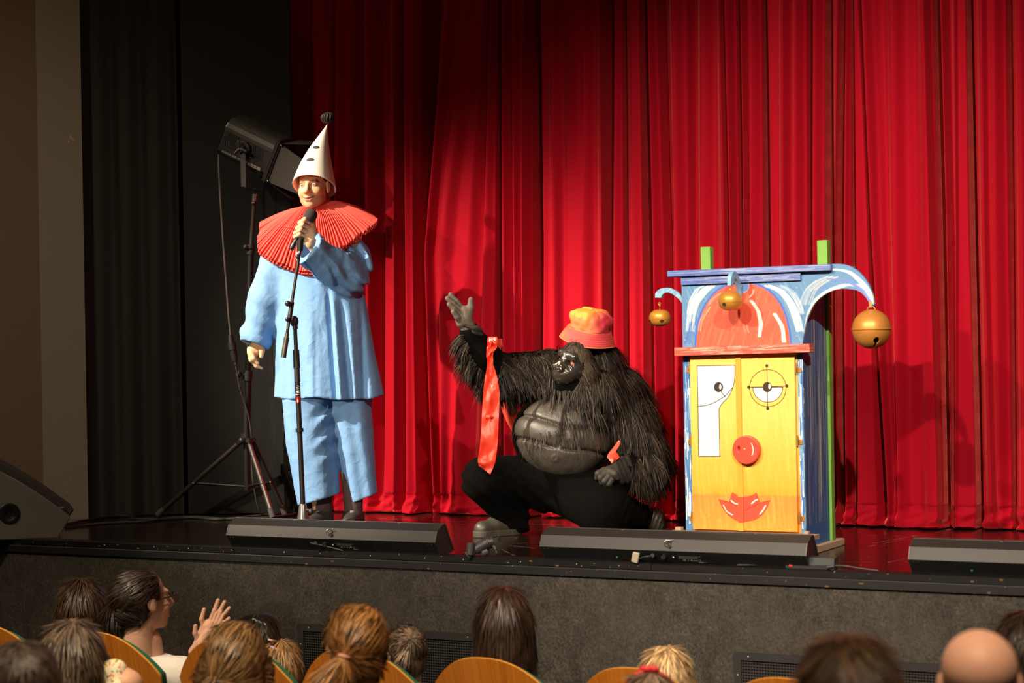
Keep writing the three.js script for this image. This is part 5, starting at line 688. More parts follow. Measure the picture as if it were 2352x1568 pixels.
  const mk = union(0.02, ell([0, 0, 0.052], [0.078, 0.10, 0.066]), cap([-0.042, 0.038, 0.098], [0.042, 0.038, 0.098], 0.019), ell([0, -0.048, 0.105], [0.056, 0.052, 0.058]), ell([0.03, -0.035, 0.098], [0.03, 0.035, 0.035]), ell([-0.03, -0.035, 0.098], [0.03, 0.035, 0.035]), cap([0, 0.03, 0.108], [0, -0.008, 0.138], 0.014, 0.02)), ns = union(0.006, ell([0.018, -0.014, 0.148], [0.017, 0.014, 0.017]), ell([-0.018, -0.014, 0.148], [0.017, 0.014, 0.017]));
  const holes = [ell([0.034, 0.012, 0.112], [0.018, 0.011, 0.03]), ell([-0.034, 0.012, 0.112], [0.018, 0.011, 0.03])], nost = [ell([0.014, -0.02, 0.166], [0.006, 0.005, 0.01]), ell([-0.014, -0.02, 0.166], [0.006, 0.005, 0.01])], mouth = union(0.003, cap([-0.04, -0.076, 0.125], [0, -0.083, 0.152], 0.003), cap([0.04, -0.076, 0.125], [0, -0.083, 0.152], 0.003));
  const lids = union(0.003, ...[1, -1].map(s => { const r = []; for (let k = 0; k <= 14; k++) { const t = k / 14 * 6.2832; r.push([s * 0.034 + Math.cos(t) * 0.021, 0.012 + Math.sin(t) * 0.0135, 0.108 - 0.012 * Math.cos(t) * s]); } return chain(r, r.map(() => 0.0042)); }).flat());
  const maskF = Object.assign((x, y, z) => { let d = mk(x, y, z); if (d > 0.04) return d; const n = ns(x, y, z), h = Math.max(0.008 - Math.abs(d - n), 0); d = Math.min(d, n) - h * h / 0.032; d += 0.002 * Math.sin(y * 260 + 8 * Math.abs(x) * 30) * Math.exp(-(((y + 0.005) / 0.02) ** 2)) * smooth(0.1, 0.12, z); d = Math.min(d, lids(x, y, z)); for (const k of [...holes, ...nost]) d = Math.max(d, -k(x, y, z)); return Math.max(d, -mouth(x, y, z)); }, { lo: [-0.085, -0.11, -0.02], hi: [0.085, 0.11, 0.17] });
  part('mask', xf(solid(maskF, 0.0026, { color: (x, y, z) => { const w = z > 0.135 && noise(x * 130, y * 130, z * 130) > 0.5 && y > -0.03 && y < 0.015 ? 0.6 : noise(x * 160, y * 160, z * 160 + 9) > 0.8 ? 0.25 : 0; const k = 0.9 + 0.3 * noise(x * 30, y * 30, z * 30); return [mix(k, 22, w), mix(k, 20, w), mix(k, 18, w)]; } }), mf), rubber, o, 'glossy black rubber gorilla face with worn paint on the nose');
  const maskG = xf(solid(maskF, 0.006), mf);
  for (const s of [1, -1]) part('eye', xf(ball([s * 0.034, 0.011, 0.088], 0.0165), mf), M(LIN(0.45, 0.14, 0.085), 0.5), o, 'skin and eye seen through the mask');

  // fur
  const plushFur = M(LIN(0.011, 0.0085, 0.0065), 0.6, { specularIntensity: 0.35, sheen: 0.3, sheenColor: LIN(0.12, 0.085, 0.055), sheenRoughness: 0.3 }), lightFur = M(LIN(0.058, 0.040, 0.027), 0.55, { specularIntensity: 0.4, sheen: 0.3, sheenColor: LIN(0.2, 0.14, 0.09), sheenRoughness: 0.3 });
  const dn = V(0, -1, 0), lft = eR.clone().negate();
  const hatInv = frame(K(1349, 783, .05), -0.5, 0.10, -0.27).invert(), mInv = mf.clone().invert(), tmp = V();
  const furRule = (len0, wd) => (p, n, r) => {
    const [px, py] = project(p); let len = 0, dir = n.clone(), curl = 0.22, droop = 0.3; const c1 = noise(p.x * 22, p.y * 22, p.z * 22), c2 = noise(p.x * 60 + 9, p.y * 60, p.z * 60), clump = c1 * 0.7 + c2 * 0.5, jx = (r() - .5), jy = (r() - .5), jz = r() - .5;
    tmp.copy(p).applyMatrix4(hatInv); if (tmp.y > -0.012 && Math.hypot(tmp.x, tmp.z) < 0.2) return null;            // under the hat
    tmp.copy(p).applyMatrix4(mInv); if (tmp.z > 0.005 && Math.abs(tmp.x) < 0.06 && tmp.y > -0.11 && tmp.y < 0.05) return null;   // under the mask
    const side = tmp.clone();
    const inHead = py < 905 && px > 1262 && px < 1436, inBib = py >= 872 && py < 952 && px > 1215 && px < 1425 && n.dot(eT) > -0.3;
    const inArmR = px > 1392 && py > 815 && py < 1105 && !(px < 1455 && py > 1040) && !inHead;
    if (px < 1150 && py < 905) { // raised forearm: only its outer side carries long hair
      const out = n.dot(lft) * 0.85 - n.y * 0.5 - n.dot(eT) * 0.45; if (out < 0.25 || py < 768) return null; len = 0.065 + 0.03 * r(); dir = n.clone().multiplyScalar(0.6).addScaledVector(lft, 0.7).addScaledVector(dn, 0.5 + smooth(770, 860, py) * 0.5 + clump * .5); curl = 0.3; }
    else if (px < 1262 && py < 925) { if (n.dot(eT) > 0.25 && py > 880) return null; len = py < 805 ? 0.055 : 0.085; dir = n.clone().multiplyScalar(0.55).addScaledVector(dn, 0.6).addScaledVector(eR, 0.3 + clump); }
    else if (inHead) { const top = smooth(760, 850, py), bang = side.z > -0.05 && side.y > 0.03; len = bang ? 0.045 : mix(0.08, 0.12, r()); dir = n.clone().multiplyScalar(0.55).addScaledVector(dn, mix(0.5, 1.0, top)).addScaledVector(eR, (px > 1345 ? 0.12 : -0.15) + clump * .7); }
    else if (inBib) { len = 0.11 + 0.075 * r(); dir = n.clone().multiplyScalar(0.3).addScaledVector(dn, 1).addScaledVector(eR, clump * 0.8 - (px - 1320) * 0.0015); }
    else if (inArmR) { const up = smooth(1050, 880, py); len = mix(0.085, 0.075, up) + 0.035 * r(); dir = n.clone().multiplyScalar(0.45).addScaledVector(dn, 0.95).addScaledVector(eR, 0.15 * up + clump * .9); }
    else return null;
    { const cs = 0.026, ix = Math.floor(p.x / cs), iy = Math.floor(p.y / cs), iz = Math.floor(p.z / cs); dir.normalize(); dir.x += ((ix + 0.2 + 0.6 * hash3(ix, iy, iz)) * cs - p.x) * 14 + (hash3(ix + 7, iy, iz) - .5) * 0.75; dir.y += ((iy + 0.2 + 0.6 * hash3(ix, iy + 5, iz)) * cs - p.y) * 8 + (hash3(ix, iy + 9, iz) - .5) * 0.35; dir.z += ((iz + 0.5) * cs - p.z) * 14 + (hash3(ix, iy, iz + 9) - .5) * 0.75; } dir.x += jx * .22; dir.z += jz * .2; dir.y += jy * .2; dir.addScaledVector(eT, c2 * 0.2); return { dir, len: len * len0 * (0.7 + 0.6 * r()) * (1 + 0.25 * c1), w: wd * (0.5 + 0.9 * r()), droop, curl };
  };
  const f1 = part('fur', strands(bodyG, 60000, furRule(1.0, 0.0042), 11, 5), plushFur, o, 'long shaggy black fur'); f1.userData.kind = 'stuff';
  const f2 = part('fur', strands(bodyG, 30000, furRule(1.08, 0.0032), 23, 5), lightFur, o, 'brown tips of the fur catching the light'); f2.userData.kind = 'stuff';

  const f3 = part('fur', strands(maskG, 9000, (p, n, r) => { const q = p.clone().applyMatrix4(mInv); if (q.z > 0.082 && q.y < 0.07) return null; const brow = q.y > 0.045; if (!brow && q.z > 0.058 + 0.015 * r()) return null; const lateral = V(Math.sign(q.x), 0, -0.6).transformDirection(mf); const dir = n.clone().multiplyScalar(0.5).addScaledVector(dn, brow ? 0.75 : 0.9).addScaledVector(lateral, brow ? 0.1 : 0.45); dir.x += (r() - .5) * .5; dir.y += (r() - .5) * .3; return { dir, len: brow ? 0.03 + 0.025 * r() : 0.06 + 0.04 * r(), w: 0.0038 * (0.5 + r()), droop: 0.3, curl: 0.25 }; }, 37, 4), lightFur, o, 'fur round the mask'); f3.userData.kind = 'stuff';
  // gloves
  const glove = M(LIN(0.115, 0.088, 0.066), 0.85, { bumpMap: rep(grain, 10), bumpScale: 0.001 }), gt = 0.2, G = (px, py, t = 0) => K(px, py, gt + t);
  const gl = part('glove', mergeKeep([solid(union(0.012, chain([G(1066, 716, 0), G(1066, 732, 0), G(1076, 754, -.01)], [0.030, 0.036, 0.037]), cap(G(1052, 716, .01), G(1058, 742, .015), 0.02, 0.02), chain([G(1076, 722, .0), G(1081, 706, .005), G(1081.5, 688, .01)], [0.02, 0.0145, 0.0125])), 0.003),
    ...[[[1062, 712, -.005], [1048, 692, -.0], [1035, 677, .006]], [[1055, 712, .012], [1040, 697, .022], [1028, 685, .03]], [[1053, 719, .022], [1042, 709, .038], [1032, 699, .046]]].map(f => solid(union(0.006, chain(f.map(p => G(...p)), [0.0165, 0.0135, 0.012])), 0.003)), solid(union(0.006, chain([G(1058, 739, .02), G(1050, 728, .04), G(1041, 716, .052)], [0.0165, 0.0135, 0.0115])), 0.003)]), glove, o, 'grey brown glove with spread fingers');
  part('glove_cuff', solid((() => { const rr = []; for (let k = 0; k < 4; k++) rr.push(union(0.01, ell(G(1078 + k * 4.5, 750 + k * 11, -.012 - k * .01), [0.056 - 0.002 * k, 0.022, 0.052], [eR, eU.clone().addScaledVector(eR, 0.3).normalize(), eT]))); const f = union(0.012, ...rr); const g = (x, y, z) => f(x, y, z) + 0.011 * fbm(x * 34, y * 44, z * 34, 3) + 0.003 * Math.sin(y * 260 + x * 90); return Object.assign(g, { lo: f.lo, hi: f.hi }); })(), 0.005), M(LIN(0.014, 0.011, 0.008), 0.9, { sheen: 0.5, sheenColor: LIN(0.12, 0.09, 0.065) }), o, 'wrinkled plush wrist');
  const R = (px, py, t = 0) => K(px, py, .22 + t);
  part('glove', mergeKeep([solid(union(0.012, chain([R(1420, 1086, -.03), R(1400, 1090, .0)], [0.05, 0.042]), chain([R(1402, 1082, .03), R(1412, 1088, .045), R(1418, 1096, .04)], [0.017, 0.0155, 0.014])), 0.003), ...[[[1392, 1086, .02], [1380, 1096, .035], [1382, 1108, .02]], [[1398, 1094, .03], [1389, 1104, .04], [1392, 1114, .02]], [[1404, 1100, .03], [1398, 1110, .035], [1402, 1118, .015]], [[1388, 1080, .0], [1374, 1087, .015], [1371, 1097, .0]]].map(f => solid(union(0.006, chain(f.map(p => R(...p)), [0.0175, 0.015, 0.013])), 0.003))]), M(LIN(0.028, 0.022, 0.017), 0.7), o, 'dark glove resting on the thigh');
  { const rings = []; for (let k = 0; k < 4; k++) rings.push(ell(R(1420 + k * 9.5, 1084 - k * 3, -.01 - k * 0.022), [0.02, 0.064 + 0.004 * k, 0.058], [eR.clone().addScaledVector(eU, 0.35).normalize(), eU.clone().addScaledVector(eR, -0.35).normalize(), eT])); const f = union(0.008, ...rings); part('glove_cuff', solid(Object.assign((x, y, z) => f(x, y, z) + 0.004 * fbm(x * 40, y * 40, z * 40, 2), { lo: f.lo, hi: f.hi }), 0.005), M(LIN(0.012, 0.0095, 0.007), 0.9, { sheen: 0.5, sheenColor: LIN(0.12, 0.09, 0.065) }), o, 'wrinkled plush wrist'); }

  // shoes
  const shoeM = M(LIN(0.042, 0.036, 0.026), 0.45), soleM = M(LIN(0.045, 0.037, 0.026), 0.6);
  { const h = V(...K(1178, 1212, -.02)), t = V(...K(1108, 1216, .09)), f = union(0.03, cap([h.x, 0.045, h.z], [t.x, 0.036, t.z], 0.042, 0.040), cap([mix(h.x, t.x, .2), 0.06, mix(h.z, t.z, .2)], [mix(h.x, t.x, .55), 0.06, mix(h.z, t.z, .55)], 0.045, 0.036));
    const s = part('shoe', solid(Object.assign((x, y, z) => Math.max(f(x, y, z), 0.024 - y), { lo: f.lo, hi: f.hi }), 0.004), shoeM, o, 'dark scuffed trainer'); part('sole', solid(Object.assign((x, y, z) => Math.max(f(x, 0.04, z) - 0.005, -y, y - 0.03) + 0.0003 * Math.sin(x * 700), { lo: [f.lo[0] - .01, 0, f.lo[2] - .01], hi: [f.hi[0] + .01, 0.03, f.hi[2] + .01] }), 0.003), soleM, s);
    const L = []; for (let k = 0; k < 4; k++) { const p = h.clone().lerp(t, 0.38 + 0.11 * k), y = 0.102 - 0.008 * k; L.push(tube([V(p.x, y - .012, p.z).addScaledVector(eT, -.026), V(p.x, y + 0.002, p.z), V(p.x, y - .012, p.z).addScaledVector(eT, .026)], 0.003, 10, 6)); } part('laces', merge(L), M(LIN(0.12, 0.1, 0.07), 0.8), s); }
  { const f = union(0.03, cap(K(1468, 1186, -.05), K(1500, 1192, -.07), 0.050, 0.050), cap(K(1498, 1185, -.07), K(1508, 1203, -.07), 0.044, 0.036)); part('shoe', solid(Object.assign((x, y, z) => { const [px, py] = project(V(x, y, z)); return Math.max(f(x, y, z) + 0.0025 * Math.sin((px * 0.8 + py * 0.3) * 0.75) * smooth(1488, 1500, px), 0.004 - y); }, { lo: f.lo, hi: f.hi }), 0.004), shoeM, o, 'dark trainer with its toe on the floor'); part('sole', solid((() => { const g = union(0.02, cap(K(1516, 1180, -.07), K(1521, 1206, -.07), 0.022, 0.024)); return Object.assign((x, y, z) => Math.max(g(x, y, z), 0.003 - y), { lo: g.lo, hi: g.hi }); })(), 0.004), soleM, o); }

  // bucket hat
  const hf = frame(K(1349, 783, .05), -0.5, 0.10, -0.27), prof = [[0.131, 0.0], [0.127, 0.012], [0.116, 0.035], [0.103, 0.058], [0.101, 0.062], [0.101, 0.075], [0.098, 0.10], [0.090, 0.128], [0.080, 0.143], [0.06, 0.150], [0.03, 0.153], [0.0, 0.154]].map(p => V(p[0], p[1], 0)), pc2 = new THREE.CatmullRomCurve3(prof, false, 'centripetal');
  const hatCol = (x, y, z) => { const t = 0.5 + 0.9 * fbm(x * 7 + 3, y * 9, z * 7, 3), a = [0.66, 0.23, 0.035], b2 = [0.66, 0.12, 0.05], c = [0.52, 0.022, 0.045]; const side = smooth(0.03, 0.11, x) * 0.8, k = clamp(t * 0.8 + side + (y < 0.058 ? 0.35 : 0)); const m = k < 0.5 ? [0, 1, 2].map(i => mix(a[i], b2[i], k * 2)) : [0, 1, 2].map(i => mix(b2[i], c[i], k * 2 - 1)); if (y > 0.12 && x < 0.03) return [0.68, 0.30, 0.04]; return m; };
  const hatG = (v0, v1, nv, r = 1) => { const g = sheet(80, nv, (u, v) => { const t = mix(v0, v1, v), p = pc2.getPoint(t), a = u * 6.2832; const dent = (p.y > 0.062 ? 1 : 0) * (0.010 * noise(Math.cos(a) * 2.2, p.y * 26, Math.sin(a) * 2.2) + 0.006 * noise(Math.cos(a) * 5, p.y * 50, Math.sin(a) * 5)), wav = p.y < 0.06 ? 0.003 * Math.sin(a * 3 + 1) * (1 - p.y / 0.06) : 0; const R2 = (p.x + dent * smooth(0.01, 0.05, p.x)) * r; return [R2 * Math.cos(a), p.y + wav + dent * 0.5, R2 * 1.06 * Math.sin(a)]; }, true); const p = g.attributes.position, c = new Float32Array(p.count * 3); for (let i = 0; i < p.count; i++) c.set(hatCol(p.getX(i), p.getY(i), p.getZ(i)), 3 * i); g.setAttribute('color', new THREE.BufferAttribute(c, 3)); g.applyMatrix4(hf); return g; };
  const hatM = M(0xffffff, 0.7, { vertexColors: true, sheen: 0.2, sheenColor: LIN(0.8, 0.5, 0.2) });
  const hat = thing('bucket_hat', 'orange, yellow and pink tie-dye bucket hat worn on the gorilla head', 'hat', K(1352, 760, .05));
  part('crown', hatG(0.30, 1, 34), hatM, hat); const brim = part('brim', hatG(0, 0.305, 16), hatM, hat);
  { const rings = []; for (let k = 0; k < 8; k++) { const p = pc2.getPoint(0.02 + k * 0.036), pts = []; for (let i = 0; i <= 60; i++) { const a = i / 60 * 6.2832, wav = 0.003 * Math.sin(a * 3 + 1) * (1 - p.y / 0.06); pts.push(V((p.x + 0.0004) * Math.cos(a), p.y + wav, (p.x + 0.0004) * 1.06 * Math.sin(a)).applyMatrix4(hf)); } rings.push(tube(pts, 0.0009, 90, 4)); } const st = part('stitching', merge(rings), M(LIN(0.62, 0.17, 0.07), 0.8), brim); st.userData.kind = 'stuff'; }
  { const pts = []; for (let i = 0; i <= 60; i++) { const a = i / 60 * 6.2832; pts.push(V(0.131 * Math.cos(a), 0.003 * Math.sin(a * 3 + 1), 0.131 * 1.06 * Math.sin(a)).applyMatrix4(hf)); } part('brim_edge', tube(pts, 0.0022, 120, 6), M(LIN(0.8, 0.2, 0.06), 0.7), brim); }

  // red satin sash over the raised arm
  const letters = canvasTex(256, 2048, (c, w, h) => { c.fillStyle = '#e8402c'; c.fillRect(0, 0, w, h); c.fillStyle = 'rgba(190,30,20,.5)'; c.fillRect(0, 0, 5, h); c.fillRect(w - 5, 0, 5, h); c.strokeStyle = '#f4e9df'; c.lineCap = 'round'; c.lineWidth = 20; c.setTransform(1, 0, 0, 1.45, 0, 62); const s = (p) => { c.beginPath(); c.moveTo(...p[0]); for (let i = 1; i + 1 < p.length; i += 2) c.quadraticCurveTo(...p[i], ...p[i + 1]); c.stroke(); };
    s([[40, 20], [120, 0], [190, 22], [230, 44], [170, 58], [110, 66], [70, 70]]); s([[50, 62], [40, 40], [60, 16]]); s([[100, 68], [150, 90], [190, 122]]); c.lineWidth = 17; s([[50, 92], [60, 130], [54, 150]]); s([[60, 118], [140, 122], [225, 96]]); s([[110, 122], [150, 150], [180, 178]]); });
  const satin = M(0xffffff, 0.36, { map: letters, sheen: 0.6, sheenColor: LIN(1, 0.35, 0.2), sheenRoughness: 0.3, specularIntensity: 0.6 });
  const sash = thing('sash', 'long red satin sash with white letters draped over the raised gorilla arm', 'sash', K(1125, 900, .26));
  const flipV = (g) => { const a = g.attributes.uv; for (let i = 0; i < a.count; i++) a.setY(i, 1 - a.getY(i)); return g; };
  const strip = (pts, nv, fold) => { const cv = new THREE.CatmullRomCurve3(pts.map(p => V(p[0], p[1], p[2]))), wv = new THREE.CatmullRomCurve3(pts.map(p => V(p[3], p[4] ?? 0, 0))); return flipV(sheet(14, nv, (u, v) => { const p = cv.getPoint(v), w = wv.getPoint(v), s = u * 2 - 1; return K(p.x + s * w.x, p.y + s * w.y, p.z + fold(u, v)); }));  };
  const main = part('front_tail', strip([[1131, 773, .165, 10.5], [1131, 778, .225, 12], [1130, 796, .25, 12], [1125, 812, .255, 8], [1126, 832, .258, 7], [1128, 866, .26, 14], [1128.5, 905, .265, 19], [1126, 957, .27, 19.5], [1123, 1015, .275, 20], [1118, 1055, .275, 20.5, 2], [1113, 1079, .275, 13.5, 10]], 160, (u, v) => 0.007 * Math.sin(v * 40 + u * 4) * Math.sin(u * 3.1) + 0.012 * noise(u * 2.5, v * 15, 3) + (v < 0.2 ? 0.010 * Math.cos(u * 15) * smooth(0.02, 0.14, v) : 0) + 0.004 * noise(u * 5, v * 30, 6)), satin, sash);
  part('gather', solid((() => { const r = seeded(3), l = []; for (let k = 0; k < 7; k++) { const a = k * 0.9; l.push(cap(K(1124, 957, .284), K(1124 + Math.cos(a) * (6 + 5 * r()), 957 + Math.sin(a) * (4 + 4 * r()), .276), 0.005, 0.003)); } return union(0.004, ...l); })(), 0.002), M(LIN(0.75, 0.07, 0.035), 0.35), main);
  part('back_tail', strip([[1146, 778, .12, 7], [1152, 850, .02, 9], [1160, 905, -.06, 16], [1170, 940, -.12, 18], [1184, 975, -.16, 17], [1205, 1010, -.18, 16]], 60, (u, v) => 0.01 * Math.sin(u * 6 + v * 9)), M(LIN(0.8, 0.075, 0.04), 0.36, { sheen: 0.5, sheenColor: LIN(1, 0.35, 0.2) }), sash);
  part('twisted_end', sheet(16, 40, (u, v) => { const a = v * 5.2; const cx = mix(1420, 1404, smooth(0, .5, v)) + 12 * Math.sin(Math.max(0, v - .45) * 5), cy = mix(1012, 1058, Math.min(1, v * 1.5)) - 12 * Math.max(0, v - .66) * 3; const w = 12 * Math.min(1, v * 3 + .2) * (1 - .45 * smooth(.6, 1, v)); return K(cx + (u * 2 - 1) * w * Math.cos(0.25 + a * .12), cy + (u * 2 - 1) * w * -0.55, .235 + 0.02 * Math.sin(a) * (u * 2 - 1)); }), M(LIN(0.8, 0.075, 0.04), 0.36, { sheen: 0.5, sheenColor: LIN(1, 0.35, 0.2) }), sash, 'twisted end showing beside the other arm');
}

// ---------------------------------------------------------------- LED bars along the stage edge
{
  const shell = M(LIN(0.024, 0.022, 0.0195), 0.5, { metalness: 0.2, bumpMap: rep(grain, 10), bumpScale: 0.0003 }), under = M(LIN(0.006, 0.006, 0.006), 0.6), lensM = M(LIN(0.02, 0.018, 0.018), 0.15), steel = M(LIN(0.55, 0.52, 0.48), 0.25, { metalness: 0.95 });
  // cross-section, out towards the stalls and up: back edge of the foot, belly, shoulder, crest, then the lens plate facing the stage
  const P = [[0, 0.004], [0.043, 0.058], [0.024, 0.103], [-0.020, 0.126], [-0.032, 0.128], [-0.102, 0.012], [-0.09, 0.004]];
  const label = canvasTex(1024, 128, (c, w, h) => { c.fillStyle = '#050505'; c.fillRect(0, 0, w, h); c.fillStyle = '#55534e'; const r = seeded(4); for (let y = 14; y < h - 10; y += 5) for (let x = 30; x < 200; x += 5) if (r() < 0.55) c.fillRect(x + r() * 3, y + r() * 3, 2, 2); c.fillStyle = '#0a0a0a'; for (const y of [34, 66, 98]) c.fillRect(120, y, 110, 7);
    c.fillStyle = '#8d8a84'; c.font = '13px sans-serif'; c.fillText('POWER INPUT', 330, 30); c.fillText('100-240 V', 330, 44); c.fillText('POWER OUT', 440, 36); c.fillStyle = '#77746e'; for (let i = 0; i < 7; i++) { let x = 590; while (x < 800 - i * 4 - (i % 3) * 18) { const L = 5 + r() * 16; c.fillRect(x, 20 + i * 9, L, 5); x += L + 4; } } c.fillStyle = '#b5b2ab'; c.font = 'bold 24px sans-serif'; c.fillText('CE', 622, 108); c.lineWidth = 2.5; c.strokeStyle = '#9a978f'; c.beginPath(); c.arc(675, 100, 9, 0, 7); c.stroke(); c.fillRect(700, 90, 4, 20); c.fillRect(708, 90, 10, 4); c.fillRect(708, 104, 10, 4); c.font = 'bold 16px sans-serif'; c.fillText('RoHS', 728, 106); c.beginPath(); c.moveTo(782, 92); c.lineTo(796, 92); c.lineTo(789, 108); c.closePath(); c.stroke(); c.font = 'bold 20px sans-serif'; c.fillText('euro', 770, 126); c.fillStyle = '#5b5852'; c.fillText('lite', 812, 126); });
  const labelM = M(0xffffff, 0.6, { map: label });
  const bars = [[onY(544, 1254, 0).x, onY(1020, 1273, 0).x, 'long black LED light bar at the stage edge in front of the clown', 760, 1222], [onY(1254, 1283, 0).x, onY(1866, 1306, 0).x, 'long black LED light bar at the stage edge in front of the gorilla and booth', 1537, 1250], [onY(2093, 1317, 0).x, onY(2093, 1317, 0).x + 1.12, 'long black LED light bar cut off by the right edge of the picture', 2500, 1290]];
  bars.forEach(([x0, x1, name, bx, by], n) => {
    const z0 = -0.012 - 0.004 * n, L = x1 - x0, o = thing('light_bar', name, 'light bar', [(x0 + x1) / 2, 0, z0 - 0.03], undefined);
    const X = (g, xx) => { placeM(g, new THREE.Matrix4().makeBasis(V(0, 0, 1), V(0, 1, 0), V(1, 0, 0)).setPosition(xx, 0.0, z0)); return g; };
    part('casing', X(extrude([P[1], P[2], P[3], P[4], P[5], P[6], P[0]].map(p => p), L - 0.01, { bevelEnabled: true, bevelSize: 0.0015, bevelThickness: 0.0015, bevelSegments: 2 }), x0 + 0.005), shell, o);
    part('back_panel', sheet(1, 1, (u, v) => [mix(x0 + 0.004, x1 - 0.004, u), mix(P[0][1] + .002, P[1][1] - .003, v), z0 + mix(P[0][0], P[1][0], v) + 0.0035]), under, o);
    for (const x of [x0, x1 - 0.004]) part('end_cap', X(extrude([[0.002, 0.002], [0.046, 0.058], [0.026, 0.105], [-0.02, 0.129], [-0.034, 0.131], [-0.106, 0.011], [-0.093, 0.002]], 0.004), x), M(LIN(0.03, 0.026, 0.022), 0.4), o);
    part('lens_plate', sheet(1, 1, (u, v) => [mix(x0 - 0.012 * 0, x1, u), mix(P[4][1] + .004, P[5][1] - .004, v), z0 + mix(P[4][0], P[5][0], v) - 0.004]), lensM, o);
    part('lens_rim', merge([bar([x0, P[4][1] + 0.002, z0 + P[4][0] - 0.002], [x1 + 0.004, P[4][1] + 0.002, z0 + P[4][0] - 0.002], 0.0035, 0.0035, 8), bar([x1 + 0.002, P[4][1], z0 + P[4][0] - 0.004], [x1 + 0.002, P[5][1], z0 + P[5][0] - 0.004], 0.004, 0.004, 8)]), M(LIN(0.02, 0.016, 0.014), 0.35), o);
    const S = (u, y) => [mix(x0, x1, u), y, z0 + (y - P[0][1]) / (P[1][1] - P[0][1]) * P[1][0] + 0.0045];
    if (n < 2) {
      const ls = part('rating_label', sheet(1, 1, (u, v) => S(mix(0.305, 0.70, u), mix(0.010, 0.054, v))), labelM, o, 'printed rating label'); ls.name = 'rating_label';
      const p = onZ(bx, by, z0 + 0.04); const q = V(p.x, 0.083, z0 + 0.036); part('eye_bolt', merge([(() => { const g = new THREE.TorusGeometry(0.0115, 0.0028, 8, 24); g.rotateY(0.5); g.translate(q.x - 0.008, q.y + 0.006, q.z + 0.006); return g; })(), bar([q.x, q.y - 0.004, q.z - 0.006], [q.x + 0.001, q.y - 0.006, q.z + 0.012], 0.0085, 0.0075), bar([q.x - 0.004, q.y + 0.017, q.z + 0.005], [q.x + 0.014, q.y + 0.018, q.z + 0.004], 0.0018)]), steel, o, 'shiny steel eye bolt');
      const c0 = S(0.44, 0.034), c1 = S(0.455, 0.034); part('socket', bar([c0[0], c0[1], c0[2]], [c0[0], c0[1] + 0.003, c0[2] + 0.016], 0.0085), under, o); part('fuse_holder', bar([c1[0] + 0.028, c1[1], c1[2]], [c1[0] + 0.03, c1[1] - 0.003, c1[2] + 0.018], 0.0095), M(LIN(0.02, 0.02, 0.018), 0.4), o); part('screw', ball([c1[0] + 0.066, c1[1] - 0.004, c1[2]], 0.0045, 1, 1, .6, 8), steel, o);
      part('power_lead', tube([[c0[0], c0[1], c0[2] + 0.014], [c0[0] - 0.02, c0[1] + (n ? 0.0 : 0.006), c0[2] + 0.03], [c0[0] + (n ? -0.06 : 0.06), 0.022, z0 + 0.035], [c0[0] + (n ? -0.10 : 0.13), 0.006, z0 + 0.022]], 0.0034, 30), M(LIN(0.03, 0.03, 0.03), 0.5), o);
    }
    const led = S(n === 2 ? 0.22 : n ? 0.305 : 0.595, 0.022); const lt = part('indicator', ball([n ? led[0] - 0.012 : led[0], led[1], led[2] + 0.001], 0.004, 1, 1, .5, 10), new THREE.MeshStandardMaterial({ color: 0x0a3a10, emissive: 0x18c030, emissiveIntensity: 0.25 }), o, 'green indicator');
    const sc = []; for (const u of [0.018, 0.034, 0.966, 0.982]) sc.push(ball(S(u, 0.050), 0.0028, 1, 1, .5, 8)); sc.forEach(g => part('screw', g, steel, o));
    for (const u of [0.3, 0.8]) part('clip', box(mix(x0, x1, u) - 0.006, mix(x0, x1, u) + 0.006, P[3][1] + 0.0015, P[3][1] + 0.005, z0 - 0.03, z0 - 0.022), steel, o);
    if (n === 1) { const s = S(0.30 + 0.09, 0.02); part('taped_plug', merge([rbox(0.03, 0.045, 0.012, 0.005)].map(g => { g.rotateZ(-0.25); g.translate(s[0] - 0.02, 0.026, s[2] + 0.02); return g; })), M(LIN(0.35, 0.30, 0.22), 0.35, { clearcoat: 0.6 }), o, 'clear taped plug'); }
  });
}
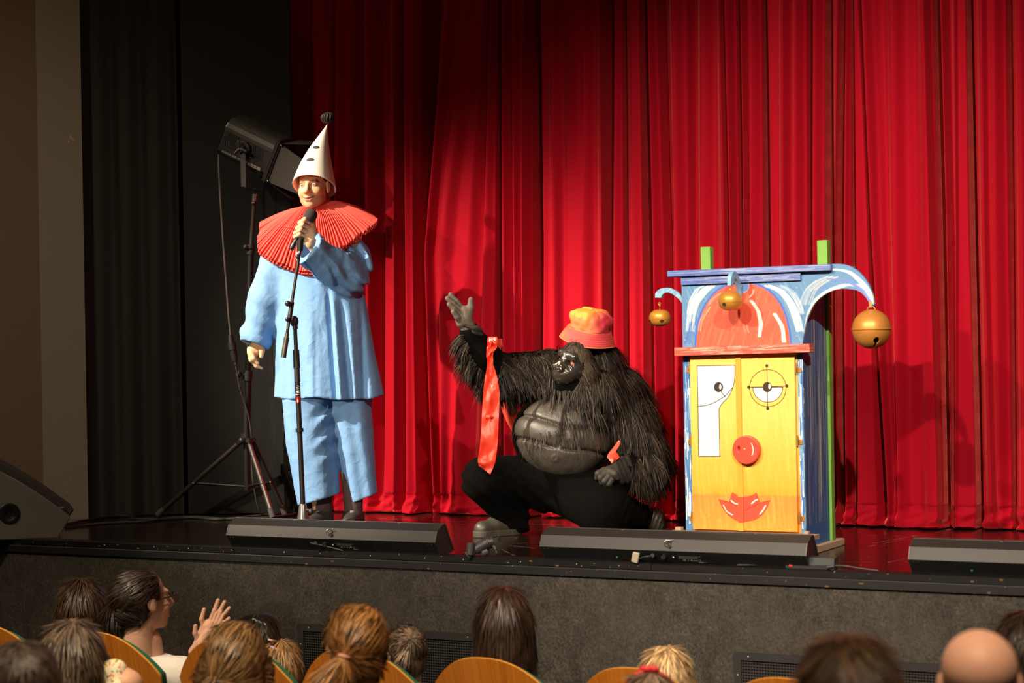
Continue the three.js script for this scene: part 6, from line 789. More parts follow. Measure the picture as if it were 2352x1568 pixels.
// ---------------------------------------------------------------- small power box, plugs and leads on the stage
{
  const rubber = M(LIN(0.03, 0.03, 0.029), 0.45), blk = M(LIN(0.018, 0.017, 0.016), 0.5);
  { const p = onY(1860, 1309, 0), o = thing('power_adapter', 'small dark power adapter box with a red switch on the stage edge', 'power adapter', [p.x, 0, -0.03]);
    const a = onZ(1803, 1305, -0.005).x, b = onZ(1917, 1309, -0.005).x; const g = extrude([[-0.02, 0.004], [0.02, 0.004], [0.024, 0.02], [0.02, 0.046], [-0.018, 0.048], [-0.026, 0.02]], b - a - 0.008, { bevelEnabled: true, bevelSize: 0.002, bevelThickness: 0.003, bevelSegments: 2 }); placeM(g, new THREE.Matrix4().makeBasis(V(0, 0, 1), V(0, 1, 0), V(1, 0, 0)).setPosition(a + .004, 0, -0.03)); part('case', g, M(LIN(0.03, 0.033, 0.031), 0.5), o);
    part('lower_shell', box(a + .003, b - .003, 0.004, 0.019, -0.03, -0.0045), blk, o); part('switch', box(a + 0.017, a + 0.031, 0.011, 0.021, -0.006, -0.002), M(LIN(0.6, 0.03, 0.02), 0.4), o, 'red rocker switch');
    part('lead', tube([[a, 0.022, -0.02], [a - 0.03, 0.022, -0.018], [a - 0.11, 0.012, -0.012], [a - 0.2, 0.007, -0.01]], 0.0038, 30), rubber, o); part('lead', tube([[b, 0.02, -0.012], [b + 0.03, 0.02, -0.014], [b + 0.10, 0.012, -0.016], [b + 0.17, 0.006, -0.015]], 0.0034, 30), rubber, o); part('grommet', merge([bar([a - 0.014, 0.022, -0.019], [a + .002, 0.022, -0.02], 0.007, 0.009), bar([b - .03, 0.012, -0.004], [b - 0.002, 0.017, -0.008], 0.008)]), blk, o);
  }
  { const D = onY(1105, 1277, 0).clone().sub(CAM).dot(fwd), K = (px, py, t = 0) => J(px, py, D - t), p = onY(1105, 1279, 0), o = thing('cable_connector', 'two black cable plugs coupled together on the stage floor by the kneeling foot', 'cable plugs', p.toArray());
    part('coupled_body', merge([bar(K(1092, 1262, .02), K(1117, 1248, .03), 0.023), bar(K(1112, 1249, .03), K(1134, 1242, .03), 0.027, 0.02), ...[0, 1, 2, 3].map(i => bar(K(1095 + 4.5 * i, 1261 - 2.6 * i, .02), K(1097 + 4.5 * i, 1260 - 2.6 * i, .02), 0.0265)), ...[0, 1, 2].map(i => bar(K(1116 + 4 * i, 1248 - 1.5 * i, .03), K(1118 + 4 * i, 1247 - 1.5 * i, .03), 0.029))]), rubber, o);
    part('plug', merge([bar(K(1081, 1252, .04), K(1079, 1274, .045), 0.019, 0.014), bar(K(1081, 1246, .04), K(1081, 1254, .04), 0.016), bar(K(1072, 1277, .03), K(1092, 1262, .02), 0.02, 0.016)]), M(LIN(0.045, 0.045, 0.042), 0.5), o); part('plug', merge([bar(K(1136, 1236, .03), K(1139, 1246, .03), 0.022, 0.018), bar(K(1130, 1250, .03), K(1139, 1262, .04), 0.014, 0.008), bar(K(1110, 1270, .03), K(1122, 1264, .035), 0.016)]), M(LIN(0.04, 0.04, 0.037), 0.5), o);
    part('lead', tube([K(1138, 1260, .04), K(1141, 1269, .05), V(...K(1144, 1279, .04)).setY(0.006).toArray()], 0.004, 16), rubber, o); }
}
// ---------------------------------------------------------------- wedge monitor at the left end of the stage
{
  const base = onY(70, 1236, 0), d0 = base.clone().sub(CAM).dot(fwd), o = thing('stage_monitor', 'dark grey wedge floor monitor loudspeaker at the left end of the stage', 'loudspeaker', [base.x, 0, base.z]);
  const S = F / d0, ex = eR.clone(), ez = eT.clone(), Q = (px, py) => [(px - 70) / S, (1236 - py) / S + 0.0];   // side panel in its own plane, turned to the viewer
  const top = []; for (let k = 0; k <= 12; k++) { const t = k / 12; top.push([mix(-40, 157, t), mix(1058, 1190, t) - 9 * Math.sin(Math.PI * t)]); }
  const side = [[-150, 1233], [130, 1235], [157, 1192], ...top.slice(0, -1).reverse(), [-150, 1110]].map(p => Q(...p));
  const grey = M(LIN(0.17, 0.16, 0.14), 0.7, { bumpMap: rep(grain, 14), bumpScale: 0.001 });
  const W0 = 0.46, rh = ray(-60, 1200), ax = V(-rh.z, 0, rh.x).normalize();
  const mz = ax.clone().cross(V(0, 1, 0)); const set = (g, off) => place(g, base.clone().addScaledVector(mz, off), ax, V(0, 1, 0), mz);
  part('cabinet', set(extrude(side, W0, { bevelEnabled: true, bevelSize: 0.006, bevelThickness: 0.006, bevelSegments: 3 }), -W0), grey, o);
  // front grille: a ribbed band that stands proud of the cabinet
  const tq = top.map(p => Q(...p)), band = [...tq.map(p => [p[0] - 0.004, p[1] - 0.002]), ...tq.slice().reverse().map(p => [p[0] + 0.022, p[1] + 0.030])];
  part('grille_frame', set(extrude(band, W0 - 0.03, { bevelEnabled: true, bevelSize: 0.003, bevelThickness: 0.003, bevelSegments: 2 }), -W0 + 0.014), M(LIN(0.045, 0.04, 0.036), 0.6), o);
  const ribs = []; for (let k = 0; k < 66; k++) { const t = k / 66, i = Math.min(11, Math.floor(t * 12)), f = t * 12 - i, x = mix(tq[i][0], tq[i + 1][0], f), y = mix(tq[i][1], tq[i + 1][1], f); const g = extrude([[x - 0.0010, y], [x + 0.0010, y - 0.001], [x + 0.021, y + 0.0265], [x + 0.019, y + 0.0275]], 0.004); ribs.push(set(g, -0.0115)); } const rb = part('grille_ribs', merge(ribs), M(LIN(0.2, 0.19, 0.16), 0.5), o); rb.userData.kind = 'stuff';
  part('grille_badge', set(rbox(0.02, 0.006, 0.004, 0.001), 0).translate(0, 0, 0).translate(ax.x * (141 - 70) / S, (1236 - 1168) / S, ax.z * (141 - 70) / S).translate(mz.x * 0.002, 0, mz.z * 0.002), M(LIN(0.3, 0.3, 0.28), 0.4), o);
  const c = Q(24, 1177), lathe = (pts) => { const g = new THREE.LatheGeometry(pts.map(p => new THREE.Vector2(...p)), 36); g.rotateX(Math.PI / 2); g.translate(c[0], c[1], 0); return set(g, 0.0085); };
  const cup = part('pole_socket', lathe([[0.009, -0.02], [0.0195, -0.02], [0.021, 0.002], [0.046, 0.003], [0.050, 0.001], [0.051, -0.002]]), M(LIN(0.012, 0.011, 0.01), 0.35), o, 'round black pole socket'); part('socket_ring', lathe([[0.0205, -0.002], [0.0225, 0.0035], [0.0245, 0.0035], [0.025, 0.001]]), M(LIN(0.03, 0.03, 0.03), 0.2, { metalness: 0.6 }), cup); part('socket_bottom', lathe([[0, -0.002], [0.0205, -0.002]]), M(LIN(0.002, 0.002, 0.002), 0.9), cup);
  for (const a of [1.57, 3.7, 5.7]) part('screw', (() => { const g = new THREE.SphereGeometry(0.0022, 8, 6); g.translate(c[0] + Math.cos(a) * 0.035, c[1] + Math.sin(a) * 0.035, 0.003); return set(g, 0.006); })(), M(LIN(0.4, 0.38, 0.33), 0.3, { metalness: 0.9 }), cup);
}
// ---------------------------------------------------------------- floodlight on a tripod, with its cable
{
  const D = 10.32, K = (px, py, t = 0) => J(px, py, D - t), S = F / D, blk = M(LIN(0.017, 0.015, 0.013), 0.45), legM = M(LIN(0.065, 0.055, 0.045), 0.35, { metalness: 0.4 }), steel = M(LIN(0.35, 0.32, 0.28), 0.3, { metalness: 0.85 });
  const f1 = onY(362, 1187, 0), f2 = onY(627, 1192, 0), f3 = onY(655, 1184, 0), hub = K(566, 1008), o = thing('tripod_stand', 'tall black lighting tripod stand behind the clown', 'light stand', [V(...hub).x, 0, V(...hub).z]);
  const h = V(...hub);
  const legs = [[f1, K(553, 1014), legM], [f2, K(570, 1010, .04), steel], [f3, K(580, 1014, -.03), blk]];
  for (const [f, a, m] of legs) { const b = V(...a), l = part('leg', bar(b, V(f.x, 0.012, f.z), 0.0135), m, o); const d = V(f.x, 0.012, f.z).sub(b).normalize(); part('rubber_foot', bar(V(f.x, 0.012, f.z).addScaledVector(d, -0.05), V(f.x, 0.010, f.z), 0.016, 0.017), M(LIN(0.09, 0.085, 0.08), 0.7), l); }
  part('hub', merge([bar(K(566, 996), K(565, 1012), 0.03), bar(K(548, 1010, .02), K(553, 1016, .02), 0.022), bar(K(572, 1006, .05), K(572, 1016, .05), 0.02), ball(K(556, 1011, .03), 0.02), bar(K(578, 1008), K(582, 1015), 0.018)]), M(LIN(0.03, 0.028, 0.025), 0.35), o);
  const col = V(h.x, 0.145, h.z); part('lower_column', bar(col, h, 0.017), blk, o); part('column', bar(h, K(569, 868), 0.02), blk, o); part('collar', merge([bar(K(568, 874), K(569, 851), 0.026), bar(K(569, 862, .02), K(556, 860, .02), 0.006), ball(K(549, 859, .02), 0.018)]), M(LIN(0.035, 0.032, 0.028), 0.4), o); part('middle_column', bar(K(569, 868), K(576, 575), 0.0155), blk, o); part('collar', merge([bar(K(575.5, 584), K(577, 562), 0.02), bar(K(576, 570, .02), K(566, 568, .02), 0.006), ball(K(564, 567, .02), 0.014)]), M(LIN(0.05, 0.042, 0.034), 0.4), o); part('upper_column', bar(K(576, 575), K(585, 452), 0.011), M(LIN(0.06, 0.045, 0.034), 0.35), o); part('spigot', merge([bar(K(585, 462), K(586, 448), 0.016), bar(K(578, 467, .02), K(585, 465, .02), 0.007), bar(K(587, 450), K(587, 446), 0.02)]), steel, o);
  const mid = V(h.x, 0.165, h.z); for (const [f, a] of legs) { const b = V(...a).lerp(V(f.x, 0.012, f.z), 0.56); part('brace', bar(mid, b, 0.007), blk, o); part('pin', ball(b.addScaledVector(eT, 0.013), 0.006), M(LIN(0.4, 0.3, 0.22), 0.4, { metalness: 0.7 }), o); }
  // the lamp head: built along its own axis, pointing right, down and a little away
  const hc = V(...K(600, 345, 0.09)), ax = V(...K(690, 391, 0.05)).sub(V(...K(525, 310, -0.03))).normalize(), sideV = eT.clone().addScaledVector(eU, -0.34); sideV.addScaledVector(ax, -sideV.dot(ax)).normalize(); const upL = sideV.clone().cross(ax).normalize(); // side wall towards the viewer
  const lamp = thing('floodlight', 'dark grey stage floodlight with barn doors on the tripod behind the clown', 'stage light', hc.toArray()), Lm = (g, off = V(0, 0, 0)) => place(g, hc.clone().addScaledVector(ax, off.x).addScaledVector(upL, off.y).addScaledVector(sideV, off.z), ax, upL, sideV);
  const prism = (pts, len) => { const s = extrude(pts, len, { bevelEnabled: true, bevelSize: 0.003, bevelThickness: 0.003, bevelSegments: 2, curveSegments: 10 }); s.applyMatrix4(new THREE.Matrix4().makeBasis(V(0, 0, -1), V(0, 1, 0), V(1, 0, 0))); return s; };  // outline in (-side, up), swept along the axis
  const sec = []; for (let k = 0; k <= 8; k++) { const a = k / 8 * Math.PI / 2; sec.push([-0.055 - 0.05 * Math.sin(Math.PI / 2 - a) + 0, 0.052 + 0.05 * Math.sin(a)]); } // rounded shoulder on the near side
  const outline = [[-0.105, -0.07], [-0.09, -0.095], [0.09, -0.095], [0.11, -0.07], [0.11, 0.06], [0.075, 0.102], ...sec.reverse()];
  part('housing', Lm(prism(outline, 0.285), V(-0.185, 0, 0)), M(LIN(0.012, 0.0105, 0.0085), 0.5), lamp);
  part('top_cover', Lm(prism([[-0.108, 0.046], [-0.1085, 0.062], [-0.1, 0.083], [-0.08, 0.1], [-0.055, 0.1075], [0.075, 0.1075], [0.112, 0.062], [0.106, 0.06], [0.073, 0.102], [-0.055, 0.102], [-0.078, 0.095], [-0.095, 0.08], [-0.103, 0.06], [-0.103, 0.046]], 0.29), V(-0.187, 0, 0)), M(LIN(0.042, 0.039, 0.032), 0.4), lamp);
  const slots = []; for (let k = 0; k < 14; k++) slots.push(Lm(rbox(0.006, 0.002, 0.035, 0.0008, 1), V(-0.10 + k * 0.0135, 0.109, -0.035))); const sl = part('top_vents', merge(slots), M(LIN(0.006, 0.006, 0.006), 0.8), lamp); sl.userData.kind = 'stuff';
  const chev = (x, flip) => { const g = []; for (let k = 0; k < 6; k++) { const dx = x + k * 0.0105; g.push(Lm((() => { const q = new THREE.BoxGeometry(0.005, 0.042, 0.003); q.rotateZ(flip * 0.45); return q; })(), V(dx, 0.022, 0.1085)), Lm((() => { const q = new THREE.BoxGeometry(0.005, 0.042, 0.003); q.rotateZ(-flip * 0.45); return q; })(), V(dx, -0.018, 0.1085))); } return g; };
  const sv = part('side_vents', merge([...chev(-0.165, -1), ...chev(-0.005, 1)]), M(LIN(0.006, 0.006, 0.006), 0.8), lamp); sv.userData.kind = 'stuff';
  const txt = canvasTex(512, 64, (c, w, h) => { c.fillStyle = '#0c0a08'; c.fillRect(0, 0, w, h); c.fillStyle = '#8c8478'; c.font = 'bold 36px sans-serif'; c.fillText('ARENA 650-2P', 6, 46); c.strokeStyle = '#8c8478'; c.lineWidth = 4; c.beginPath(); c.arc(310, 32, 16, 0, 7); c.fill(); c.fillRect(340, 14, 160, 38); c.fillStyle = '#16130f'; c.font = 'bold 26px sans-serif'; c.fillText('MADE IN', 352, 43); });
  { const g = new THREE.PlaneGeometry(0.245, 0.026); part('name_strip', Lm(g, V(-0.045, -0.066, 0.1092)), M(0xffffff, 0.5, { map: txt }), lamp, 'strip with small white lettering'); }
  part('pivot', merge([Lm((() => { const g = new THREE.CylinderGeometry(0.034, 0.038, 0.014, 28); g.rotateX(Math.PI / 2); return g; })(), V(-0.052, 0.0, 0.113)), Lm((() => { const g = new THREE.CylinderGeometry(0.012, 0.014, 0.03, 16); g.rotateX(Math.PI / 2); return g; })(), V(-0.052, 0, 0.13))]), blk, lamp);
  part('wing_knob', merge([0.6, 2.7, 4.75].map(a => Lm((() => { const g = new THREE.CapsuleGeometry(0.008, 0.03, 4, 10); g.translate(0, 0.022, 0); g.rotateZ(a); return g; })(), V(-0.062, -0.004, 0.14)))), M(LIN(0.03, 0.027, 0.024), 0.35), lamp);
  const pv = hc.clone().addScaledVector(ax, -0.055).addScaledVector(sideV, 0.12), pb = pv.clone().addScaledVector(eU, -0.205), far = pb.clone().addScaledVector(sideV, -0.235);
  const flat = (a, b, w, t) => { const d = b.clone().sub(a), L = d.length(), y = d.clone().normalize(), x = ax.clone().addScaledVector(y, -ax.dot(y)).normalize(); return place(rbox(w, L, t, 0.0015, 1), a.clone().add(b).multiplyScalar(.5), x, y, x.clone().cross(y)); };
  part('yoke', merge([flat(pv, pb, 0.028, 0.006), flat(pb, V(...K(585, 452)).setY(pb.y), 0.028, 0.006), flat(V(...K(585, 452)).setY(pb.y), far.clone().setY(pb.y), 0.028, 0.006)]), M(LIN(0.018, 0.016, 0.013), 0.45), lamp);
  // colour frame holder and barn doors
  part('front_frame', merge([Lm(prism([[-0.118, -0.108], [-0.118, 0.112], [0.12, 0.112], [0.12, -0.108]], 0.028), V(0.105, 0, 0)), Lm(prism([[-0.122, -0.112], [-0.122, 0.116], [0.124, 0.116], [0.124, -0.112]], 0.004), V(0.118, 0, 0))]), M(LIN(0.010, 0.0085, 0.007), 0.4), lamp);
  const door = (origin, e1, e2, w, h0, name) => { const n = e1.clone().cross(e2).normalize(); const s = new THREE.Shape(); const a = w / 2, b = a * 0.82, r = 0.025; s.moveTo(-a, 0); s.lineTo(-b, h0 - r); s.quadraticCurveTo(-b, h0, -b + r, h0); s.lineTo(b - r, h0); s.quadraticCurveTo(b, h0, b, h0 - r); s.lineTo(a, 0); const g = new THREE.ExtrudeGeometry(s, { depth: 0.002, bevelEnabled: false }); part('barn_door', place(g, origin, e1, e2, n), M(LIN(0.022, 0.0175, 0.013), 0.5), lamp); };
  const fc = hc.clone().addScaledVector(ax, 0.14);
  door(fc.clone().addScaledVector(sideV, 0.115), upL.clone().negate(), ax.clone().addScaledVector(sideV, 0.14).normalize(), 0.215, 0.20); door(fc.clone().addScaledVector(upL, 0.112), sideV, ax.clone().addScaledVector(upL, 0.42).normalize(), 0.22, 0.15); door(fc.clone().addScaledVector(sideV, -0.115), upL, ax.clone().addScaledVector(sideV, -0.3).normalize(), 0.215, 0.18); door(fc.clone().addScaledVector(upL, -0.108), sideV.clone().negate(), ax.clone().addScaledVector(upL, -0.25).normalize(), 0.22, 0.15);
  part('door_screw', merge([[0.13, 0.105], [0.13, -0.1]].map(([x, y]) => Lm(new THREE.SphereGeometry(0.005, 10, 8), V(x + 0.01, y, 0.124)))), steel, lamp);
  const cable = thing('power_cable', 'grey power cable with an inline plug hanging from the back of the floodlight', 'cable', K(520, 560, .05)), cm = M(LIN(0.10, 0.09, 0.075), 0.6);
  part('lead', tube([hc.clone().addScaledVector(ax, -0.19).addScaledVector(upL, -0.03), K(506, 345, .05), K(503, 362, .05), K(506, 440, .05), K(512, 540, .05), K(520, 650, .05), K(526, 730, .05), K(530, 772, .05)], 0.0062, 80), cm, cable);
  part('inline_plug', merge([bar(K(529, 768, .05), K(532, 790, .05), 0.012, 0.017), bar(K(532, 788, .05), K(535, 803, .05), 0.022), bar(K(535, 803, .05), K(537, 812, .05), 0.018), bar(K(536, 808, .05), K(540, 828, .05), 0.021, 0.016), bar(K(540, 828, .05), K(542, 838, .05), 0.010)]), M(LIN(0.025, 0.024, 0.022), 0.5), cable, 'black rubber inline plug');
  part('lead', tube([K(541, 836, .05), K(545, 858, .05), K(552, 895, .04), K(562, 925, .03), K(572, 960, .02), K(577, 1000, .02), K(578, 1060, .0), K(582, 1110, .02), V(...K(600, 1168, .0)).setY(0.02).toArray(), onY(640, 1180, 0.006).toArray()], 0.0045, 90), M(LIN(0.05, 0.045, 0.035), 0.6), cable);
}
// cables lying on the stage
{
  const cm = [M(LIN(0.05, 0.048, 0.04), 0.55), M(LIN(0.02, 0.019, 0.017), 0.6), M(LIN(0.09, 0.085, 0.075), 0.5)], G = (a) => a.map(([x, y]) => onY(x, y, 0.007).toArray());
  [[[[150, 1211], [200, 1205], [260, 1200], [330, 1197], [400, 1188], [450, 1186], [520, 1191], [600, 1189], [660, 1183], [690, 1176]], 0, 'black cable running along the foot of the masking to the tripod'], [[[140, 1206], [190, 1196], [230, 1189], [280, 1184], [310, 1187], [300, 1190], [350, 1192], [420, 1190]], 1, 'dark looped cable lying behind the wedge monitor'], [[[380, 1190], [440, 1188], [500, 1192], [560, 1187], [620, 1181], [668, 1176], [700, 1174]], 2, 'grey cable lying under the tripod legs']].forEach(([p, m, name]) => { const o = thing('floor_cable', name, 'cable', onY(...p[3], 0).toArray()); part('lead', tube(G(p), 0.0065, 120), cm[m], o); });
}

// ---------------------------------------------------------------- the first row of seats
const SEAT_Z = 1.22, seatWood = M(0xffffff, 0.38, { color: LIN(0.60, 0.215, 0.018), clearcoat: 0.35, clearcoatRoughness: 0.3, map: canvasTex(512, 512, (c, w, h) => { c.fillStyle = '#fff'; c.fillRect(0, 0, w, h); const r = seeded(17); for (let i = 0; i < 420; i++) { c.strokeStyle = `rgba(${150 + r() * 60},${110 + r() * 40},70,${0.05 + 0.08 * r()})`; c.lineWidth = 1 + r() * 4; const x = r() * w, b = (r() - .5) * 40; c.beginPath(); c.moveTo(x, 0); c.quadraticCurveTo(x + b, h / 2, x + (r() - .5) * 20, h); c.stroke(); } for (let i = 0; i < 7; i++) { const x = w * 0.5 + (r() - .5) * 30, y = h * (0.2 + 0.1 * i); c.strokeStyle = 'rgba(170,110,60,.2)'; c.lineWidth = 3; c.beginPath(); c.moveTo(x - 22, y + 46); c.quadraticCurveTo(x, y - 26, x + 22, y + 46); c.stroke(); } }) });
const seatEdge = M(LIN(0.72, 0.34, 0.06), 0.5), seatGreen = M(LIN(0.012, 0.12, 0.062), 0.85, { sheen: 0.4, sheenColor: LIN(0.1, 0.4, 0.25) }), seatIron = M(LIN(0.03, 0.03, 0.03), 0.5);
function buildSeat(label) {
  const o = thing('theatre_seat', label, 'seat', [0, 0, 0], 'theatre seats of the first row'), HW = 0.264, y0 = 0.46, y1 = 1.05;
  // the back: a bowed plywood shell with an arched top; own axes: x across, y up, z towards the rear
  const sh = (u, v, off) => { const x = (u * 2 - 1), k = Math.pow(Math.abs(x), 2.6), top = y1 - 0.135 * k - 0.03 * x * x, w = HW * (1 - 0.10 * (1 - v)); const y = mix(y0, top, v); const z = 0.16 * (y - y0) / (y1 - y0) - 0.035 * x * x + off; return [x * w, y, z]; };
  const slab = (z0, z1, shrink) => { const f = (u, v) => [mix(0.5, u, shrink), v]; const a = sheet(30, 18, (u, v) => sh(mix(0.5, u, shrink), v * shrink, z1)), b = sheet(30, 18, (u, v) => sh(mix(0.5, 1 - u, shrink), v * shrink, z0)); return [a, b]; };
  const rim = (z0, z1, shrink) => sheet(96, 2, (u, v) => { const s = u * 4; let p; if (s < 1) p = [0, s]; else if (s < 3) p = [(s - 1) / 2, 1]; else p = [1, 4 - s]; const a = sh(mix(.5, p[0], shrink), p[1] * shrink, mix(z0, z1, v)); const r = 0.0015 * Math.sin(v * Math.PI); return [a[0] * (1 + r * 2), a[1] + r, a[2]]; });
  part('back_shell', merge(slab(0, 0.013, 1)), seatWood, o, 'orange plywood back'); part('shell_edge', rim(0, 0.013, 1), seatEdge, o); part('back_pad', merge([...slab(-0.04, 0.0, 0.97), rim(-0.04, 0.0, 0.97)]), seatGreen, o, 'green upholstered front of the back');
  const pad = rbox(0.46, 0.07, 0.44, 0.03, 4); pad.rotateX(-0.06); pad.translate(0, 0.455, -0.23); part('seat_cushion', pad, seatGreen, o); const pan = rbox(0.47, 0.014, 0.45, 0.006); pan.rotateX(-0.06); pan.translate(0, 0.412, -0.23); part('seat_pan', pan, seatWood, o);
  for (const s of [-1, 1]) { part('leg', merge([box(s * 0.255 - 0.012, s * 0.255 + 0.012, 0, 0.52, -0.12, -0.05), box(s * 0.255 - 0.02, s * 0.255 + 0.02, 0, 0.015, -0.3, 0.1)]), seatIron, o); part('armrest', (() => { const g = rbox(0.035, 0.022, 0.28, 0.008); g.translate(s * 0.265, 0.64, -0.14); return g; })(), seatWood, o); }
  return o;
}
{
  const xs = [-1.81, -1.235, -0.61, -0.045, 0.505, 1.075, 1.61], names = ['orange plywood theatre seat at the left picture edge, only its curved top showing', 'orange theatre seat with green padding behind the clapping woman in glasses', 'orange theatre seat behind the clapping hands and the bob-haired head', 'orange theatre seat in front of the blonde ponytail head', 'fully visible orange theatre seat below the long brown hair', 'orange theatre seat in front of the fair-haired boy', 'orange theatre seat barely showing beside the large brown-haired head on the right'];
  const s0 = buildSeat(names[0]); s0.position.set(xs[0], FLOOR_Y, SEAT_Z - 0.15); for (let i = 1; i < xs.length; i++) copyOf(s0, names[i], [xs[i], FLOOR_Y, SEAT_Z - 0.15]);
}

// ---------------------------------------------------------------- the audience, seen from behind
const skinTone = { fair: [0.60, 0.33, 0.21], pale: [0.64, 0.37, 0.26], pink: [0.62, 0.33, 0.23] };
const audienceHeads = {}; for (const k of Object.keys(skinTone)) audienceHeads[k] = solid(headField({}), 0.0045, { color: faceColor({ skin: skinTone[k] }) });
const hairMat = (c, k = 1.0) => M(LIN(...c.map(v => v * k)), 0.42, { sheen: 0.25, sheenColor: LIN(0.5, 0.35, 0.2), sheenRoughness: 0.35 });
function spectator(o) {
  const d = (CAM.z - o.z) / (0.885 + 0.465 * (o.px - W / 2) / F), hc = V(...J(o.px, o.py, d)), s = o.s ?? 1, mf = frame(hc, o.yaw ?? Math.PI, o.pitch ?? 0, o.roll ?? 0, s);
  const K = (px, py, t = 0) => J(px, py, d - t), face = V(0, 0, 1).transformDirection(mf), up = V(0, 1, 0).transformDirection(mf), lx = V(1, 0, 0).transformDirection(mf), fz = V(0, 0, -1), sx = V(1, 0, 0), seatY = FLOOR_Y + 0.47;
  const g = thing('person', o.label, 'person', [hc.x, seatY, hc.z + 0.05]);
  // figure: torso upright on the seat, arms to the lap, legs forward
  const c = (x, y, z) => [hc.x + sx.x * x * s, hc.y + y * s, hc.z - 0.02 - z * s], hip = [hc.x, seatY + 0.10, hc.z - 0.07], kn = z => [0, 0, 0];
  const trunk = union(0.05, cap(c(0, -0.30, 0), hip, 0.105 * s, 0.12 * s), cap(c(-0.125, -0.265, 0), c(0.125, -0.265, 0), 0.062 * s), cap([hip[0] - 0.08, hip[1] - .01, hip[2]], [hip[0] - 0.10, seatY + 0.08, hip[2] - 0.34 * s], 0.075 * s, 0.06 * s), cap([hip[0] + 0.08, hip[1] - .01, hip[2]], [hip[0] + 0.10, seatY + 0.08, hip[2] - 0.34 * s], 0.075 * s, 0.06 * s), cap([hip[0] - .10, seatY + 0.08, hip[2] - 0.34 * s], [hip[0] - .10, FLOOR_Y + 0.08, hip[2] - 0.30], 0.055 * s, 0.04), cap([hip[0] + .10, seatY + 0.08, hip[2] - 0.34 * s], [hip[0] + .10, FLOOR_Y + 0.08, hip[2] - 0.30], 0.055 * s, 0.04));
  const arms = (r) => [-1, 1].map(k => chain([c(k * 0.165, -0.275, 0), c(k * 0.20, -0.50, 0.03), [hip[0] + k * 0.09, seatY + 0.18, hip[2] - 0.22 * s]], [0.052 * s * r, 0.042 * s * r, 0.034 * s * r])).flat();
  const tone = skinTone[o.skin ?? 'fair'], armF = union(0.03, arms(1), cap(c(0, -0.16, 0.0), c(0, -0.30, 0), 0.052 * s, 0.07 * s));
  part('body', mergeKeep([xf(audienceHeads[o.skin ?? 'fair'], mf), colored(solid(armF, 0.012), tone), ...(o.hands ?? []).map(q => colored(q(K), tone))]), SKIN, g);
  const shirtF = union(0.05, trunk, ...(o.sleeveless ? [] : arms(1.22)), cap(c(0, -0.225, 0), c(0, -0.3, 0), 0.066 * s, 0.1 * s)); shirtF.lo = trunk.lo; shirtF.hi = trunk.hi; { const a = armF; for (let i = 0; i < 3; i++) { shirtF.lo[i] = Math.min(shirtF.lo[i], a.lo[i] - 0.03); shirtF.hi[i] = Math.max(shirtF.hi[i], a.hi[i] + 0.03); } }
  part('clothing', solid(Object.assign((x, y, z) => Math.max(shirtF(x, y, z), y - (hc.y - 0.205 * s)), { lo: shirtF.lo, hi: shirtF.hi }), 0.014), o.top ?? M(LIN(0.1, 0.1, 0.12), 0.9), g);
  // hair
  if (o.hair) {
    const cap0 = union(0.015, ell([0, 0.028, -0.022], [0.084, 0.088, 0.104]), ...(o.style === 'long' || o.style === 'bob' ? [cap([0, 0.0, -0.05], [0, o.style === 'long' ? -0.30 : -0.10, -0.055], 0.085, o.style === 'long' ? 0.09 : 0.08), cap([-0.055, 0.0, -0.015], [-0.066, o.style === 'long' ? -0.26 : -0.08, -0.02], 0.04, 0.045), cap([0.055, 0.0, -0.015], [0.066, o.style === 'long' ? -0.26 : -0.08, -0.02], 0.04, 0.045)] : [ell([0, -0.05, -0.05], [0.066, 0.055, 0.06])]));
    const line = o.style === 'short' ? 0.03 : 0.02, hf = Object.assign((x, y, z) => { const b = cap0(x, y, z) + 0.004 * noise(x * 40, y * 14, z * 40); const cut = Math.min(z - 0.035 + 0.45 * Math.max(0, line - y) - 0.9 * Math.max(0, y - 0.07), 0.12); const ear = o.style === 'long' || o.style === 'bob' ? -1 : 0.03 - Math.hypot((Math.abs(x) - 0.085) * 0.5, y + 0.012, z + 0.0); const nape = o.style === 'long' || o.style === 'bob' ? -1 : -0.085 - y; return Math.max(b, cut, ear, nape); }, { lo: cap0.lo, hi: cap0.hi });
    const hg = solid(hf, 0.005), world = xf(hg, mf); const h = part('hair', world.clone(), hairMat(o.hair), g);
    const tie = o.tie ? V(...K(o.tie[0], o.tie[1], o.tie[2] ?? 0)) : null, crown = V(0, 0.11, -0.03).applyMatrix4(mf);
    const flow = (p, n, r) => { let dir; if (tie) { dir = tie.clone().sub(p); } else { dir = p.clone().sub(crown).addScaledVector(V(0, -1, 0), o.style === 'short' ? 0.03 : 0.09); } dir.addScaledVector(n, -dir.dot(n)).normalize().addScaledVector(n, 0.06 + 0.12 * r() * (o.wild ?? 0.5)); const jt = 0.08 + 0.1 * (o.wild ?? 0.5); dir.x += (r() - .5) * jt; dir.y += (r() - .5) * jt; return { dir, len: (o.style === 'short' ? 0.03 : 0.06) * s * (0.7 + 0.6 * r()), w: 0.0042, bend: tie ? tie.clone().sub(p).normalize().addScaledVector(n, -0.5) : undefined, droop: tie ? 0.28 : 0.12, lift: 0.0005 }; };
    for (const [k, n, sd] of [[1.5, 1500, 3], [0.6, 1500, 4], [2.3, 350, 5]]) { const t = part('strands', strands(world, n, flow, sd + o.px, 3), hairMat(o.hair, k), h); t.userData.kind = 'stuff'; }
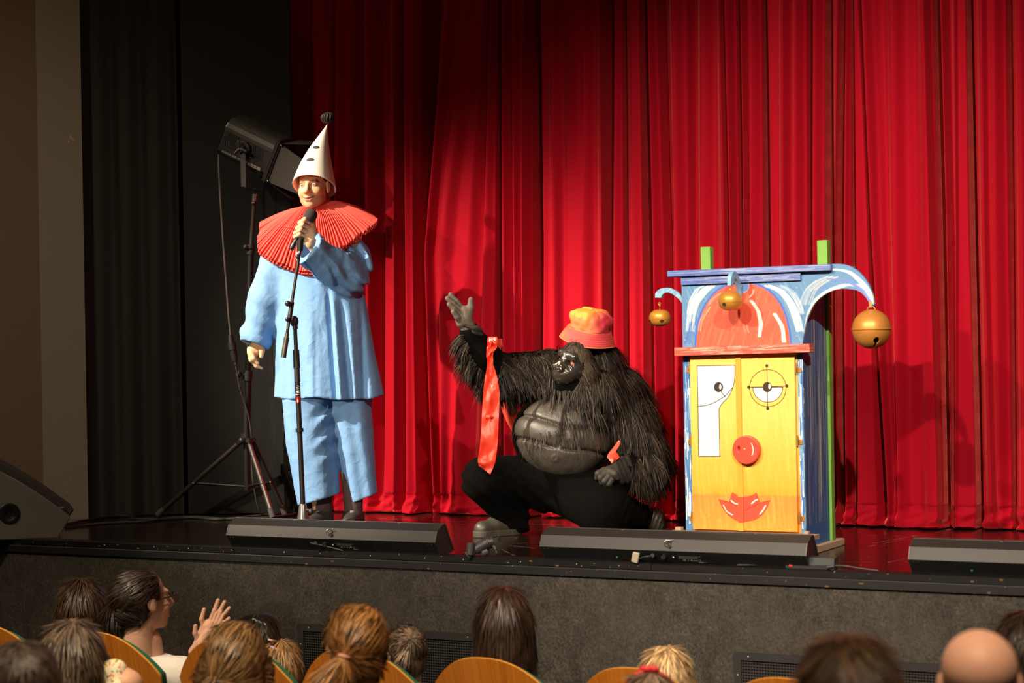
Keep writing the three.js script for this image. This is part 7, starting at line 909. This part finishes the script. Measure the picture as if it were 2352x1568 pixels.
    if (o.tail) { // gathered tail: from the tie along the given points
      const pts = o.tail.map(q => K(...q)), tf = union(0.012, chain(pts, o.tailR.map(r => r * s))), tg = solid(Object.assign((x, y, z) => tf(x, y, z) + 0.003 * noise(x * 60, y * 20, z * 60), { lo: tf.lo, hi: tf.hi }), 0.0045); const dn = V(...pts[pts.length - 1]).sub(V(...pts[0])).normalize();
      const tp = part('ponytail', tg.clone(), hairMat(o.hair, 1.15), g); for (const [k, n, sd] of [[1.7, 420, 6], [0.6, 350, 7]]) { const t = part('strands', strands(tg, n, (p, nn, r) => ({ dir: dn.clone().addScaledVector(nn, 0.1 + 0.15 * r()), len: 0.07 * s, w: 0.004, droop: 0.1, lift: 0.0005 }), sd, 3), hairMat(o.hair, k), tp); t.userData.kind = 'stuff'; }
    }
    if (o.tieColor) part('hair_tie', (() => { const t = new THREE.TorusGeometry(0.016 * s * (o.tieSize ?? 1), 0.007 * s * (o.tieSize ?? 1), 10, 24); const dd = V(...K(...(o.tail?.[1] ?? [o.tie[0], o.tie[1] + 20]))).sub(tie).normalize(); t.applyQuaternion(new THREE.Quaternion().setFromUnitVectors(V(0, 0, 1), dd)); t.translate(tie.x, tie.y, tie.z); return t; })(), M(LIN(...o.tieColor), 0.7), g);
    // clips lie on the hair where they are seen
    for (const [a, b, colr, nm] of o.clips ?? []) { const inv = mf.clone().invert(), hit = (px, py) => { const r = ray(px, py).normalize(); let t = d * 0.9; for (let i = 0; i < 400; i++) { const p = CAM.clone().addScaledVector(r, t), q = p.clone().applyMatrix4(inv), e = hf(q.x, q.y, q.z) * s; if (e < 0.001) return p; t += Math.max(0.0008, Math.min(e, 0.02) * 0.6); if (t > d * 1.15) break; } return V(...K(px, py, 0.06)); }; const p = hit(...a).addScaledVector(eT, 0.004), q = hit(...b).addScaledVector(eT, 0.004), m2 = hit((a[0] + b[0]) / 2, (a[1] + b[1]) / 2).addScaledVector(eT, 0.006); part('hair_clip', tube([p, m2, q], 0.0042, 12, 8), M(LIN(...colr), 0.35), g, nm); }
  }
  if (o.extra) o.extra({ g, K, mf, s, d, hc });
  return g;
}
const brown = [0.045, 0.024, 0.012], dkbrown = [0.022, 0.012, 0.007], blond = [0.30, 0.165, 0.065], ginger = [0.23, 0.105, 0.03], ash = [0.11, 0.075, 0.05], midbrown = [0.085, 0.045, 0.02], PI = Math.PI;
const T = (r, g, b) => M(LIN(r, g, b), 0.9, { bumpMap: rep(wrinkle, 3), bumpScale: 0.004 });
spectator({ label: 'child with tousled brown hair and a white clip, left of the woman in glasses', px: 186, py: 1392, z: 0.95, s: 1.02, yaw: PI + 0.35, hair: brown, style: 'bob', wild: 1.4, top: T(0.2, 0.12, 0.12), clips: [[[252, 1374], [257, 1392], [0.75, 0.72, 0.7], 'white hair clip']] });
const clap = (K) => { const A = (px, py, t = 0) => K(px, py, 0.02 + t); return mergeGeometries([
  solid(union(0.012, chain([A(452, 1492, 0), A(466, 1464, 0), A(478, 1438, 0)], [0.024, 0.028, 0.030]), cap(A(486, 1432, 0), A(492, 1446, 0), 0.018)), 0.0032), ...[[[484, 1424, 0], [493, 1402, .004], [501, 1378, 0]], [[491, 1428, 0], [505, 1404, .004], [516, 1382, 0]], [[495, 1436, 0], [512, 1415, .002], [527, 1396, 0]], [[497, 1445, 0], [512, 1432, 0], [526, 1420, 0]], [[470, 1446, .01], [463, 1422, .015], [469, 1399, .012]]].map(f => solid(union(0.005, chain(f.map(p => A(...p)), [0.0105, 0.0095, 0.008])), 0.003)),
  solid(union(0.012, chain([A(446, 1496, .05), A(462, 1478, .05), A(478, 1456, .045)], [0.023, 0.026, 0.026])), 0.0032), ...[[[480, 1450, .045], [490, 1428, .045], [497, 1408, .04]], [[486, 1452, .05], [498, 1428, .05], [507, 1405, .045]], [[490, 1456, .056], [503, 1434, .056], [513, 1412, .05]], [[492, 1462, .06], [504, 1444, .06], [514, 1428, .055]], [[456, 1474, .055], [448, 1454, .06], [449, 1437, .06]]].map(f => solid(union(0.005, chain(f.map(p => A(...p)), [0.0105, 0.0095, 0.008])), 0.003))].map(g => g.toNonIndexed())); };
spectator({ label: 'woman in glasses and a white shirt with a low dark ponytail, clapping', px: 331, py: 1376, z: 0.95, s: 1.10, yaw: 2.22, pitch: -0.08, skin: 'pale', hair: dkbrown, style: 'tied', tie: [272, 1385, 0.0], tail: [[272, 1383, 0], [266, 1410, .01], [270, 1440, .015], [284, 1462, .015]], tailR: [0.022, 0.042, 0.036, 0.012], top: T(0.72, 0.69, 0.64), hands: [(K) => clap(K)],
  extra: ({ g, mf }) => { const L = (x, y, z) => V(x, y, z).applyMatrix4(mf), dk = M(LIN(0.02, 0.015, 0.015), 0.35), rim = []; for (const s of [1, -1]) { const r = []; for (let k = 0; k <= 24; k++) { const a = k / 24 * 6.2832; r.push(L(s * 0.034 + Math.cos(a) * 0.025, -0.004 + Math.sin(a) * 0.021, 0.112 - 0.012 * Math.abs(Math.cos(a)) * 0 - 0.25 * Math.abs(s * 0.034 + Math.cos(a) * .025) * .3)); } rim.push(tube(r, 0.0018, 48, 6)); } const e = part('glasses', merge([...rim, bar(L(0.009, 0, 0.112), L(-0.009, 0, 0.112), 0.0018), bar(L(0.058, 0.006, 0.106), L(0.08, 0.0, 0.0), 0.0025), bar(L(-0.058, 0.006, 0.106), L(-0.08, 0.0, 0.0), 0.0025)]), dk, g); part('lens', merge([1, -1].map(s => sheet(20, 3, (u, v) => L(s * 0.034 + Math.cos(u * 6.2832) * 0.0245 * v, -0.004 + Math.sin(u * 6.2832) * 0.0205 * v, 0.1105)))), M(LIN(0.75, 0.6, 0.62), 0.05, { transmission: 1, thickness: 0, ior: 1.45 }), e); part('earring', ball(L(0.078, -0.046, 0.004), 0.0045), M(LIN(0.8, 0.76, 0.7), 0.2), g, 'small pearl earring'); } });
spectator({ label: 'dark-haired child with a pale blue clip half hidden behind the bob-haired head', px: 590, py: 1468, z: 0.93, s: 0.90, yaw: PI + 0.3, hair: dkbrown, style: 'bob', top: T(0.3, 0.3, 0.35), clips: [[[582, 1421], [611, 1434], [0.42, 0.66, 0.72], 'pale blue hair clip']] });
spectator({ label: 'small blond girl with pink, lilac and yellow hair clips beside the bob-haired head', px: 640, py: 1526, z: 0.95, s: 0.84, yaw: PI + 0.5, hair: blond, style: 'bob', top: T(0.4, 0.25, 0.4), clips: [[[616, 1468], [634, 1472], [0.75, 0.42, 0.40], 'pink hair clip'], [[622, 1484], [636, 1490], [0.5, 0.36, 0.6], 'lilac hair clip'], [[656, 1512], [653, 1540], [0.7, 0.42, 0.05], 'yellow hair clip']] });
spectator({ label: 'little girl with fair parted hair in a yellow hair tie, by the vent grille', px: 931, py: 1500, z: 0.92, s: 0.86, yaw: PI + 0.35, hair: ash.map(v => v * 1.35), style: 'tied', tie: [943, 1473, 0.085], tieColor: [0.6, 0.58, 0.05], tieSize: 0.45, tail: [[943, 1474, .085], [934, 1500, .095], [920, 1540, .09], [905, 1575, .08]], tailR: [0.012, 0.02, 0.02, 0.01], top: T(0.2, 0.3, 0.35) });
spectator({ label: 'person with long straight dark brown hair in front of the vent grille', px: 1156, py: 1424, z: 0.95, s: 1.10, yaw: PI + 0.1, hair: [0.030, 0.014, 0.007], style: 'long', top: T(0.08, 0.05, 0.05), wild: 0.2 });
spectator({ label: 'fair blond child with a tuft standing up, right of centre', px: 1534, py: 1553, z: 0.95, s: 0.92, yaw: PI - 0.2, hair: [0.46, 0.30, 0.15], style: 'bob', wild: 0.9, top: T(0.15, 0.2, 0.4), extra: ({ g, K }) => part('hair_tuft', merge([tube([K(1510, 1510, .04), K(1507, 1496, .04), K(1515, 1487, .03), K(1524, 1492, .02)], 0.007, 16), tube([K(1516, 1508, .04), K(1514, 1497, .03), K(1522, 1490, .02)], 0.006, 14)]), hairMat([0.40, 0.26, 0.13]), g) });
spectator({ label: 'dark-haired person cut off by the right edge of the picture', px: 2352, py: 1478, z: 0.93, s: 0.92, yaw: PI - 0.3, hair: dkbrown, style: 'bob', top: T(0.1, 0.1, 0.12) });
const floral = canvasTex(256, 256, (c, w, h) => { c.fillStyle = '#e9dfb9'; c.fillRect(0, 0, w, h); const r = seeded(8); for (let i = 0; i < 90; i++) { c.fillStyle = ['#e8705a', '#6f8a5c', '#f2c65a', '#4d5a50', '#f0a090'][Math.floor(r() * 5)]; c.beginPath(); c.ellipse(r() * w, r() * h, 4 + r() * 10, 3 + r() * 6, r() * 3, 0, 7); c.fill(); } });
spectator({ label: 'child with loose light brown hair and a sleeveless floral top, lower left', px: 168, py: 1512, z: 2.05, s: 1.14, yaw: PI + 0.2, hair: ash, style: 'bob', sleeveless: true, hands: [(K) => solid(union(0.02, chain([K(272, 1556, .02), K(292, 1574, .03), K(306, 1640, .03)], [0.045, 0.05, 0.045])), 0.006).toNonIndexed()], top: M(0xffffff, 0.9, { map: rep(floral, 5) }), wild: 0.9, extra: ({ g, K }) => { part('shoulder_strap', solid(union(0.02, chain([K(224, 1566, .0), K(248, 1546, .03), K(266, 1540, .03), K(270, 1600, .05)], [0.045, 0.04, 0.034, 0.06])), 0.006, { planar: true }), M(0xffffff, 0.9, { map: rep(floral, 7) }), g, 'floral shoulder of the top'); } });
spectator({ label: 'head with a smooth light brown bob and a black scrunchie, lower left of centre', px: 540, py: 1519, z: 2.0, s: 1.14, yaw: PI + 0.15, hair: [0.17, 0.092, 0.034], style: 'bob', wild: 0.15, tie: [500, 1566, 0.13], tieColor: [0.012, 0.013, 0.018], tieSize: 1.7, tail: [[500, 1566, .12], [498, 1600, .12]], tailR: [0.03, 0.03], top: T(0.2, 0.2, 0.25) });
spectator({ label: 'ginger blonde head with a low ponytail in a pink scrunchie', px: 818, py: 1480, z: 2.0, s: 1.08, yaw: PI + 0.35, hair: ginger, style: 'tied', wild: 1.2, tie: [790, 1508, 0.138], tieColor: [0.45, 0.2, 0.15], tieSize: 0.9, tail: [[790, 1510, .138], [783, 1530, .145], [766, 1560, .14], [745, 1600, .13]], tailR: [0.010, 0.026, 0.044, 0.04], top: T(0.3, 0.2, 0.2), skin: 'pink' });
spectator({ label: 'top of a small blond head with a red hair band and bow', px: 1492, py: 1622, z: 2.0, s: 0.86, yaw: PI, hair: ash.map(v => v * 1.5), style: 'tied', top: T(0.4, 0.1, 0.1), extra: ({ g, mf }) => { const L = (x, y, z) => V(x, y, z).applyMatrix4(mf), r = []; for (let k = 0; k <= 20; k++) { const a = mix(-0.25, Math.PI + .25, k / 20); r.push(L(Math.cos(a) * 0.089, 0.028 + Math.sin(a) * 0.0935, -0.005)); } const red = M(LIN(0.6, 0.03, 0.035), 0.6); const b = part('hair_band', tube(r, 0.006, 50, 8), red, g, 'red hair band'); part('bow', merge([ball(L(0.014, 0.128, -0.006), 0.014, 1.3, 0.7, 0.6), ball(L(-0.014, 0.128, -0.006), 0.014, 1.3, 0.7, 0.6), ball(L(0, 0.124, -0.005), 0.008)]), red, b); } });
spectator({ label: 'bald man seen from behind at the lower right', px: 2250, py: 1572, z: 2.95, s: 1.10, yaw: PI - 0.2, skin: 'pink', top: T(0.06, 0.06, 0.08) });
spectator({ label: 'man with very short grey brown hair in the lower left corner', px: 52, py: 1580, z: 3.3, s: 1.10, yaw: PI + 0.25, hair: [0.075, 0.05, 0.036], style: 'short', skin: 'pink', top: T(0.06, 0.06, 0.08) });
spectator({ label: 'large blurred brown-haired head at the bottom right of centre', px: 1948, py: 1605, z: 3.5, s: 1.10, yaw: PI, hair: midbrown, style: 'bob', wild: 1.3, top: T(0.1, 0.08, 0.08) });
// seats of the rows behind, under the people who sit there
{
  const proto = scene.getObjectByName('theatre_seat'); const rows = [[168, 2.05, 'theatre seat under the child in the floral top'], [540, 2.0, 'theatre seat under the bob-haired head'], [818, 2.0, 'theatre seat under the ginger ponytail head'], [1492, 2.0, 'theatre seat under the child with the red hair band'], [2250, 2.95, 'theatre seat under the bald man'], [52, 3.3, 'theatre seat under the man in the lower left corner'], [1948, 3.5, 'theatre seat under the large brown-haired head']];
  for (const [px, z, n] of rows) { const d = (CAM.z - z) / (0.885 + 0.465 * (px - W / 2) / F); const p = at(px, 1500, d), c = copyOf(proto, n, [p.x, FLOOR_Y, z + 0.13]); c.userData.group = 'theatre seats of the rows behind'; }
}

// ---------------------------------------------------------------- shadows on everything, and the picture
scene.traverse((o) => { if (o.isMesh) { o.castShadow = true; o.receiveShadow = true; } });
renderer.render(scene, camera);
